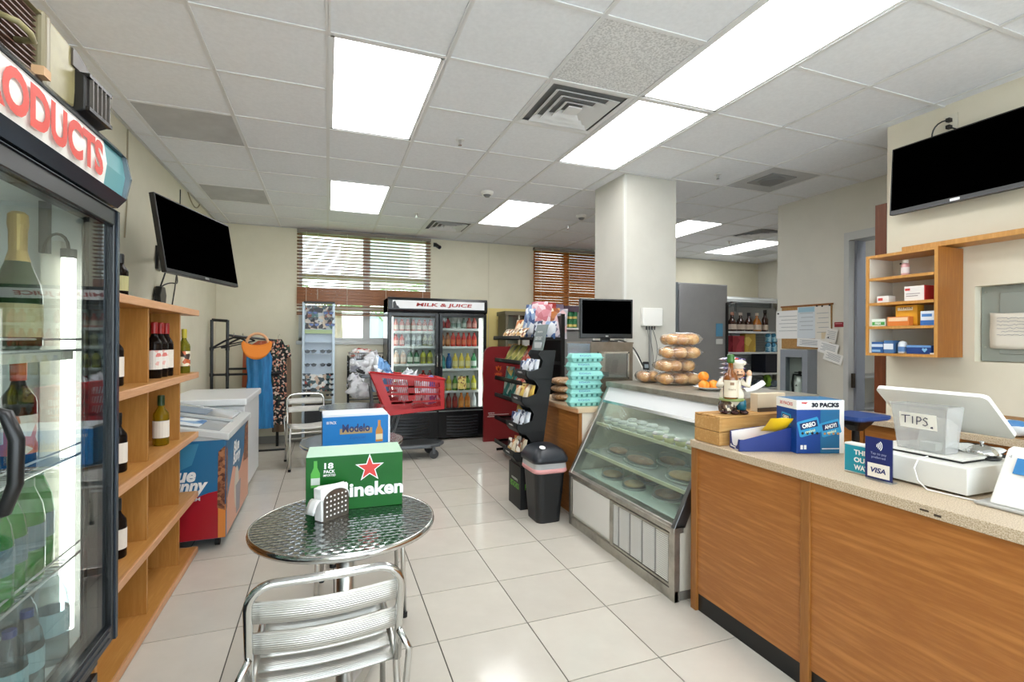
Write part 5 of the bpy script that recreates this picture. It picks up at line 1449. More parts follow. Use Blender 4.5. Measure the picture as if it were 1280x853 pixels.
rack_packets(1.445, 'top tray', [(5.70, 2.03, 'cream and brown', 0.2, 0.15, -0.7, 0.2), (5.55, 2.05, 'cream and brown', 0.2, 0.16, -0.7, -0.1), (5.40, 2.03, 'cream and brown', 0.2, 0.15, -0.8, 0.1), (5.25, 2.03, 'cream and brown', 0.2, 0.16, -0.7, 0.3),
    (5.62, 2.15, 'orange', 0.2, 0.24, -0.3, 0.1), (5.45, 2.2, 'blue and white', 0.18, 0.42, -0.2, 0.2), (5.30, 2.2, 'blue and white', 0.18, 0.36, -0.2, 0.3), (5.28, 2.28, 'pink', 0.24, 0.44, -0.15, 0.5), (5.12, 2.26, 'pink', 0.22, 0.40, -0.2, 0.6),
    (5.05, 2.34, 'orange', 0.2, 0.36, -0.25, 0.9), (4.98, 2.40, 'grey and pink', 0.22, 0.36, -0.35, 1.0), (5.0, 2.15, 'dark navy', 0.16, 0.2, -0.2, 0.2), (4.97, 2.3, 'blue and white', 0.16, 0.2, -0.2, 0.5)])
rack_packets(1.175, 'second tray', [(5.66, 2.06, 'olive green', 0.2, 0.22, -0.5, 0.1), (5.48, 2.06, 'olive green', 0.2, 0.22, -0.5, 0.2), (5.30, 2.06, 'olive green', 0.19, 0.2, -0.4, 0.1), (5.15, 2.08, 'red', 0.2, 0.22, -0.5, 0.2), (5.02, 2.06, 'red', 0.18, 0.18, -0.6, 0.2)])
rack_packets(0.745, 'third tray', [(5.68, 2.06, 'teal', 0.24, 0.36, -0.15, 0.1), (5.45, 2.06, 'teal', 0.22, 0.33, -0.2, 0.1), (5.25, 2.04, 'yellow', 0.18, 0.2, -0.4, 0.2), (5.08, 2.04, 'red', 0.2, 0.22, -0.5, 0.2)])
rack_packets(0.955, 'fourth tray', [(5.22, 2.05, 'red', 0.2, 0.16, -0.7, 0.2), (5.05, 2.06, 'red', 0.2, 0.16, -0.7, 0.3)])
rack_packets(0.465, 'lower tray', [(5.4, 2.1, 'yellow', 0.2, 0.2, -0.3, 0.2), (5.2, 2.1, 'yellow', 0.2, 0.2, -0.3, 0.1)])

# nut display tower
nd = T('nut_display', 'black cardboard nut display tower leaning back, with four bins of packets', 'display', (1.66, 3.95, 0), world=True)
CB = mat('display_card_black', '131415', 0.55)
YA, YB = 3.85, 4.10
bz = [0.44, 0.67, 0.90, 1.12]
bx = [1.455, 1.485, 1.525, 1.565]
out = [(1.54, 0.40)]
for z, x in zip(bz, bx):
    out += [(x + 0.03, z - 0.03), (x, z + 0.01), (x + 0.005, z + 0.05), (x + 0.06, z + 0.045), (x + 0.14, z + 0.07), (x + 0.16, z + 0.13), (x + 0.12, z + 0.185)]
out += [(1.71, 1.34), (1.845, 1.34), (1.71, 0.40)]
for y in (YA, YB - 0.006):
    M().prism(out, 'y', y, y + 0.006).obj('side_panel', CB, nd)
M().prism([(1.705, 0.40), (1.84, 1.34), (1.83, 1.34), (1.695, 0.40)], 'y', YA + 0.006, YB - 0.006).obj('back_panel', CB, nd)
M().box(1.52, YA - 0.01, 0.0, 1.80, YB + 0.02, 0.36).obj('base_box', CB, nd)
M().box(1.53, YA, 0.36, 1.79, YB, 0.41).obj('base_neck', CB, nd)
GRN = mat('display_green', '5fb02c', 0.5)
text('WONDERFUL', WHITEP, nd, (1.52, 3.975, 0.235), 0.15, 0.02, (0, -1, 0), bold=0.01)
text('PISTACHIOS', GRN, nd, (1.52, 3.975, 0.185), 0.20, 0.05, (0, -1, 0), bold=0.03)
text('PISTACHIOS', GRN, nd, (1.66, YA - 0.01, 0.19), 0.20, 0.05, (1, 0, 0), bold=0.03)
for q, (z, x) in enumerate(zip(bz, bx)):
    f = M().prism([(x + 0.03, z - 0.03), (x, z + 0.01), (x + 0.005, z + 0.055), (x + 0.012, z + 0.055), (x + 0.008, z + 0.01), (x + 0.035, z - 0.024)], 'y', YA, YB).prism([(x + 0.03, z - 0.03), (1.70 + q * 0.034, z - 0.03), (1.70 + q * 0.034, z - 0.024), (x + 0.03, z - 0.024)], 'y', YA, YB).obj('bin', CB, nd)
    text('WONDERFUL', WHITEP, f, (x, 3.975, z + 0.03), 0.10, 0.014, (0, -1, 0), bold=0.02, lift=0.002)
    col = [('cream and brown', 'orange'), ('dark navy', 'blue and white'), ('orange', 'yellow'), ('dark navy', 'blue and white')][q]
    nm = ['bottom', 'third', 'second', 'top'][q]
    for k_ in range(6):
        packet('small %s nut packet in the %s display bin' % (col[k_ % 2], nm), (x + 0.045 + 0.055 * (k_ // 3), YA + 0.045 + (k_ % 3) * 0.078, z - 0.02 + 0.015 * (k_ // 3)), 0.085, 0.15, BAGM[col[k_ % 2]], rot=(-0.2, 0, RX + 0.15 * (k_ % 3 - 1) + 0.25), d=0.03, group='%s packets in the %s bin' % (col[k_ % 2], nm), name='nut_packet')
hc = M().prism([(1.72, 1.34), (1.775, 1.565), (1.783, 1.565), (1.728, 1.34)], 'y', YA + 0.01, YB - 0.005).obj('header_card', noisy('header_grey_green', [(0.3, '5c6866'), (0.7, '7d8a88')], 4, rough=0.3), nd)
for q, (s_, hgt) in enumerate((('WONDERFUL', 0.02), ('LESS GUILT', 0.035))):
    text(s_, WHITEP, hc, (1.755 - q * 0.014, 3.975, 1.50 - q * 0.055), 0.12 + q * 0.02, hgt * 0.8, (0, -1, 0), (0.24, 0, 0.97), bold=0.01, lift=0.004)
M().box(1.725, YA + 0.05, 1.345, 1.735, YB - 0.06, 1.41).obj('header_pocket', mat('clear_pocket', 'c8cccc', 0.2), nd)
# trash bin
tb = T('trash_bin', 'black plastic rubbish bin with a domed swing lid and clear liner', 'bin', (1.635, 3.62, 0))
def rr(hx, hy, r, k=5):
    p = []
    for cx, cy, a0 in ((hx - r, hy - r, 0), (-hx + r, hy - r, 90), (-hx + r, -hy + r, 180), (hx - r, -hy + r, 270)):
        p += arc(cx, cy, r, a0, a0 + 90, k)
    return p
def loft(secs, name, m, parent, smooth=True, **k):
    b = M()
    n_ = len(secs[0][0])
    vs = [(p[0], p[1], z) for poly, z in secs for p in poly]
    fs = []
    for i in range(len(secs) - 1):
        for j in range(n_):
            fs.append((i * n_ + j, i * n_ + (j + 1) % n_, (i + 1) * n_ + (j + 1) % n_, (i + 1) * n_ + j))
    fs += [tuple(range(n_))[::-1], tuple(range((len(secs) - 1) * n_, len(secs) * n_))]
    return b.add(vs, fs).obj(name, m, parent, smooth=smooth, **k)
BK = mat('bin_black', '17181a', 0.45)
loft([(rr(0.10, 0.12, 0.05), 0.0), (rr(0.135, 0.155, 0.06), 0.47)], 'body', BK, tb, smooth=False)
loft([(rr(0.136, 0.156, 0.06), 0.40), (rr(0.142, 0.163, 0.06), 0.42), (rr(0.138, 0.158, 0.06), 0.475), (rr(0.14, 0.16, 0.06), 0.478)], 'liner', glassy('liner_film', 'e9e4e2', 1.5, 0.2, 0.5), tb)
loft([(rr(0.1385, 0.1585, 0.06), 0.395), (rr(0.1445, 0.1655, 0.06), 0.405), (rr(0.142, 0.163, 0.06), 0.43)], 'liner_tie', mat('pink_tie', 'd99a98', 0.5), tb)
loft([(rr(0.15, 0.17, 0.06), 0.475), (rr(0.152, 0.172, 0.06), 0.50), (rr(0.145, 0.165, 0.06), 0.52), (rr(0.12, 0.14, 0.055), 0.565), (rr(0.08, 0.10, 0.045), 0.59), (rr(0.03, 0.05, 0.025), 0.60)], 'lid', mat('bin_lid_navy', '20242b', 0.35), tb)
patch(arc(0, 0, 0.025, 0, 360, 16), WHITEP, tb, (-0.06, -0.10, 0.583), (1, 0, 0), (0, 1, 0.4), lift=0.008, name='round_sticker')
# brown service counter behind the bin
sc_ = T('service_counter', 'short brown counter with pale top holding egg cartons', 'counter', (2.2, 3.95, 0), world=True)
M().box(1.885, 3.50, 0.0, 2.50, 4.42, 0.85).obj('cabinet', COUNTERW, sc_)
M().box(1.90, 3.49, 0.02, 2.50, 3.50, 0.85).obj('end_panel', mat('cream_laminate', 'e0d6c4', 0.5), sc_)
M().box(1.875, 3.485, 0.0, 1.905, 3.51, 0.85).obj('corner_strip', COUNTERV, sc_)
M().box(1.86, 3.47, 0.85, 2.54, 4.45, 0.89).obj('worktop', mat('pale_top', 'ceb898', 0.35), sc_, bevel=0.003)
M().box(1.858, 3.468, 0.848, 1.864, 4.45, 0.878).obj('edge_strip', EDGEW, sc_)
EGG = mat('turquoise_foam', '8fd0c8', 0.55)
def egg_carton(label, x, y, z, rz):
    t = T('egg_carton', label, 'egg carton', (x, y, z), rz)
    W_, D_ = 0.145, 0.052
    loft([(rr(W_ * 0.9, D_ * 0.85, 0.012, 2), 0.0), (rr(W_, D_, 0.015, 2), 0.033)], 'tray', EGG, t, smooth=False)
    M().box(-W_ - 0.004, -D_ - 0.004, 0.032, W_ + 0.004, D_ + 0.004, 0.037).obj('flange', EGG, t)
    loft([(rr(W_, D_, 0.015, 2), 0.037), (rr(W_ * 0.93, D_ * 0.85, 0.014, 2), 0.066), (rr(W_ * 0.88, D_ * 0.75, 0.012, 2), 0.070)], 'lid', EGG, t, smooth=False)
    b = M()
    for q in range(5):
        xx = -W_ * 0.8 + (q + 0.5) * W_ * 1.6 / 5
        b.box(xx - 0.008, -D_ - 0.0015, 0.006, xx + 0.008, -D_ * 0.84, 0.026)
    for q in (-0.6, -0.1, 0.3):
        b.box(W_ * 0.88, D_ * q - 0.006, 0.008, W_ + 0.0015, D_ * q + 0.008, 0.024)
    b.obj('cell_gap', mat('carton_gap', '3c7a76', 0.8), t)
    text('EGGS', mat('egg_ink', '4a6aa8', 0.6), t, (-0.02, -D_ * 0.93, 0.051), 0.10, 0.014, (1, 0, 0), (0, 0.22, 0.97), lift=0.002)
    return t
ords = ['lowest', 'second from the bottom', 'third from the bottom', 'third from the top', 'second from the top', 'topmost']
for q in range(6):
    egg_carton('turquoise foam egg carton, %s of the stack' % ords[q], 1.985 + 0.008 * (q % 2), 3.60 + 0.006 * ((q * 2) % 3), 0.891 + q * 0.0722, -0.10 + 0.05 * (q % 3))
BRD = noisy('sliced_bread', [(0.3, '8a5a30'), (0.5, 'b98a58'), (0.7, 'e0d2c0')], 22, (1, 6, 1), 0.5)
for q in range(3):
    crumple('bread_loaf', ['lowest', 'middle', 'upper'][q] + ' wrapped loaf of brown bread left of the egg cartons', 'bread', (1.99, 3.99 + 0.01 * q, 0.891 + q * 0.068), 0.10, 0.11, 0.034, BRD, 21 + q, amp=0.06)
# stainless warmer and monitor
wm = T('warmer_cabinet', 'stainless food warmer with a small window under the monitor', 'warmer', (2.29, 3.80, 0.891), world=True)
BST = noisy('worn_bronze_steel', [(0.3, '8e857a'), (0.7, 'a69d92')], 10, rough=0.35, metal=0.9)
x0, x1, y0, y1 = 2.085, 2.50, 3.665, 4.10
wb_ = M().box(x0, y0, 0.891, x0 + 0.07, y0 + 0.02, 1.40).box(x1 - 0.05, y0, 0.891, x1, y0 + 0.02, 1.40).box(x0 + 0.07, y0, 1.325, x1 - 0.05, y0 + 0.02, 1.40).box(x0 + 0.07, y0, 0.891, x1 - 0.05, y0 + 0.02, 1.10)
wb_.obj('front_frame', BST, wm)
M().box(x0, y0 + 0.02, 0.891, x0 + 0.015, y1, 1.40).obj('side_panel', mat('steel_blue_reflection', 'b9c4cf', 0.12, 1.0), wm)  # light blue reflection put into the steel colour of this side
M().box(x1 - 0.012, y0 + 0.02, 0.891, x1, y1, 1.40).box(x0 + 0.015, y1 - 0.01, 0.891, x1 - 0.012, y1, 1.10).obj('carcass', STEEL, wm)
M().box(x0 - 0.005, y0 - 0.005, 1.40, x1 + 0.005, y1 + 0.005, 1.415).obj('top', BST, wm)
M().box(x0 + 0.015, y0 + 0.02, 1.10, x1 - 0.012, y1 - 0.01, 1.11).obj('inner_shelf', STEEL, wm)
M().box(x0 + 0.07, y0 + 0.008, 1.10, x1 - 0.05, y0 + 0.012, 1.325).obj('window', GLASS, wm)
M().box(x0 + 0.06, y0 - 0.006, 1.317, x1 - 0.04, y0, 1.333).box(x0 + 0.06, y0 - 0.006, 1.095, x1 - 0.04, y0, 1.107).box(x0 + 0.06, y0 - 0.006, 1.10, x0 + 0.072, y0, 1.33).box(x1 - 0.052, y0 - 0.006, 1.10, x1 - 0.04, y0, 1.33).obj('window_trim', CHROME, wm)
M().box(x0 + 0.12, y0 + 0.12, 1.11, x0 + 0.25, y0 + 0.25, 1.15).obj('tray', mat('foil_tray', 'aab0b4', 0.3, 0.9), wm)
mo = T('monitor', 'black computer monitor on top of the stainless warmer', 'monitor', (2.285, 3.76, 1.416), -0.14)
M().box(-0.245, -0.025, 0.03, 0.245, 0.02, 0.375).obj('bezel', BLACK, mo, bevel=0.006)
M().box(-0.228, -0.027, 0.07, 0.228, -0.0245, 0.36).obj('screen', mat('tv_screen', '010101', 1.0, spec=0.0), mo)
M().box(-0.04, 0.0, 0.0, 0.04, 0.03, 0.06).obj('neck', BLACK, mo)
M().prism(arc(0, 0.02, 0.12, 0, 360, 24, 0.08), 'z', 0.0, 0.012).obj('foot', BLACK, mo)
M().box(-0.012, -0.0275, 0.045, 0.012, -0.0265, 0.055).obj('badge', mat('badge_silver', 'b5b5b5', 0.3, 0.8), mo)
M().tube(bez((2.40, 3.80, 1.43), (2.60, 3.72, 1.45), (2.56, 3.66, 1.2), (2.60, 3.55, 1.112), 14), 0.006, 6).obj('black_lead', BLACK, parent=None, label='black cord hanging from the monitor down the side of the warmer', cat='cord')
M().tube(bez((2.38, 3.80, 1.43), (2.56, 3.70, 1.43), (2.53, 3.62, 1.2), (2.55, 3.50, 1.112), 14), 0.004, 6).obj('white_lead', WHITE, label='white cord beside the black monitor cord', cat='cord')
ph = T('cordless_phone', 'small black and silver cordless phone standing at the far end of the case top', 'phone', (2.47, 3.425, 1.101), -0.3)
M().box(-0.04, -0.03, 0, 0.04, 0.03, 0.03).obj('cradle', WHITE, ph, bevel=0.006)
M().prism([(-0.02, 0.02), (0.015, 0.02), (0.04, 0.15), (0.01, 0.155)], 'x', -0.024, 0.024).obj('handset', BLACK, ph, bevel=0.006)
M().box(-0.016, -0.026, 0.10, 0.016, -0.02, 0.13).obj('display', mat('phone_display', '8c98a0', 0.3), ph, rot=(-0.2, 0, 0))

# white cube shelf with coffee and cans (by the right window)
cs_ = T('white_shelf_unit', 'white shelf below the right window carrying boxes and cans', 'shelf', (3.2, 6.6, 0), world=True)
M().box(2.70, 6.4, 1.58, 3.70, 6.8, 1.61).box(2.70, 6.4, 0, 2.72, 6.8, 1.58).box(3.68, 6.4, 0, 3.70, 6.8, 1.58).box(2.70, 6.78, 0, 3.70, 6.8, 1.58).obj('carcass', WHITE, cs_)
M().box(2.72, 6.42, 0.1, 3.68, 6.78, 1.56).obj('grey_infill', mat('grey_infill', '8a8a88', 0.7), cs_)
M().box(3.15, 6.395, 0.5, 3.18, 6.42, 1.58).obj('divider', WHITE, cs_)
for q, (x, w_, h_, c_, lab) in enumerate(((2.80, 0.15, 0.36, 'b03028', 'red coffee box with yellow print, left on the white shelf'), (2.955, 0.14, 0.36, 'c04038', 'red floral box second on the white shelf'), (3.10, 0.12, 0.34, '8a7890', 'mauve box beside the cans on the white shelf'),
                          (3.49, 0.12, 0.34, 'cfd8dc', 'pale blue and white pack right of the green cans'))):
    t = M().box(x, 6.46, 1.611, x + w_, 6.58, 1.611 + h_).obj('food_box', mat('box_' + c_, c_, 0.5), label=lab, cat='box', bevel=0.002)
    patch(rect(w_ * 0.7, 0.05, 0, 0.08), mat('box_print_yellow', 'd8a848', 0.5), t, (x + w_ / 2, 6.46, 1.611 + h_ / 2), name='print') if False else None
GC = mat('can_green', '2f7a4c', 0.4); GCy = mat('can_yellow', 'd8c070', 0.4)
for q in range(3):
    for k_ in range(2):
        o = lathe_thing('food_can', 'green and yellow can in the pack on the white shelf, %s row' % ('lower' if k_ == 0 else 'upper'), 'can', [(0.036, 0), (0.037, 0.004), (0.037, 0.11), (0.035, 0.115)], GC, (3.27 + q * 0.075, 6.50, 1.612 + k_ * 0.117), 'pack of green cans, %s row' % ('lower' if k_ == 0 else 'upper'), 14, (('label_band', band(0.0375, 0.015, 0.05), GCy),))
M().box(3.23, 6.455, 1.846, 3.47, 6.58, 1.93).obj('food_box', mat('mauve_box', '5a4858', 0.5), label='dark box with red flash on top of the green cans', cat='box')

# ================================================================ router on the pillar
ro = T('wifi_router', 'white router box fixed to the front of the pillar', 'router', (2.845, 3.87, 1.56), world=True)
M().box(2.735, 3.845, 1.565, 2.955, 3.888, 1.735).obj('housing', WHITE, ro, bevel=0.008)
for q in range(4):
    M().tube([(2.79 + q * 0.03, 3.87, 1.565), (2.79 + q * 0.03, 3.87, 1.53)], 0.006, 6).obj('plug', BLACK, ro)
cb = M()
for q, (a, c_) in enumerate(((0.03, -0.05), (-0.02, 0.06), (0.05, 0.1))):
    cb.tube(bez((2.80 + q * 0.03, 3.875, 1.54), (2.80 + a + q * 0.03, 3.86, 1.40), (2.84 + c_, 3.86, 1.32), (2.84, 3.875, 1.10), 12), 0.003, 5)
cb.obj('cables', mat('grey_cable', '6c6c6a', 0.6), ro)
M().box(2.83, 3.873, 1.05, 2.85, 3.888, 1.545).obj('cable_duct', mat('duct_grey', '9c9c98', 0.6), ro)

# ================================================================ deli display case
dc = T('deli_case', 'stainless slant-front deli display case with cakes and cups inside', 'display case', (2.3, 2.83, 0), world=True)
Y0, Y1 = 2.20, 3.45
DS = noisy('worn_stainless', [(0.3, '96928a'), (0.55, 'b8b4ab'), (0.75, 'a39d92')], 7, rough=0.33, metal=0.85)
DW = noisy('stained_white_panel', [(0.3, 'cfc8ba'), (0.55, 'ded9ce')], 4, rough=0.5)
prof = [(1.775, 0.05), (1.775, 0.40), (2.125, 1.075), (2.125, 1.10), (2.85, 1.10), (2.85, 0.05)]
# carcass
M().box(1.80, Y0 + 0.02, 0.05, 2.85, Y1 - 0.02, 0.38).obj('base', DW, dc)
M().box(1.79, Y0 + 0.01, 0.0, 2.84, Y1 - 0.01, 0.05).obj('plinth', mat('dirty_plinth', '6e6a62', 0.7), dc)
M().box(1.775, Y0, 0.0, 1.81, Y0 + 0.045, 0.40).box(1.775, Y1 - 0.03, 0.0, 1.81, Y1, 0.40).box(1.777, Y0, 0.0, 1.80, Y1, 0.06).obj('corner_trim', DS, dc)
M().box(1.785, 2.86, 0.085, 1.80, Y1 - 0.04, 0.355).obj('front_panel', mat('front_panel_white', 'e2dfd8', 0.45), dc, bevel=0.003)
M().box(1.783, 2.84, 0.06, 1.80, 2.875, 0.36).obj('panel_divider', DS, dc)
v = M().box(1.782, Y0 + 0.05, 0.07, 1.80, Y0 + 0.06, 0.355).box(1.782, 2.83, 0.07, 1.80, 2.84, 0.355).box(1.782, Y0 + 0.05, 0.345, 1.80, 2.84, 0.358).box(1.782, Y0 + 0.05, 0.065, 1.80, 2.84, 0.078)
v.obj('vent_frame', DS, dc)
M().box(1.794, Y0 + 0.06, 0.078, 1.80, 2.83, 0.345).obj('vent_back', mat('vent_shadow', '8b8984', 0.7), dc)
for q in range(6):
    yy = Y0 + 0.07 + q * 0.128
    vv = M()
    for k_ in range(22):
        vv.box(1.786, yy, 0.085 + k_ * 0.0118, 1.793, yy + 0.108, 0.091 + k_ * 0.0118)
    vv.obj('vent_louvre', WHITE, dc)
M().box(1.770, Y0 - 0.002, 0.375, 1.835, Y1 + 0.002, 0.405).prism([(1.775, 0.40), (1.85, 0.40), (1.85, 0.418), (1.785, 0.418)], 'y', Y0, Y1).obj('front_rail', DS, dc, bevel=0.003)
def slant(a, z): return 1.775 + a + (z - 0.40) * (0.35 / 0.675)
for (ya, yb2) in ((Y0, Y0 + 0.03), (Y1 - 0.035, Y1)):
    M().prism([(slant(-0.005, 0.40), 0.40), (slant(0.07, 0.40), 0.40), (slant(0.055, 1.075), 1.075), (slant(-0.005, 1.075), 1.075)], 'y', ya, yb2).obj('side_frame', mat('frame_grey_steel', '7c7f82', 0.3, 0.9) if ya == Y0 else DS, dc, bevel=0.003)
    M().prism([(1.80, 0.05), (1.80, 0.40), (slant(0.055, 1.075), 1.075), (2.85, 1.075), (2.85, 0.05)], 'y', ya + (0.012 if ya == Y0 else 0.018), ya + (0.02 if ya == Y0 else 0.024)).obj('side_panel', mat('side_panel_cream', 'c9c2b3', 0.5), dc)
M().box(2.10, Y0 - 0.003, 1.062, 2.86, Y1 + 0.003, 1.10).obj('top', noisy('worn_top_steel', [(0.3, '8b867a'), (0.6, 'a8a396')], 9, rough=0.4, metal=0.6), dc, bevel=0.004)
M().prism([(slant(0.0, 0.955), 0.955), (slant(0.0, 1.062), 1.062), (slant(0.02, 1.062), 1.062), (slant(0.02, 0.955), 0.955)], 'y', Y0 + 0.03, Y1 - 0.035).obj('upper_fascia', mat('fascia_white', 'dfe1e2', 0.3), dc)
M().prism([(slant(-0.006, 0.94), 0.94), (slant(-0.006, 0.958), 0.958), (slant(0.015, 0.958), 0.958), (slant(0.015, 0.94), 0.94)], 'y', Y0 + 0.03, Y1 - 0.035).obj('glass_rail', CHROME, dc)
M().prism([(slant(0.004, 0.415), 0.415), (slant(0.004, 0.945), 0.945), (slant(0.009, 0.945), 0.945), (slant(0.009, 0.415), 0.415)], 'y', Y0 + 0.03, Y1 - 0.035).obj('glass_front', glassy('deli_glass', 'eef4f1', 1.2, 0.0, 0.03), dc)
M().box(1.82, Y0 + 0.03, 0.405, 2.78, Y1 - 0.035, 0.415).obj('deck', mat('deck_pale', 'dfeae4', 0.35), dc)
M().box(2.78, Y0 + 0.03, 0.405, 2.80, Y1 - 0.035, 1.06).obj('rear_door', mat('rear_door_grey', '8b928e', 0.4), dc)
M().box(2.2, Y0 + 0.03, 1.03, 2.78, Y1 - 0.035, 1.06).obj('inner_ceiling', mat('inner_ceiling', '9aa09c', 0.6), dc)
M().cyl((2.16, Y0 + 0.06, 1.015), (2.16, Y1 - 0.06, 1.015), 0.012, n=10).obj('added_glow_tube', mat('added_tube_glow', 'f6fbf4', 0.5, emit=14.0), dc)  # added glowing tube that brightens the dim inside of the case
CRM = mat('cream_edge', 'd8d4b4', 0.4)
for (z, x) in ((0.785, 2.00), (0.578, 1.90)):
    s = M().box(x, Y0 + 0.035, z - 0.012, 2.62, Y1 - 0.04, z - 0.004).obj('glass_shelf', glassy('shelf_glass', 'cfdcd4', 1.0, 0.0, 0.35), dc)
    M().box(x - 0.01, Y0 + 0.035, z - 0.018, x + 0.002, Y1 - 0.04, z + 0.002).obj('shelf_edge', CRM, s)
CUP = mat('dessert_cup', 'e6e6dc', 0.25)
CUPG = mat('dessert_cream', 'd3d0a0', 0.4)
CUPL = glassy('cup_lid', 'f2f4f4', 1.5, 0.05, 0.35)
for q in range(10):
    yy = 3.33 - q * 0.108
    side_ = 'white' if q < 6 else 'pale green'
    o = lathe_thing('dessert_cup', '%s dessert cup with a clear lid in the front row' % side_, 'cup', [(0.028, 0), (0.038, 0.035)], CUP if q < 6 else CUPG, (2.05 - (0.0 if q < 6 else 0.02), yy, 0.783), '%s cups in the front row' % side_, 16,
        (('lid', [(0.041, 0.035), (0.040, 0.040), (0.030, 0.052), (0.01, 0.056)], CUPL),))
for q in range(4):
    lathe_thing('dessert_cup', 'white dessert cup in the second row of the top case shelf', 'cup', [(0.03, 0), (0.04, 0.04)], CUP, (2.15, 3.15 - q * 0.12, 0.783), 'cups in the second row', 16, (('lid', [(0.043, 0.04), (0.042, 0.045), (0.03, 0.06), (0.01, 0.064)], CUPL),))
PST = noisy('dark_pastry', [(0.3, '8a5234'), (0.5, 'b4784c'), (0.75, 'dcb490')], 20, rough=0.6)
PST2 = noisy('golden_pastry', [(0.3, 'c08848'), (0.6, 'e4bc80')], 20, rough=0.6)
DOME = glassy('pastry_dome', 'eef2f0', 1.8, 0.05, 0.12)
def cake(label, x, y, z, r1, r2, m, rz=0):
    t = T('cake_tray', label, 'cake', (x, y, z), rz)
    M().lathe([(1, 0), (1.06, 0.012)], 24, sx=r1, sy=r2).obj('tray', mat('tray_black_clear', 'c2c8c4', 0.3), t)
    M().ball((0, 0, 0.028), r1 * 0.85, r2 * 0.85, 0.022, 20, 8).obj('pastry', m, t, smooth=True)
    M().lathe([(1.0, 0.012), (0.96, 0.05), (0.8, 0.07), (0.3, 0.078)], 24, sx=r1, sy=r2).obj('clear_dome', DOME, t, smooth=True)
cake('small dark pastry tray, left on the middle case shelf', 2.05, 3.18, 0.577, 0.07, 0.10, PST)
cake('long dark roll cake under a clear dome, middle of the middle case shelf', 2.03, 2.88, 0.577, 0.08, 0.15, PST)
cake('dark roll cake behind the long one on the middle case shelf', 2.22, 2.78, 0.577, 0.08, 0.13, PST)
cake('golden pastry tray at the right of the middle case shelf', 2.04, 2.45, 0.577, 0.09, 0.12, PST2)
cake('round pie under a dome, rear left of the case floor', 2.16, 2.98, 0.416, 0.10, 0.10, PST)
cake('golden bun tray at the front left of the case floor', 1.98, 3.15, 0.416, 0.08, 0.09, PST2)
cake('golden bun tray in the centre of the case floor', 1.98, 2.88, 0.416, 0.08, 0.08, PST2)
cake('round dark pie on the right of the case floor', 2.06, 2.62, 0.416, 0.10, 0.10, PST)
# on the case
BUNB = noisy('bagged_roll_crust', [(0.25, 'a8683a'), (0.5, 'cf9a58'), (0.7, 'e6c890')], 16, rough=0.35, detail=3, coat=0.4)
def roll_bag(label, x, y, z, n_, w_, rz, seed):
    t = T('bread_bag', label, 'bread', (x, y, z), rz)
    rnd = random.Random(seed)
    for q in range(n_):
        xx = -w_ / 2 + w_ * (q + 0.5) / n_
        for yy in (-0.04, 0.045):
            M().ball((xx + rnd.uniform(-0.01, 0.01), yy, 0.045), w_ / n_ * 0.56, 0.052, 0.042, 12, 7).obj('roll', BUNB, t, smooth=True)
    def fn(u, v):
        a, b_ = 2 * PI * u, PI * (0.03 + 0.94 * v)
        sq = lambda s: math.copysign(abs(s) ** 0.6, s)
        k_ = 1 + 0.05 * math.sin(7 * a + seed) * math.sin(5 * b_)
        return ((w_ / 2 + 0.02) * sq(math.sin(b_)) * sq(math.cos(a)) * k_, 0.105 * sq(math.sin(b_)) * sq(math.sin(a)) * k_, 0.048 - 0.048 * math.cos(b_) * k_)
    M().grid(fn, 28, 12).obj('plastic_bag', glassy('bread_bag_film', 'faf6ee', 2.2, 0.12, 0.08), t, smooth=True)
    M().prism([(w_ / 2, -0.05), (w_ / 2 + 0.045, -0.03), (w_ / 2 + 0.05, 0.03), (w_ / 2, 0.05)], 'z', 0.045, 0.05).obj('bag_end', glassy('bread_bag_film', 'faf6ee', 2.2, 0.12, 0.08), t)
BX, BY = 2.46, 3.02
for q, nm in enumerate(('bottom bag of bread rolls in the stack of four on the case', 'second bag of rolls from the bottom of the stack', 'third bag of rolls from the bottom of the stack', 'top bag of bread rolls on the stack of four')):
    roll_bag(nm, BX + (0, -0.03, 0.0, 0.02)[q], BY + (0, 0.01, -0.01, 0)[q], 1.101 + q * 0.098, 3, (0.30, 0.26, 0.27, 0.25)[q], -0.3 + (0, 0.1, -0.1, 0.05)[q], q + 1)
roll_bag('separate bag of rolls lying left of the bread stack on the case', 2.38, 3.27, 1.101, 2, 0.16, -0.35, 9)
pl = lathe_thing('plate', 'white plate holding oranges on top of the case', 'plate', [(0.05, 0), (0.10, 0.018), (0.105, 0.022), (0.095, 0.02), (0.05, 0.006)], mat('white_china', 'ecebe8', 0.15), (2.40, 2.63, 1.101), None, 32)
ORG = noisy('orange_peel', [(0.4, 'e8871e'), (0.6, 'f09c34')], 30, rough=0.4, bmp=0.1)
for (x, y, z, lab) in ((2.38, 2.66, 1.13, 'orange lying left on the white plate'), (2.42, 2.71, 1.185, 'orange on top of the little pile'), (2.46, 2.66, 1.13, 'orange lying right on the white plate')):
    M().ball((0, 0, 0), 0.036, 0.036, 0.034, 18, 12).obj('orange', ORG, loc=(x, y, z), smooth=True, label=lab, cat='orange')
SNK = printed('snack_bar_print', ['3a3c7c', 'e4dce0', '6a4a8c', 'c0483c', 'e8e4e8', '2c3060'], 34)
for q in range(7):
    packet('purple and white snack packet in the stack behind the oranges, number %s from the bottom' % ['one', 'two', 'three', 'four', 'five', 'six', 'seven'][q], (2.60 + 0.008 * (q % 2), 2.61 + 0.05, 1.118 + q * 0.031), 0.16, 0.10, SNK, rot=(R(88), 0, -0.45 + 0.06 * (q % 3)), d=0.032, name='snack_packet')
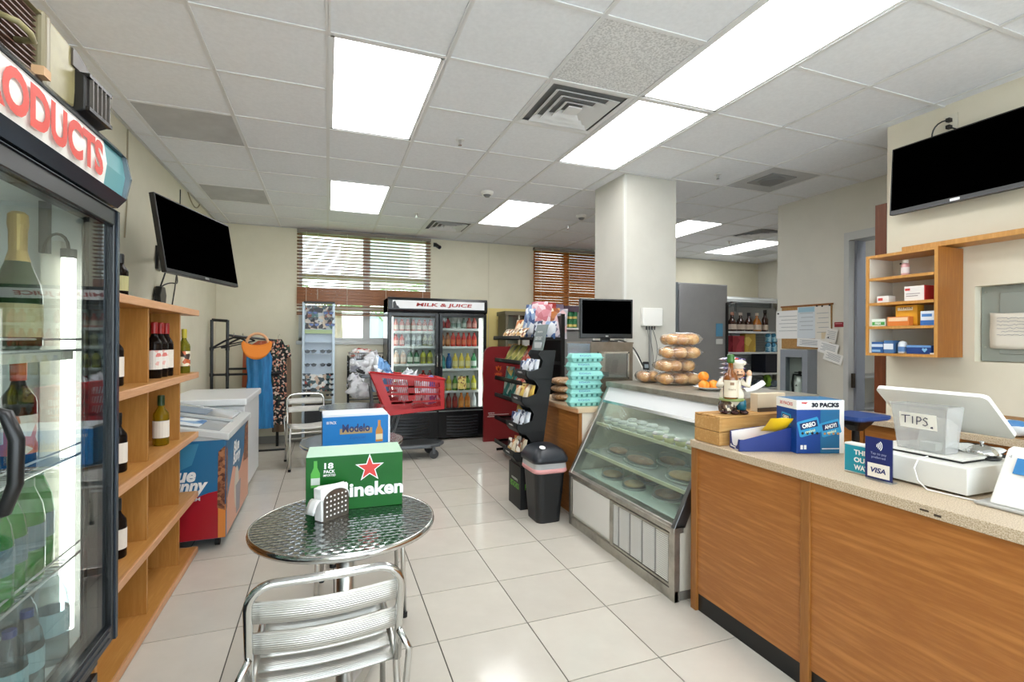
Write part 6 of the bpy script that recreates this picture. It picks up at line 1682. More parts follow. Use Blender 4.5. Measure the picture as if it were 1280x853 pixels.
# ================================================================ front counter
fc = T('sales_counter', 'long wood-panelled sales counter with a speckled top on the right', 'counter', (2.16, 1.15, 0), world=True)
CY0, CY1 = -0.4, 2.14
M().box(1.86, CY0, 0.10, 2.46, CY1 - 0.01, 0.862).obj('carcass', mat('carcass_ply', 'a98a62', 0.6), fc)
M().box(1.842, 1.487, 0.095, 1.862, 2.10, 0.860).obj('front_panel', COUNTERW, fc)
M().box(1.842, CY0, 0.095, 1.862, 1.447, 0.860).obj('front_panel', COUNTERW, fc)
M().box(1.832, 2.10, 0.0, 1.864, CY1, 0.860).obj('end_strip', COUNTERV, fc, bevel=0.002)
M().box(1.832, 1.447, 0.0, 1.864, 1.487, 0.860).obj('middle_strip', COUNTERV, fc, bevel=0.002)
M().box(1.85, CY0, 0.0, 2.44, CY1 - 0.04, 0.095).obj('toe_kick', mat('kick_black', '0e0e0e', 0.4), fc)
M().box(1.864, CY1 - 0.012, 0.0, 2.46, CY1 - 0.002, 0.862).obj('end_panel', COUNTERV, fc)
M().box(1.825, CY0, 0.862, 2.49, CY1 + 0.003, 0.90).obj('worktop', LAMIN, fc, bevel=0.003)
M().box(1.8235, 1.02, 0.878, 1.8255, 1.045, 0.884).box(1.8235, 0.985, 0.872, 1.8255, 1.005, 0.879).obj('chip', mat('chip_dark', '4a3a2c', 0.8), fc)

# wooden crate
CRW = wood('crate_pine', 'd0a468', 'bd8c4e', 'x', 0.55)
cr_ = T('wooden_crate', 'slatted pale wooden crate at the far end of the counter under the chef figurine', 'crate', (2.11, 2.04, 0.901), world=True)
for z0, z1 in ((0.902, 0.968), (0.971, 1.038)):
    M().box(1.845, 1.95, z0, 1.857, 2.13, z1).obj('end_board', CRW, cr_, bevel=0.002)
    M().box(2.38, 1.95, z0, 2.392, 2.13, z1).obj('end_board', CRW, cr_, bevel=0.002)
    M().box(1.858, 1.95, z0, 2.379, 1.96, z1).obj('side_board', CRW, cr_, bevel=0.002)
    M().box(1.858, 2.12, z0, 2.379, 2.13, z1).obj('side_board', CRW, cr_, bevel=0.002)
for q in range(4):
    M().box(1.845, 1.95 + q * 0.049, 1.039, 2.392, 1.981 + q * 0.049, 1.049).obj('top_slat', CRW, cr_, bevel=0.0015)
# chef figurine holding a bottle
ch = T('chef_figurine', 'painted chef figurine hugging a big bottle on the wooden crate', 'figurine', (2.0, 2.03, 1.048), R(-28))
CER = mat('ceramic_cream', 'e8dfcc', 0.25)
b = M()
b.ball((0.0, 0.0, 0.095), 0.062, 0.05, 0.06, 16, 10).ball((0.0, 0.005, 0.15), 0.05, 0.042, 0.05, 14, 8)
b.tube([(0.045, 0, 0.17), (0.075, -0.02, 0.15), (0.085, -0.01, 0.20)], [0.02, 0.018, 0.013], 8).tube([(-0.045, 0, 0.17), (-0.07, -0.03, 0.15), (-0.045, -0.06, 0.16)], [0.02, 0.018, 0.013], 8)
b.obj('jacket', CER, ch, smooth=True)
M().ball((0.083, -0.012, 0.213), 0.014, 0.014, 0.017).ball((-0.035, -0.062, 0.165), 0.013).obj('hands', mat('figurine_skin', 'e0b08c', 0.3), ch, smooth=True)
M().ball((-0.03, -0.012, 0.035), 0.042, 0.042, 0.045, 14, 8).ball((0.0, 0.02, 0.04), 0.04, 0.035, 0.045, 14, 8).obj('barrel', printed('brown_cream_glaze', ['4a3a30', 'e0d4bc', '5c4a3c', '3a2e2a', '6a5444'], 85, 0.25), ch, smooth=True)
M().tube([(0.02, 0.0, 0.085), (0.045, -0.01, 0.055), (0.045, -0.02, 0.02)], [0.032, 0.028, 0.022], 10).obj('trousers', mat('teal_glaze', '1f6478', 0.2), ch, smooth=True)
M().ball((0.05, -0.035, 0.012), 0.022, 0.034, 0.012).ball((0.0, -0.045, 0.012), 0.022, 0.034, 0.012).ball((-0.045, -0.03, 0.012), 0.022, 0.03, 0.012).obj('shoes', mat('dark_red_glaze', '3a1a1a', 0.2), ch, smooth=True)
hd_ = M().ball((0.035, 0.005, 0.215), 0.028, 0.027, 0.03, 14, 10).ball((0.028, -0.024, 0.212), 0.007).ball((0.062, 0.003, 0.214), 0.006).ball((0.009, 0.01, 0.214), 0.006).obj('head', mat('figurine_skin', 'e0b08c', 0.3), ch, smooth=True)
M().ball((0.024, -0.021, 0.222), 0.003).ball((0.043, -0.021, 0.222), 0.003).obj('eyes', INK, hd_)
M().tube([(0.014, -0.022, 0.204), (0.03, -0.028, 0.207), (0.048, -0.022, 0.204)], 0.004, 6).obj('moustache', mat('brown_hair', '5a3420', 0.5), hd_)
M().ball((0.045, 0.014, 0.21), 0.026, 0.022, 0.022, 12, 8).obj('hair', mat('orange_hair', 'c86a30', 0.5), hd_, smooth=True)
M().lathe([(0.024, 0), (0.025, 0.016), (0.036, 0.024), (0.038, 0.036), (0.022, 0.046)], 16, (0.036, 0.006, 0.236)).obj('chef_hat', CER, ch, smooth=True)
M().lathe([(0.058, -0.004), (0.064, 0.004), (0.058, 0.010), (0.03, 0.008)], 20, (-0.01, -0.03, 0.075)).obj('green_ring', mat('moss_glaze', '8a9a5c', 0.3), ch, smooth=True)
M().lathe([(0.036, 0.0), (0.037, 0.1), (0.030, 0.125), (0.014, 0.145), (0.012, 0.19)], 18, (-0.022, -0.055, 0.085)).obj('bottle', mat('amber_glass_held', '7c4414', 0.1, coat=0.6), ch, smooth=True, label='amber bottle hugged by the chef figurine')
M().lathe([(0.015, 0.183), (0.019, 0.19), (0.018, 0.225), (0.013, 0.228)], 14, (-0.022, -0.055, 0.085)).obj('bottle_cap', mat('green_cap2', '3c6a2c', 0.4), ch)
lb = M()
lb.grid(lambda u, v: (-0.022 + 0.0385 * math.cos(R(200 + 150 * u)), -0.055 + 0.0385 * math.sin(R(200 + 150 * u)), 0.093 + 0.088 * v), 12, 1)
lb.obj('bottle_label', mat('cream_label', 'ddd0b8', 0.6), ch, solid=0.0008)
text('Reserve', mat('brown_ink', '8a6a4c', 0.6), ch, (-0.026, -0.0945, 0.135), 0.035, 0.01, (1, 0, 0), lift=0.001)
patch(rect(0.02, 0.014), mat('brown_ink', '8a6a4c', 0.6), ch, (-0.026, -0.094, 0.163), name='label_crest', lift=0.001)
# beige card box on the crate
M().box(2.17, 2.02, 1.0475, 2.37, 2.07, 1.145).obj('card_box', mat('beige_card', 'd6c4a8', 0.6), label='plain beige card box standing behind the chef figurine', cat='box', bevel=0.002)
M().box(2.165, 2.008, 1.0475, 2.30, 2.018, 1.07).obj('dark_tray', mat('dark_wood_tray', '4a3a2c', 0.5), label='dark flat tray edge in front of the beige card box', cat='tray')
M().grid(lambda u, v: (2.16 + 0.14 * u, 2.085 + 0.05 * v, 1.15 + 0.04 * u * u + 0.02 * math.sin(3 * v)), 8, 4).obj('paper_sheet', PAPER, label='loose white paper curling above the beige card box', cat='paper', smooth=True, solid=0.0006)
0 and crumple('clear_bag', 'pale translucent bag drooping beside the figurine at the end of the case', 'bag', (1.90, 2.145, 0.985), 0.04, 0.018, 0.07, glassy('clear_bag_film', 'dde6ee', 1.6, 0.1, 0.45), 33)

# blue display tray box
bt = T('counter_display_box', 'open dark blue cardboard tray with a yellow packet inside, on the counter', 'box', (1.885, 1.925, 0.901), R(-20))
NB = mat('royal_navy_card', '12307c', 0.4)
CW = mat('card_white_inside', 'ece4dc', 0.6)
L, D2, H0, H1 = 0.26, 0.105, 0.062, 0.12
# local: x runs along the long side, y across; near long side at y=-D2
M().prism([(0, 0), (L, 0), (L, H1), (L * 0.35, H0 + 0.012), (0.02, H0 - 0.006), (0, H0 - 0.006)], 'y', -D2, -D2 + 0.002).obj('side_wall', NB, bt)
M().prism([(0, 0), (L, 0), (L, H1), (0.0, H0 + 0.02)], 'y', -0.002, 0).obj('side_wall', NB, bt)
M().prism([(0.001, 0.002), (L - 0.001, 0.002), (L - 0.001, H1 - 0.002), (0.001, H0 + 0.017)], 'y', -0.0045, -0.0025).obj('inner_liner', CW, bt)
M().prism([(0, 0.0), (-D2, 0.0), (-D2, H0 - 0.006), (-D2 * 0.86, H0 - 0.006), (-D2 * 0.78, 0.028), (-D2 * 0.66, 0.018), (-D2 * 0.34, 0.018), (-D2 * 0.22, 0.03), (-D2 * 0.14, H0 + 0.016), (0, H0 + 0.02)], 'x', 0.0, 0.002).obj('front_wall', NB, bt)
M().box(0.002, -D2 + 0.002, 0.0, L, -0.003, 0.002).obj('bottom', CW, bt)
M().prism([(0.003, 0.012), (L - 0.003, 0.02), (L - 0.003, H1 - 0.01), (0.1, H0 - 0.004)], 'y', -D2 + 0.003, -D2 + 0.004).obj('inner_liner', CW, bt)
M().box(L - 0.002, -D2, 0, L, 0, H1).obj('rear_wall', NB, bt)
text('BISCUITS', WHITEP, bt, (0, -D2 * 0.5, 0.013), 0.05, 0.008, (0, -1, 0), lift=0.002) if False else patch(rect(0.045, 0.006), WHITEP, bt, (0, -D2 * 0.42, 0.012), (0, -1, 0), lift=0.001, name='small_print')
patch(arc(0, 0, 0.007, 0, 360, 12), WHITEP, bt, (0, -0.017, 0.014), (0, -1, 0), lift=0.001, name='small_print')
patch(rect(0.035, 0.004), WHITEP, bt, (0, -D2 * 0.7, 0.004), (0, -1, 0), lift=0.001, name='small_print')
cbx = Matrix.Translation((1.885, 1.925, 0.901)) @ Matrix.Rotation(R(-20), 4, 'Z')
def at(m_, p): return tuple(m_ @ Vector(p))
packet('bright yellow packet lying in the blue cardboard tray', at(cbx, (0.20, -0.03, 0.085)), 0.12, 0.12, mat('yellow_packet', 'f0c81c', 0.35), rot=(R(50), 0, R(-20) ), d=0.035, name='sweet_packet')
packet('small red and white packet at the front of the yellow one', at(cbx, (0.10, -0.012, 0.03)), 0.07, 0.07, printed('red_white_small', ['d84a4a', 'f0e8e4', 'd84a4a', 'f4d8d0'], 30), rot=(R(65), 0, R(-20)), d=0.02, name='sweet_packet')

# large cookie variety carton
OW, OD, OH = 0.232, 0.16, 0.252
ob = T('snack_carton', 'large blue snack carton with a white top band reading 30 PACKS', 'carton', (2.205, 1.745, 0.901), R(-17))
# local front face y=-OD/2 ; set so that the front-left corner is near (2.085,1.71)
OB1 = mat('carton_royal_blue', '0d4394', 0.35)
OB2 = mat('carton_teal_blue', '146a9c', 0.35)
w, d, h = OW / 2, OD / 2, OH
M().box(-w, -d, 0, w, d, h - 0.002).obj('carton_body', OB1, ob, bevel=0.002)
M().box(-w - 0.0008, -d - 0.0008, h - 0.045, w + 0.0008, d + 0.0008, h - 0.001).obj('white_band', WHITEP, ob)
M().box(-w + 0.006, -d + 0.006, h - 0.002, w - 0.006, d - 0.006, h + 0.0005).obj('top_panel', OB2, ob)
patch([(0.0, 0.0), (w, 0.0), (w, h - 0.045), (0.0, h - 0.045)], OB2, ob, (0, -d, 0), lift=0.0008, name='teal_half')
patch([(w - 0.022, 0), (w, 0), (w, h - 0.045), (w - 0.022, h - 0.045)], WHITEP, ob, (0, -d, 0), lift=0.0012, name='white_edge')
text('30 PACKS', mat('navy_ink', '12182c', 0.5), ob, (0.022, -d, h - 0.023), 0.135, 0.022, bold=0.06, lift=0.003)
patch([(-0.092, -0.012), (-0.062, 0.012), (-0.094, 0.012)], RED, ob, (0, -d, h - 0.022), lift=0.0015, name='red_triangle')
patch([(-0.092, -0.012), (-0.074, 0.004), (-0.094, 0.006)], WHITEP, ob, (0, -d, h - 0.022), lift=0.002, name='red_triangle_notch')
LB = mat('print_light_blue', '8cc4e4', 0.35); DBL = mat('print_navy', '10265c', 0.35)
def pack_print(cx, cz, sc, rt, line1, line2, face_c, right, up=(0, 0, 1)):
    c_, s_ = math.cos(rt), math.sin(rt)
    tr_ = lambda pts_: [(cx + (a * c_ - b_ * s_) * sc, cz + (a * s_ + b_ * c_) * sc) for a, b_ in pts_]
    patch(tr_([(-0.5, -0.32), (-0.42, -0.36), (0.45, -0.33), (0.5, -0.28), (0.48, 0.30), (0.44, 0.36), (-0.45, 0.33), (-0.5, 0.3)]), mat('print_mid_blue', '2f9ad0', 0.3), ob, face_c, right, lift=0.0016, name='packet_print')
    patch(tr_([(-0.40, -0.05), (0.40, -0.05), (0.40, 0.24), (-0.40, 0.24)]), DBL, ob, face_c, right, lift=0.0022, name='packet_print')
    r_ = Vector(right); u_ = Vector(up)
    rr_ = r_ * c_ + u_ * s_; uu_ = u_ * c_ - r_ * s_
    o_ = Vector(face_c) + r_ * (cx - 0.095 * sc * s_) + u_ * (cz + 0.095 * sc * c_)
    text(line1, WHITEP, ob, o_, 0.62 * sc, 0.20 * sc, rr_, uu_, bold=0.05, lift=0.003)
    o_ = Vector(face_c) + r_ * (cx + 0.18 * sc * s_) + u_ * (cz - 0.18 * sc * c_)
    text(line2, mat('print_mint', 'd8ecc8', 0.4), ob, o_, 0.45 * sc, 0.12 * sc, rr_, uu_, bold=0.03, lift=0.003)
    for k_ in range(4):
        a = cx + (-0.3 + 0.22 * k_) * sc; b_ = cz - 0.27 * sc
        patch(arc(a, b_, 0.06 * sc, 0, 360, 10), mat('cookie_dark' if line1 == 'OREO' else 'cookie_tan', '1c1a1c' if line1 == 'OREO' else 'c08a50', 0.5), ob, face_c, right, lift=0.0026, name='packet_print')
pack_print(-0.056, 0.125, 0.108, 0.22, 'OREO', 'mini', (0, -d, 0), (1, 0, 0))
pack_print(0.050, 0.120, 0.098, 0.22, 'AHOY!', 'mini', (0, -d, 0), (1, 0, 0))
pack_print(0.0, 0.155, 0.075, -0.1, 'OREO', 'mini', (-w, 0, 0), (0, -1, 0))
pack_print(0.0, 0.085, 0.075, 0.1, 'AHOY!', 'mini', (-w, 0, 0), (0, -1, 0))
text('30 PACKS', RED, ob, (-w, 0, h - 0.023), 0.10, 0.016, (0, -1, 0), bold=0.02)
patch(rect(0.012, 0.02, -0.092, 0.03) , WHITEP, ob, (0, -d, 0), lift=0.0016, name='small_print')
patch(rect(0.012, 0.02, -0.075, 0.03), WHITEP, ob, (0, -d, 0), lift=0.0016, name='small_print')
patch(rect(0.085, 0.004, 0.05, 0.022), WHITEP, ob, (0, -d, 0), lift=0.0016, name='small_print')

# teal water sign box, VISA sign
tq = T('water_box', 'small white and teal card box reading THIS IS OUR WATER', 'box', (2.005, 1.335, 0.901), world=True)
M().box(1.985, 1.255, 0.9015, 2.028, 1.415, 1.02).obj('box', WHITE, tq, bevel=0.004)
patch(rect(0.150, 0.105), mat('teal_print', '1f93a8', 0.4), tq, (1.985, 1.335, 0.960), (0, -1, 0), lift=0.0012, name='teal_face')
for q, (s_, w_) in enumerate((('THIS IS', 0.085), ('OUR', 0.062), ('WATER', 0.085))):
    text(s_, WHITEP, tq, (1.985, 1.372 - w_ / 2, 0.988 - q * 0.030), w_, 0.020, (0, -1, 0), bold=0.04, lift=0.0022)
vs_ = T('payment_sign', 'small dark blue tap to pay sign with a VISA panel on the counter', 'sign', (1.963, 1.265, 0.901), world=True)
M().box(1.960, 1.212, 0.906, 1.964, 1.312, 1.066).obj('acrylic', glassy('sign_acrylic', 'eef2f8', 1.2), vs_)
M().box(1.9585, 1.2125, 0.9075, 1.9600, 1.3115, 1.0645).obj('card', mat('visa_navy', '1d2a66', 0.4), vs_)
M().box(1.955, 1.215, 0.9005, 1.99, 1.309, 0.906).obj('foot', glassy('sign_acrylic', 'eef2f8', 1.2), vs_)
patch(rect(0.080, 0.052), mat('pale_yellow_white', 'f2ece0', 0.4), vs_, (1.9585, 1.262, 0.940), (0, -1, 0), lift=0.001, name='white_panel')
text('VISA', mat('visa_ink', '20306c', 0.4), vs_, (1.9585, 1.262, 0.941), 0.055, 0.020, (0, -1, 0), bold=0.03, shear=0.2, lift=0.002)
text('Tap to pay', mat('sign_lilac', 'b4bcdc', 0.4), vs_, (1.9585, 1.262, 1.003), 0.058, 0.011, (0, -1, 0), lift=0.001)
text('preferred', mat('sign_lilac', 'b4bcdc', 0.4), vs_, (1.9585, 1.262, 0.989), 0.050, 0.011, (0, -1, 0), lift=0.001)
for q in range(4):
    r_ = 0.007 + q * 0.006
    po = arc(-0.012, 0, r_ + 0.0014, -42, 42, 6) + arc(-0.012, 0, r_ - 0.0014, 42, -42, 6)
    patch(po, WHITEP, vs_, (1.9585, 1.262, 1.035), (0, -1, 0), lift=0.001, name='contactless_arc')

# cash drawer + till
cd = T('cash_drawer', 'white box-shaped cash drawer on the counter under the till', 'cash drawer', (2.2, 1.21, 0.901), world=True)
TW = mat('till_white', 'e6e4dd', 0.35)
M().box(2.032, 1.022, 0.908, 2.36, 1.43, 1.0).obj('housing', TW, cd, bevel=0.003)
for (x, y) in ((2.06, 1.05), (2.33, 1.05), (2.06, 1.40), (2.33, 1.40)):
    M().lathe([(0.01, 0.0), (0.01, 0.0075)], 10, (x, y, 0.9005)).obj('foot', RUBBER, cd)
ps = T('till_screen', 'large white tilted till screen seen from its back', 'till', (2.24, 1.24, 1.001), world=True)
M().box(2.10, 1.07, 1.0065, 2.34, 1.36, 1.016).obj('base_plate', TW, ps, bevel=0.003)
M().box(2.10, 1.07, 1.001, 2.34, 1.36, 1.0065).obj('base_pad', RUBBER, ps)
M().prism([(2.24, 1.016), (2.32, 1.016), (2.33, 1.10), (2.28, 1.13)], 'y', 1.20, 1.30).obj('stand', TW, ps, bevel=0.006)
sp = []
e0, e1 = Vector((2.195, 0, 1.245)), Vector((2.385, 0, 1.085))
dd = (e1 - e0); Ls = dd.length; dd.normalize(); nn = Vector((dd.z, 0, -dd.x)).normalized()
yo0, yo1 = 1.045, 1.425
cyc = (yo0 + yo1) / 2
outl = rr((yo1 - yo0) / 2, Ls / 2, 0.02, 4)
mid = (e0 + e1) / 2
def scr(off): return [mid + Vector((0, p[0] + 0, 0)) + dd * p[1] + nn * off + Vector((0, cyc, 0)) for p in outl]
n_ = len(outl)
secs = scr(0.0) + scr(0.016)
M().add(secs, [tuple(range(n_)), tuple(range(n_, 2 * n_))[::-1]] + [(i, n_ + i, n_ + (i + 1) % n_, (i + 1) % n_) for i in range(n_)]).obj('screen_housing', TW, ps)
tj = T('tips_box', 'clear plastic box with a paper label handwritten TIPS', 'tips box', (2.14, 1.21, 1.017), world=True)
FRO = glassy('frosted_acrylic', 'f2f2f0', 1.3, 0.1, 0.2)
def taper(x0a, x1a, y0a, y1a, z0a, x0b, x1b, y0b, y1b, z1b):
    return [(x0a, y0a, z0a), (x1a, y0a, z0a), (x1a, y1a, z0a), (x0a, y1a, z0a), (x0b, y0b, z1b), (x1b, y0b, z1b), (x1b, y1b, z1b), (x0b, y1b, z1b)]
BF = [(0, 3, 2, 1), (4, 5, 6, 7), (0, 1, 5, 4), (1, 2, 6, 5), (2, 3, 7, 6), (3, 0, 4, 7)]
for vs2 in (taper(2.112, 2.115, 1.13, 1.29, 1.018, 2.095, 2.098, 1.115, 1.305, 1.19), taper(2.185, 2.188, 1.13, 1.29, 1.018, 2.195, 2.198, 1.115, 1.305, 1.19),
            taper(2.112, 2.188, 1.13, 1.133, 1.018, 2.095, 2.198, 1.115, 1.118, 1.19), taper(2.112, 2.188, 1.287, 1.29, 1.018, 2.095, 2.198, 1.302, 1.305, 1.19)):
    M().add(vs2, BF).obj('wall', FRO, tj)
M().box(2.112, 1.13, 1.0175, 2.188, 1.29, 1.021).obj('floor_plate', FRO, tj)
M().add(taper(2.094, 2.0965, 1.110, 1.310, 1.184, 2.092, 2.094, 1.108, 1.312, 1.196), BF).obj('lip', FRO, tj)
upv = Vector((-0.017, 0, 0.172)).normalized()
patch(rect(0.125, 0.058), mat('label_paper', 'ece7da', 0.6), tj, (2.1045, 1.212, 1.130), (0, -1, 0), upv, lift=0.004, name='paper_label')
def stroke(pts_, c0):
    b = M(); r_ = Vector((0, -1, 0))
    b.tube([Vector(c0) + r_ * x_ + upv * z_ + Vector((-0.006, 0, 0)) for x_, z_ in pts_], 0.0017, 5)
    return b.obj('handwriting', mat('marker_ink', '2c2440', 0.6), tj)
c0 = (2.1045, 1.212, 1.130)
for st in ([(-0.055, 0.016), (-0.025, 0.018)], [(-0.041, 0.017), (-0.043, -0.012)], [(-0.016, 0.016), (-0.017, -0.012)], [(-0.001, 0.016), (-0.003, -0.014)], [(-0.002, 0.016), (0.010, 0.015), (0.013, 0.006), (0.008, 0.0), (-0.002, -0.001)],
           [(0.034, 0.012), (0.026, 0.016), (0.019, 0.008), (0.030, 0.0), (0.033, -0.009), (0.025, -0.015), (0.017, -0.012)], [(0.044, -0.018), (0.048, -0.016), (0.049, -0.021), (0.044, -0.021), (0.044, -0.018)]):
    stroke(st, c0)
M().box(2.13, 1.17, 1.022, 2.17, 1.22, 1.05).obj('bank_notes', mat('faded_notes', 'c4c8c2', 0.6), label='small bundle of paper inside the clear tips box', cat='paper')
bl_ = T('service_bell', 'chrome service bell with a black base on the cash drawer', 'bell', (2.275, 1.10, 1.001))
M().lathe([(0.05, 0), (0.054, 0.004), (0.052, 0.010), (0.040, 0.013)], 28).obj('base', BLACK, bl_, smooth=True)
M().lathe([(0.044, 0.014), (0.046, 0.018), (0.043, 0.028), (0.034, 0.038), (0.018, 0.046), (0.006, 0.049)], 28).obj('dome', CHROME, bl_, smooth=True)
M().lathe([(0.005, 0.048), (0.005, 0.055), (0.008, 0.058), (0.005, 0.063)], 12).obj('plunger', CHROME, bl_, smooth=True)
for q, (x, y, r_) in enumerate(((2.31, 1.15, 0.3), (2.33, 1.09, -0.4))):
    M().grid(lambda u, v: (-0.05 + 0.1 * u, -0.035 + 0.07 * v, 0.004 + 0.018 * abs(math.sin(4 * u + 2 * v)) + 0.01 * u), 8, 5).obj('receipt_paper', PAPER, loc=(x - 0.02, y + 0.02, 1.0055), rz=r_, label=['crumpled receipt paper behind the bell', 'second crumpled receipt at the right of the bell'][q], cat='paper', smooth=True, solid=0.0006)
crumple('black_bag', 'black bag slumped on the counter behind the till', 'bag', (2.44, 1.22, 0.901), 0.045, 0.13, 0.055, mat('black_fabric', '141416', 0.5), 41)
M().tube([(2.095, 1.175, 1.004), (2.03, 1.17, 1.0), (2.0, 1.165, 0.97), (1.995, 1.15, 0.93), (1.995, 1.12, 0.906), (2.01, 1.05, 0.904), (2.02, 0.97, 0.904), (2.05, 0.93, 0.904)], 0.0028, 6).obj('white_cable', WHITE, label='white cable looping down the front of the cash drawer', cat='cord')
p2 = T('card_terminal', 'white card terminal with a blue sticker at the right edge of the picture', 'card terminal', (2.1, 0.88, 0.901), world=True)
M().box(1.99, 0.72, 0.9015, 2.26, 0.985, 0.910).obj('base_plate', mat('terminal_grey', 'b4b2ac', 0.4), p2, bevel=0.003)
M().prism([(2.01, 0.91), (2.24, 0.91), (2.22, 1.06), (2.14, 1.085), (2.115, 1.08)], 'y', 0.78, 0.955).obj('housing', TW, p2, bevel=0.008, seg=3)
su = Vector((0.105, 0, 0.17)).normalized()
patch(rect(0.05, 0.055), mat('sticker_blue', '2a7ab4', 0.4), p2, (2.083, 0.895, 1.03), (0, -1, 0), su, lift=0.004, name='sticker')
text('4', mat('soft_grey_ink', '9a9a98', 0.5), p2, (2.10, 0.938, 1.055), 0.008, 0.012, (0, -1, 0), su, lift=0.004)
0 and text('scan', WHITEP, p2, (2.083, 0.895, 1.035), 0.03, 0.014, (0, -1, 0), su, lift=0.005)

# ================================================================ right wall: cabinet, ledge, niche
CABW = wood('cabinet_maple', 'd09a54', 'be8640', 'z', 0.4)
CABD = wood('cabinet_side', 'a86c2a', '94591e', 'z', 0.35)
mc = T('wall_cabinet', 'open maple wall cabinet with medicine boxes on its shelves', 'cabinet', (3.63, 2.13, 1.335), world=True)
X0, X1, Y0, Y1, Z0, Z1 = 3.50, 3.754, 1.915, 2.345, 1.335, 2.02
M().box(X0 + 0.003, Y0, Z0, X1, Y0 + 0.018, Z1).obj('near_side', CABD, mc)
M().box(X0, Y0, Z0, X0 + 0.003, Y0 + 0.018, Z1).obj('edge_band', CABW, mc)
M().box(X0, Y1 - 0.018, Z0, X1, Y1, Z1).obj('far_side', CABW, mc)
M().box(X0, Y0 + 0.018, Z0, X1, Y1 - 0.018, Z0 + 0.018).obj('bottom', CABW, mc)
M().box(X0, Y0 + 0.018, Z1 - 0.018, X1, Y1 - 0.018, Z1).obj('top', CABW, mc)
INN = mat('cabinet_white_inside', 'ddd8cc', 0.6)
M().box(X1 - 0.01, Y0 + 0.018, Z0 + 0.018, X1 - 0.004, Y1 - 0.018, Z1 - 0.018).box(X0 + 0.01, Y1 - 0.021, Z0 + 0.018, X1, Y1 - 0.018, Z1 - 0.018).box(X0 + 0.01, Y0 + 0.018, Z0 + 0.018, X1, Y0 + 0.021, Z1 - 0.018).obj('inside_lining', INN, mc)
for z in (1.535, 1.695, 1.865):
    M().box(X0, Y0 + 0.021, z - 0.018, X1 - 0.01, Y1 - 0.021, z).obj('shelf', CABW, mc)
for y in (2.27, 2.0):
    M().cyl((3.742, y, 1.975), (3.738, y, 1.975), 0.006, n=8).obj('screw_cap', BLACK, mc)
def medbox(label, y0, y1, z, h, c, parts=(), x=3.53, d_=0.07, name='medicine_box', cat='box'):
    t = T(name, label, cat, (x + d_ / 2, (y0 + y1) / 2, z), world=True)
    M().box(x, y0, z, x + d_, y1, z + h).obj('carton', mat('med_' + c, c, 0.4), t, bevel=0.0015)
    for (u0, v0, u1, v1, cc) in parts:
        W_ = y1 - y0
        patch([(u0 * W_, v0 * h), (u1 * W_, v0 * h), (u1 * W_, v1 * h), (u0 * W_, v1 * h)], mat('med_' + cc, cc, 0.4), t, (x, y1, z), (0, -1, 0), name='print')
    return t
bt_ = lathe_thing('medicine_bottle', 'pink and white medicine bottle alone on the top cabinet shelf', 'bottle', [(0.022, 0), (0.024, 0.005), (0.024, 0.075), (0.014, 0.09)], mat('pink_medicine', 'dba4a4', 0.3), (3.60, 2.155, 1.866), None, 16,
    (('label', band(0.0246, 0.02, 0.06), mat('pill_label', 'e8dede', 0.5)), ('cap', [(0.016, 0.088), (0.016, 0.108)], WHITE)))
t = medbox('small white medicine carton on the second cabinet shelf', 2.215, 2.29, 1.696, 0.045, 'e6e2dc', ((0.1, 0.3, 0.5, 0.7, 'c84a44'),))
t = medbox('white carton with a red end on the second cabinet shelf', 2.005, 2.12, 1.696, 0.095, 'e8e2dc', ((0.05, 0.7, 0.3, 0.85, 'c83a34'), (0.1, 0.3, 0.7, 0.36, '9a8a8a'), (0.1, 0.45, 0.8, 0.5, '9a8a8a')), d_=0.09)
M().box(3.53, 2.0, 1.696, 3.62, 2.0045, 1.791).obj('red_end', mat('med_c23030', 'c23030', 0.4), t)
t = medbox('green and white carton at the left of the third cabinet shelf', 2.235, 2.33, 1.536, 0.05, 'dfe8dc', ((0.1, 0.15, 0.95, 0.6, '4aa04c'),))
text('max', WHITEP, t, (3.529, 2.28, 1.555), 0.04, 0.014, (0, -1, 0), bold=0.02, lift=0.003)
t = medbox('tall yellow-orange carton in the middle of the third cabinet shelf', 2.06, 2.19, 1.536, 0.135, 'e8a82c', ((0.1, 0.75, 0.8, 0.9, 'f4e8c8'), (0.0, 0.0, 1.0, 0.1, 'd08820')), x=3.56)
text('12 PLUS', mat('med_brown', '8a5a20', 0.5), t, (3.56, 2.125, 1.652), 0.07, 0.012, (0, -1, 0), bold=0.02, lift=0.003)
medbox('low orange tray carton in front of the tall yellow one', 2.08, 2.21, 1.536, 0.06, 'd87a34', ((0.05, 0.5, 0.95, 0.9, 'f0c8a0'),), x=3.51, d_=0.045)
medbox('blue and white carton at the right of the third cabinet shelf', 1.945, 2.025, 1.536, 0.09, 'dfe4ea', ((0.0, 0.0, 1.0, 0.35, '3a70b8'), (0.1, 0.6, 0.8, 0.8, '4a80c0')))
medbox('dark blue carton at the left of the bottom cabinet shelf', 2.25, 2.33, 1.354, 0.075, '2a5a98', ((0.0, 0.55, 1.0, 0.8, 'cfdcea'), (0.1, 0.1, 0.8, 0.3, '8ab4dc')))
medbox('blue and silver carton second on the bottom cabinet shelf', 2.185, 2.245, 1.354, 0.085, '4a74a4', ((0.0, 0.3, 1.0, 0.75, 'dfe6ee'),))
t = lathe_thing('medicine_jar', 'small white jar with a blue label on the bottom cabinet shelf', 'jar', [(0.024, 0), (0.026, 0.01), (0.026, 0.055), (0.02, 0.075), (0.006, 0.082)], mat('white_jar', 'dfe4ea', 0.3), (3.56, 2.145, 1.354), None, 16, (('label', band(0.0266, 0.012, 0.045), mat('jar_blue', '5a84b8', 0.4)),))
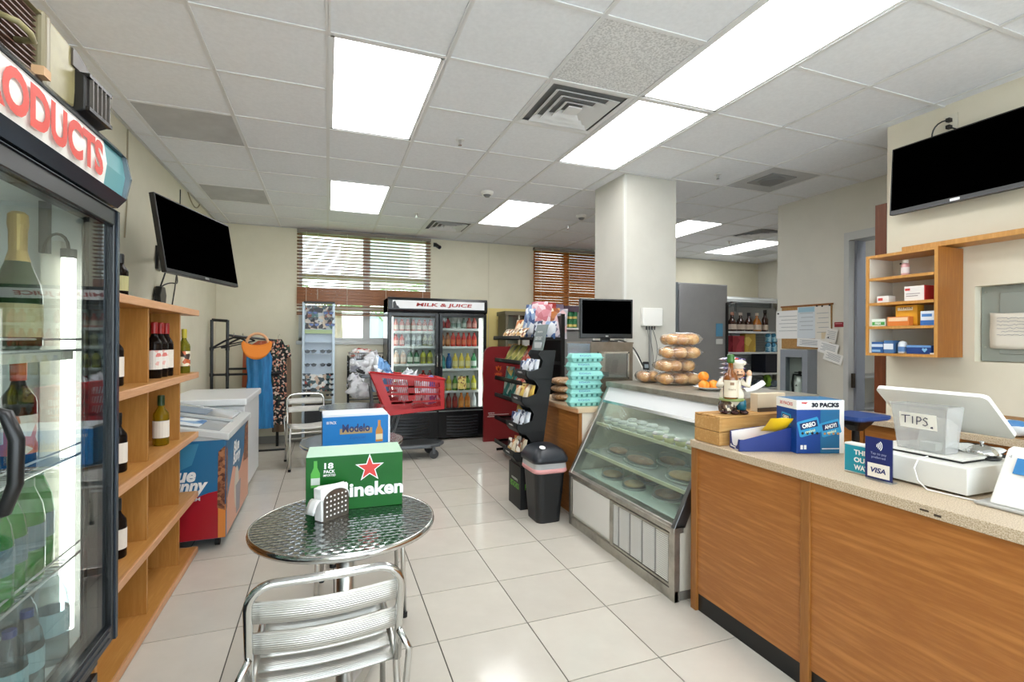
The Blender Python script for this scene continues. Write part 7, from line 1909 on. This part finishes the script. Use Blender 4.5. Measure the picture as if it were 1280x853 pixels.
t = medbox('flat navy carton with a light blue heart at the right of the bottom shelf', 1.965, 2.105, 1.354, 0.055, '1f3f80', ((0.0, 0.75, 1.0, 1.0, '6a98cc'),))
patch([(0.02, 0.01), (0.035, 0.028), (0.03, 0.038), (0.02, 0.032), (0.01, 0.038), (0.005, 0.028)], mat('med_heart', '8ac0e8', 0.4), t, (3.53, 2.02, 1.354), (0, -1, 0), name='heart', lift=0.002)
M().box(3.52, 1.94, 1.354, 3.56, 1.965, 1.362).obj('white_packet', WHITE, label='tiny flat white packet at the right end of the bottom cabinet shelf', cat='packet')
M().box(3.585, 0.6, 2.03, 3.754, 2.17, 2.062).obj('wall_ledge', CABW, label='long maple ledge on the wall below the right television', cat='ledge', bevel=0.002)
ep = T('electrical_panel', 'grey electrical panel door recessed in the wall right of the cabinet', 'electrical panel', (3.83, 1.53, 1.31), world=True)
GP_ = mat('panel_grey', '8f948c', 0.45)
M().box(3.815, 1.205, 1.315, 3.838, 1.85, 1.772).obj('cover', GP_, ep)
M().box(3.808, 1.205, 1.36, 3.816, 1.76, 1.73).obj('door', GP_, ep, bevel=0.003)
for (y, z) in ((1.83, 1.74), (1.83, 1.40), (1.22, 1.74)):
    M().cyl((3.812, y, z), (3.816, y, z), 0.006, n=8).obj('screw', STEEL, ep)
wn_ = M()
wn_.grid(lambda u, v: (3.803 - 0.006 * math.sin(3 * u + 4 * v) ** 2 - 0.004 * (1 - u), 1.80 - 0.36 * u, 1.395 + 0.215 * v - 0.006 * math.sin(5 * u)), 10, 8)
nt = wn_.obj('wall_note', mat('aged_paper', 'dcd6c8', 0.7), label='creased white notice with blue handwriting taped on the grey panel', cat='notice', smooth=True, solid=0.0008)
hwm = mat('blue_ink', '5c627c', 0.7)
rnd = random.Random(5)
for q in range(6):
    pts_ = []
    y_ = 1.765 - (0.02 if q == 4 else 0)
    while y_ > 1.50:
        pts_.append((3.7925, y_, 1.575 - q * 0.020 + rnd.uniform(-0.004, 0.004)))
        y_ -= 0.009
    M().tube(pts_, 0.0009, 4).obj('handwriting', hwm, nt)
# back counter
bk = T('back_counter', 'narrow wood-fronted counter with speckled top along the wall behind the till', 'counter', (3.62, 1.5, 0), world=True)
M().box(3.52, 0.2, 0.0, 3.753, 2.62, 0.86).obj('cabinet', CABW if False else COUNTERW, bk) if False else M().box(3.52, 0.2, 0.0, 3.753, 2.36, 0.86).obj('cabinet', COUNTERW, bk)
M().box(3.49, 0.18, 0.86, 3.753, 2.37, 0.90).obj('worktop', LAMIN, bk, bevel=0.003)
M().box(3.49, 2.371, 0.86, 3.86, 2.60, 0.90).obj('worktop_return', LAMIN, bk, bevel=0.003)
M().box(3.52, 2.371, 0.0, 3.86, 2.58, 0.86).obj('cabinet_return', COUNTERW, bk)
bb = T('wipes_box', 'opened carton with blue and white wipes packs on the back counter', 'box', (3.62, 1.60, 0.901), world=True)
CARD = mat('brown_card', 'a9835a', 0.7)
M().box(3.55, 1.50, 0.9015, 3.74, 1.504, 1.0).box(3.55, 1.715, 0.9015, 3.74, 1.719, 1.0).box(3.736, 1.504, 0.9015, 3.74, 1.715, 1.0).box(3.55, 1.504, 0.9015, 3.736, 1.715, 0.905).obj('carton', CARD, bb)
M().prism([(1.72, 1.0), (1.78, 1.005), (1.78, 1.009), (1.72, 1.004)], 'x', 3.56, 3.73).obj('flap', CARD, bb)
crumple('wipes_pack', 'blue and white wipes pack in the opened carton at the right edge', 'packet', (3.60, 1.60, 0.907), 0.045, 0.075, 0.045, printed('wipes_print', ['e4ebf0', 'cfe0ea', 'e8eef2', '4a86c0', 'eef2f4', 'c8957a'], 16), 52, amp=0.05)
M().box(3.66, 1.73, 0.9015, 3.74, 1.90, 0.965).obj('white_box', WHITE, label='small plain white box against the wall behind the till screen', cat='box', bevel=0.003)
# stool
st_ = T('bar_stool', 'stool with a thin blue seat and black post behind the counter', 'stool', (3.18, 2.19, 0))
M().lathe([(0.20, 0.0), (0.19, 0.02), (0.04, 0.035)], 24).obj('base', BLACKM, st_)
M().lathe([(0.022, 0.03), (0.022, 0.88)], 12).obj('post', BLACKM, st_)
loft([(rr(0.03, 0.03, 0.01, 2), 0.86), (rr(0.07, 0.06, 0.02, 2), 0.90), (rr(0.09, 0.08, 0.02, 2), 0.935)], 'seat_bracket', BLACK, st_, smooth=False)
loft([(rr(0.14, 0.12, 0.03, 3), 0.935), (rr(0.15, 0.13, 0.03, 3), 0.945), (rr(0.15, 0.13, 0.03, 3), 0.965)], 'seat', mat('seat_blue', '2a4a8c', 0.5), st_, smooth=False)

# ================================================================ cork wall
ck = T('cork_board', 'cork notice board covered with papers on the far right wall', 'notice board', (4.79, 3.85, 1.34), world=True)
M().box(4.785, 3.545, 1.35, 4.797, 4.13, 1.815).obj('cork', noisy('cork', [(0.3, 'a07844'), (0.7, 'b98e58')], 60, rough=0.9), ck)
M().box(4.778, 3.535, 1.805, 4.797, 4.14, 1.822).obj('frame', COUNTERV, ck)
pap = [(4.20, 3.90, 1.46, 1.77, 'eeeeec', 0.0, 'white letter pinned at the left of the cork board'), (3.93, 3.72, 1.46, 1.80, 'd6dde2', 0.0, 'letter with a pale blue heading in the centre of the cork board'), (3.72, 3.55, 1.42, 1.80, 'e2ded4', -0.02, 'certificate with a tan seal at the right of the cork board'),
       (3.93, 3.66, 1.37, 1.46, 'ecebe8', 0.05, 'sheet under the middle letters on the cork board'), (3.68, 3.47, 1.30, 1.42, 'f0efec', 0.25, 'tilted sheet hanging at the lower right of the board'), (3.62, 3.42, 1.22, 1.32, 'f1f0ec', 0.3, 'lowest tilted sheet hanging under the others'), (3.60, 3.48, 1.42, 1.56, 'e4e1da', 0.2, 'small slanted sheet at the right edge of the board')]
for q, (ya, yb3, za, zb, c_, tl, lab) in enumerate(pap):
    cy, cz = (ya + yb3) / 2, (za + zb) / 2
    w_, h_ = abs(ya - yb3), zb - za
    X = 4.783 - 0.0015 * q
    o = M().box(-0.0005, -w_ / 2, -h_ / 2, 0.0005, w_ / 2, h_ / 2).obj('paper_sheet', mat('paper_' + c_, c_, 0.7), loc=(X, cy, cz), rot=(tl, 0, 0), label=lab, cat='paper')
    for k_ in range(5):
        z_ = h_ * (0.3 - k_ * 0.13)
        M().box(-0.0012, -w_ * 0.38, z_ - 0.003, -0.0005, w_ * (0.38 - 0.1 * (k_ % 2)), z_ + 0.002).obj('printed_line', mat('grey_ink', '9aa0a6', 0.7), o)
    if q == 1:
        M().box(-0.0012, -w_ * 0.45, h_ * 0.33, -0.0006, w_ * 0.45, h_ * 0.48).obj('blue_heading', mat('heading_blue', '9cc4d4', 0.6), o)
    if q == 2:
        M().box(-0.0012, -w_ * 0.42, -h_ * 0.4, -0.0006, w_ * 0.1, -h_ * 0.22).obj('tan_seal', mat('tan_seal', 'd8c8a8', 0.6), o)
for (y, z) in ((4.17, 1.74), (3.70, 1.80), (3.64, 1.795), (3.56, 1.80), (3.57, 1.47)):
    M().cyl((4.772, y, z), (4.785, y, z), 0.008, n=8).obj('push_pin', INK, ck)
rs = M().box(4.793, 3.405, 1.575, 4.799, 3.52, 1.625).obj('wall_sign', mat('sign_maroon', '96242c', 0.5), label='small maroon sign right of the cork board', cat='sign')
text('NOTICE', mat('sign_pink', 'd8a0a4', 0.6), rs, (4.793, 3.46, 1.61), 0.07, 0.010, (0, -1, 0), lift=0.001) if False else patch(rect(0.07, 0.006), mat('sign_pink', 'd8a0a4', 0.6), rs, (4.793, 3.475, 1.61), (0, -1, 0), name='small_print')
ec = T('extinguisher_cabinet', 'grey fire extinguisher cabinet with glass door on the far right wall', 'cabinet', (4.73, 3.87, 0.5), world=True)
GE = mat('cabinet_grey_blue', '8e949c', 0.45)
X = 4.66
M().box(X + 0.02, 3.71, 0.50, 4.799, 3.725, 1.34).box(X + 0.02, 4.025, 0.50, 4.799, 4.04, 1.34).box(X + 0.02, 3.725, 1.325, 4.799, 4.025, 1.34).box(X + 0.02, 3.725, 0.50, 4.799, 4.025, 0.515).obj('body', GE, ec)
M().box(4.785, 3.725, 0.515, 4.799, 4.025, 1.325).obj('back', mat('cabinet_inside_pale', 'bdbfbb', 0.6), ec)
M().box(X, 3.71, 0.50, X + 0.02, 3.775, 1.34).box(X, 3.975, 0.50, X + 0.02, 4.04, 1.34).box(X, 3.775, 1.26, X + 0.02, 3.975, 1.34).box(X, 3.775, 0.50, X + 0.02, 3.975, 0.57).obj('door', GE, ec, bevel=0.002)
M().box(X + 0.008, 3.775, 0.57, X + 0.011, 3.975, 1.26).obj('door_glass', GLASS, ec)
fe = T('fire_extinguisher', 'silver and white fire extinguisher inside the grey cabinet', 'fire extinguisher', (4.735, 3.86, 0.60))
M().box(4.69, 3.81, 0.5155, 4.78, 3.91, 0.60).obj('extinguisher_stand', GE, ec)
M().lathe([(0.045, 0), (0.048, 0.01), (0.048, 0.40), (0.03, 0.45), (0.015, 0.46)], 20).obj('cylinder', mat('silver_cylinder', 'd0d0cc', 0.3, 0.3), fe, smooth=True)
M().lathe([(0.0485, 0.24), (0.0485, 0.40)], 20).obj('label', WHITEP, fe)
M().box(-0.012, -0.035, 0.46, 0.012, 0.04, 0.475).box(-0.012, -0.02, 0.49, 0.012, 0.055, 0.50).box(-0.01, -0.01, 0.45, 0.01, 0.01, 0.51).obj('valve_handle', BLACK, fe)
M().tube([(0, 0.02, 0.47), (0, 0.075, 0.47), (-0.01, 0.082, 0.38), (-0.02, 0.06, 0.22)], 0.011, 8).obj('hose', RUBBER, fe, smooth=True)
patch([(0, 0.014), (0.012, -0.008), (-0.012, -0.008)], INK, fe, (-0.0485, 0, 0.36), (0, -1, 0), name='triangle_mark', lift=0.003)

# ================================================================ back room
wc = T('walk_in_cooler', 'tall plain grey walk-in cooler in the back room behind the pillar', 'cooler', (5.1, 6.4, 0), world=True)
GWC = noisy('cooler_grey', [(0.3, '8f8f90'), (0.7, '9a9a9b')], 2, rough=0.45)
M().box(4.30, 6.05, 0.0, 5.86, 6.8, 2.305).obj('cabinet', GWC, wc, bevel=0.004)
M().box(4.30, 6.025, 0.0, 4.90, 6.05, 2.305).obj('left_panel', mat('cooler_dark_grey', '6c7478', 0.4), wc)
M().box(4.92, 6.02, 0.02, 5.82, 6.05, 2.29).obj('door', GWC, wc, bevel=0.004)
M().box(5.80, 5.99, 0.6, 5.83, 6.02, 2.02).obj('door_edge_bar', BLACKM, wc)
M().tube([(5.815, 6.0, 2.0), (5.95, 5.97, 2.02), (5.95, 5.97, 1.88)], 0.014, 6).obj('door_handle', BLACKM, wc)
bsn = M().box(5.61, 6.012, 1.50, 5.74, 6.018, 1.70).obj('sticker', mat('sky_blue_sticker', '5c9ac0', 0.5), wc)
M().box(5.61, 6.012, 1.38, 5.74, 6.018, 1.46).obj('small_notice', mat('notice_white', 'd8dada', 0.5), wc)
gs = T('gondola_shelf', 'white gondola shelving stocked with bottles in the back room', 'shelf', (7.0, 6.8, 0), world=True)
GSW = mat('gondola_white', 'dde2e4', 0.4)
M().box(5.98, 7.10, 0.05, 7.95, 7.13, 2.25).obj('back_panel', mat('gondola_back', 'd2d9dc', 0.5), gs)
for x in (5.98, 6.95, 7.92):
    M().box(x, 7.06, 0.0, x + 0.03, 7.12, 2.25).obj('upright', GSW, gs)
slot = M()
for q in range(44):
    slot.box(6.02, 7.093, 0.10 + q * 0.048, 7.92, 7.10, 0.106 + q * 0.048)
slot.obj('back_slots', mat('slot_grey', 'a8b2b6', 0.6), gs)
for z in (0.12, 0.60, 0.86, 1.235, 1.60):
    M().box(5.99, 6.65, z - 0.03, 7.94, 7.10, z).obj('shelf_board', GSW, gs, bevel=0.002)
M().prism([(6.55, 2.15), (7.10, 2.25), (7.10, 2.20), (6.55, 2.10)], 'x', 5.98, 7.95).obj('canopy', mat('canopy_grey', 'b9bfbf', 0.4), gs)
M().box(5.99, 6.95, 1.605, 7.9, 7.05, 2.05).obj('glass_front', glassy('gondola_glass', 'd8dee0', 1.0, 0.05, 0.4), gs)
SYR = mat('syrup_brown', '3a1c10', 0.15, coat=0.4)
for q in range(5):
    x = 6.62 + q * 0.19
    lathe_thing('syrup_bottle', ['brown syrup bottle with a pinkish cap, leftmost on the top gondola shelf', 'second brown syrup bottle on the top gondola shelf', 'third brown syrup bottle, dark cap, on the top gondola shelf', 'amber syrup bottle fourth on the top gondola shelf', 'tall slim dark bottle, last on the top gondola shelf'][q], 'bottle',
        [(0.07, 0), (0.075, 0.02), (0.075, 0.15), (0.05, 0.2), (0.025, 0.24), (0.025, 0.30)] if q < 4 else [(0.05, 0), (0.055, 0.02), (0.055, 0.22), (0.03, 0.27), (0.02, 0.36)], SYR if q != 3 else mat('amber_syrup', 'a8682c', 0.2), (x, 6.72, 1.602), None, 14,
        (('label', band(0.077 if q < 4 else 0.057, 0.03, 0.12), mat('syrup_label', 'c8b8a8', 0.5)), ('cap', [(0.03, 0.28 if q < 4 else 0.33), (0.03, 0.33 if q < 4 else 0.39)], mat('cap_%d' % q, ['d89a84', 'd8c8c0', '1c1c28', 'e8d8c8', '1c1c1c'][q], 0.5))))
M().box(6.60, 6.68, 1.237, 6.86, 6.80, 1.52).obj('cereal_box', printed('maroon_box', ['8a2430', 'a83844', '8a2430', 'd8a0a0'], 8), label='maroon boxed goods at the left of the second gondola shelf', cat='box')
M().box(6.88, 6.68, 1.237, 7.12, 6.80, 1.56).obj('cereal_box', printed('yellow_olive_box', ['c8a83c', 'b89840', 'd8c060', '8a5a2c'], 8), label='yellow-olive box beside the maroon one', cat='box')
WB = printed('water_pack_blue', ['6ab0d0', 'a8d4e6', '4a90b8', 'cfe6ee'], 10, 0.2)
for q in range(3):
    for k_ in range(2):
        lathe_thing('water_bottle', 'blue water bottle in the shrink-wrapped stack on the gondola, %s layer' % ('lower' if k_ == 0 else 'upper'), 'bottle', [(0.05, 0), (0.055, 0.02), (0.05, 0.07), (0.055, 0.12), (0.025, 0.16), (0.02, 0.17)], WB, (7.46 + q * 0.13, 6.72, 1.237 + k_ * 0.175), 'blue bottles, %s layer on the gondola' % ('lower' if k_ == 0 else 'upper'), 12)
M().box(7.35, 6.67, 0.862, 7.9, 7.0, 1.20).obj('dark_case', mat('dark_navy_case', '141828', 0.5), label='large dark navy case under the blue bottles on the gondola', cat='case', bevel=0.01)
for q, (x, c_, lab) in enumerate(((6.9, '3a4a6a', 'blue grey packet on the low gondola shelf'), (7.2, '5a6a7c', 'grey packet on the low gondola shelf'), (7.45, '8cbc3c', 'lime green bottle on the low gondola shelf'), (7.6, '7a8a9c', 'pale packets at the right of the low gondola shelf'))):
    crumple('shelf_packet', lab, 'packet', (x, 6.72, 0.602), 0.11 if q != 2 else 0.04, 0.06, 0.06 if q != 2 else 0.11, mat('pk_' + c_, c_, 0.5), 60 + q)
# low clutter behind the case
tbk = T('work_table', 'steel work table behind the display case, low clutter on it', 'table', (4.05, 5.2, 0), world=True)
M().box(3.4, 4.9, 0.88, 4.75, 5.5, 0.92).obj('top', STEEL, tbk)
for (x, y) in ((3.45, 4.95), (4.70, 4.95), (3.45, 5.45), (4.70, 5.45)):
    M().cyl((x, y, 0), (x, y, 0.88), 0.02, n=8).obj('leg', STEEL, tbk)
for q, (x, c_, lab) in enumerate(((4.05, '26282a', 'black pot on the steel work table'), (4.25, '5a3428', 'brown basket on the steel work table'), (3.9, '8a9090', 'grey bowl on the steel work table'))):
    M().lathe([(0.07, 0), (0.10, 0.03), (0.11, 0.12), (0.10, 0.13)], 16).obj('bowl', mat('clutter_' + c_, c_, 0.4), loc=(x, 5.1, 0.921), label=lab, cat='bowl')

# ================================================================ storage room through the doorway
su_ = T('storage_shelf', 'grey storage shelves seen through the doorway on the right', 'shelf', (5.7, 3.9, 0), world=True)
GSG = mat('storage_grey', '7e8792', 0.5)
for x in (5.05, 6.25):
    M().box(x, 3.74, 0, x + 0.03, 3.77, 2.2).obj('upright', GSG, su_)
for z in (0.45, 0.70, 1.05, 1.60, 1.90):
    M().box(5.05, 3.72, z - 0.02, 6.28, 4.04, z).obj('shelf_board', mat('storage_board', 'b4b4b0', 0.5), su_)
stuff_ = [(5.25, 1.90, 0.10, 0.18, '1a1a1e', 'black cap on top of the storage shelf'), (5.22, 1.601, 0.10, 0.22, 'a89c94', 'grey brown bag on the upper storage shelf'), (5.45, 1.601, 0.12, 0.2, '8c7a74', 'brown bag on the upper storage shelf'),
          (5.2, 1.051, 0.05, 0.24, '2c3a2c', 'dark green bottle in the storage room'), (5.36, 1.051, 0.05, 0.2, '3c3c40', 'dark jar in the storage room'),
          (5.20, 0.701, 0.07, 0.13, '2c4aa0', 'blue box in the storage room'), (5.36, 0.701, 0.07, 0.10, 'a82c3c', 'red box in the storage room'), (5.5, 0.701, 0.07, 0.09, 'd8d8dc', 'white carton in the storage room')]
for (x, z, w_, h_, c_, lab) in stuff_:
    M().box(x - w_, 3.78, z, x + w_, 3.95, z + h_).obj('stored_item', mat('st_' + c_, c_, 0.6), label=lab, cat='item', bevel=0.015)
M().box(5.06, 3.5, 0.0, 5.9, 3.70, 0.62).obj('storage_bin', mat('dark_bin', '2a2e38', 0.5), label='dark storage bin on the floor of the storage room', cat='bin', bevel=0.01)
M().box(5.02, 3.48, 0.621, 5.95, 3.71, 0.66).obj('bin_lid', mat('bin_lid_white', 'd4d8dc', 0.5), label='white board lying on the dark storage bin', cat='board')


# ================================================================ labels: tell alike neighbours apart by their place
ORD = ['first', 'second', 'third', 'fourth', 'fifth', 'sixth', 'seventh', 'eighth', 'ninth', 'tenth']
same = {}
for o in list(COL.objects):
    if o.parent is None and o.get('label') and o.get('group'):
        same.setdefault((o['label'], o['group']), []).append(o)
def across(o):
    x, y = o.location[0], o.location[1]
    return (x * math.cos(PSI) - y * math.sin(PSI)) / (x * math.sin(PSI) + y * math.cos(PSI))
for (lab, grp), os_ in same.items():
    if len(os_) < 2: continue
    os_.sort(key=across)
    for q, o in enumerate(os_):
        o['label'] = '%s, %s from left' % (lab, ORD[q])
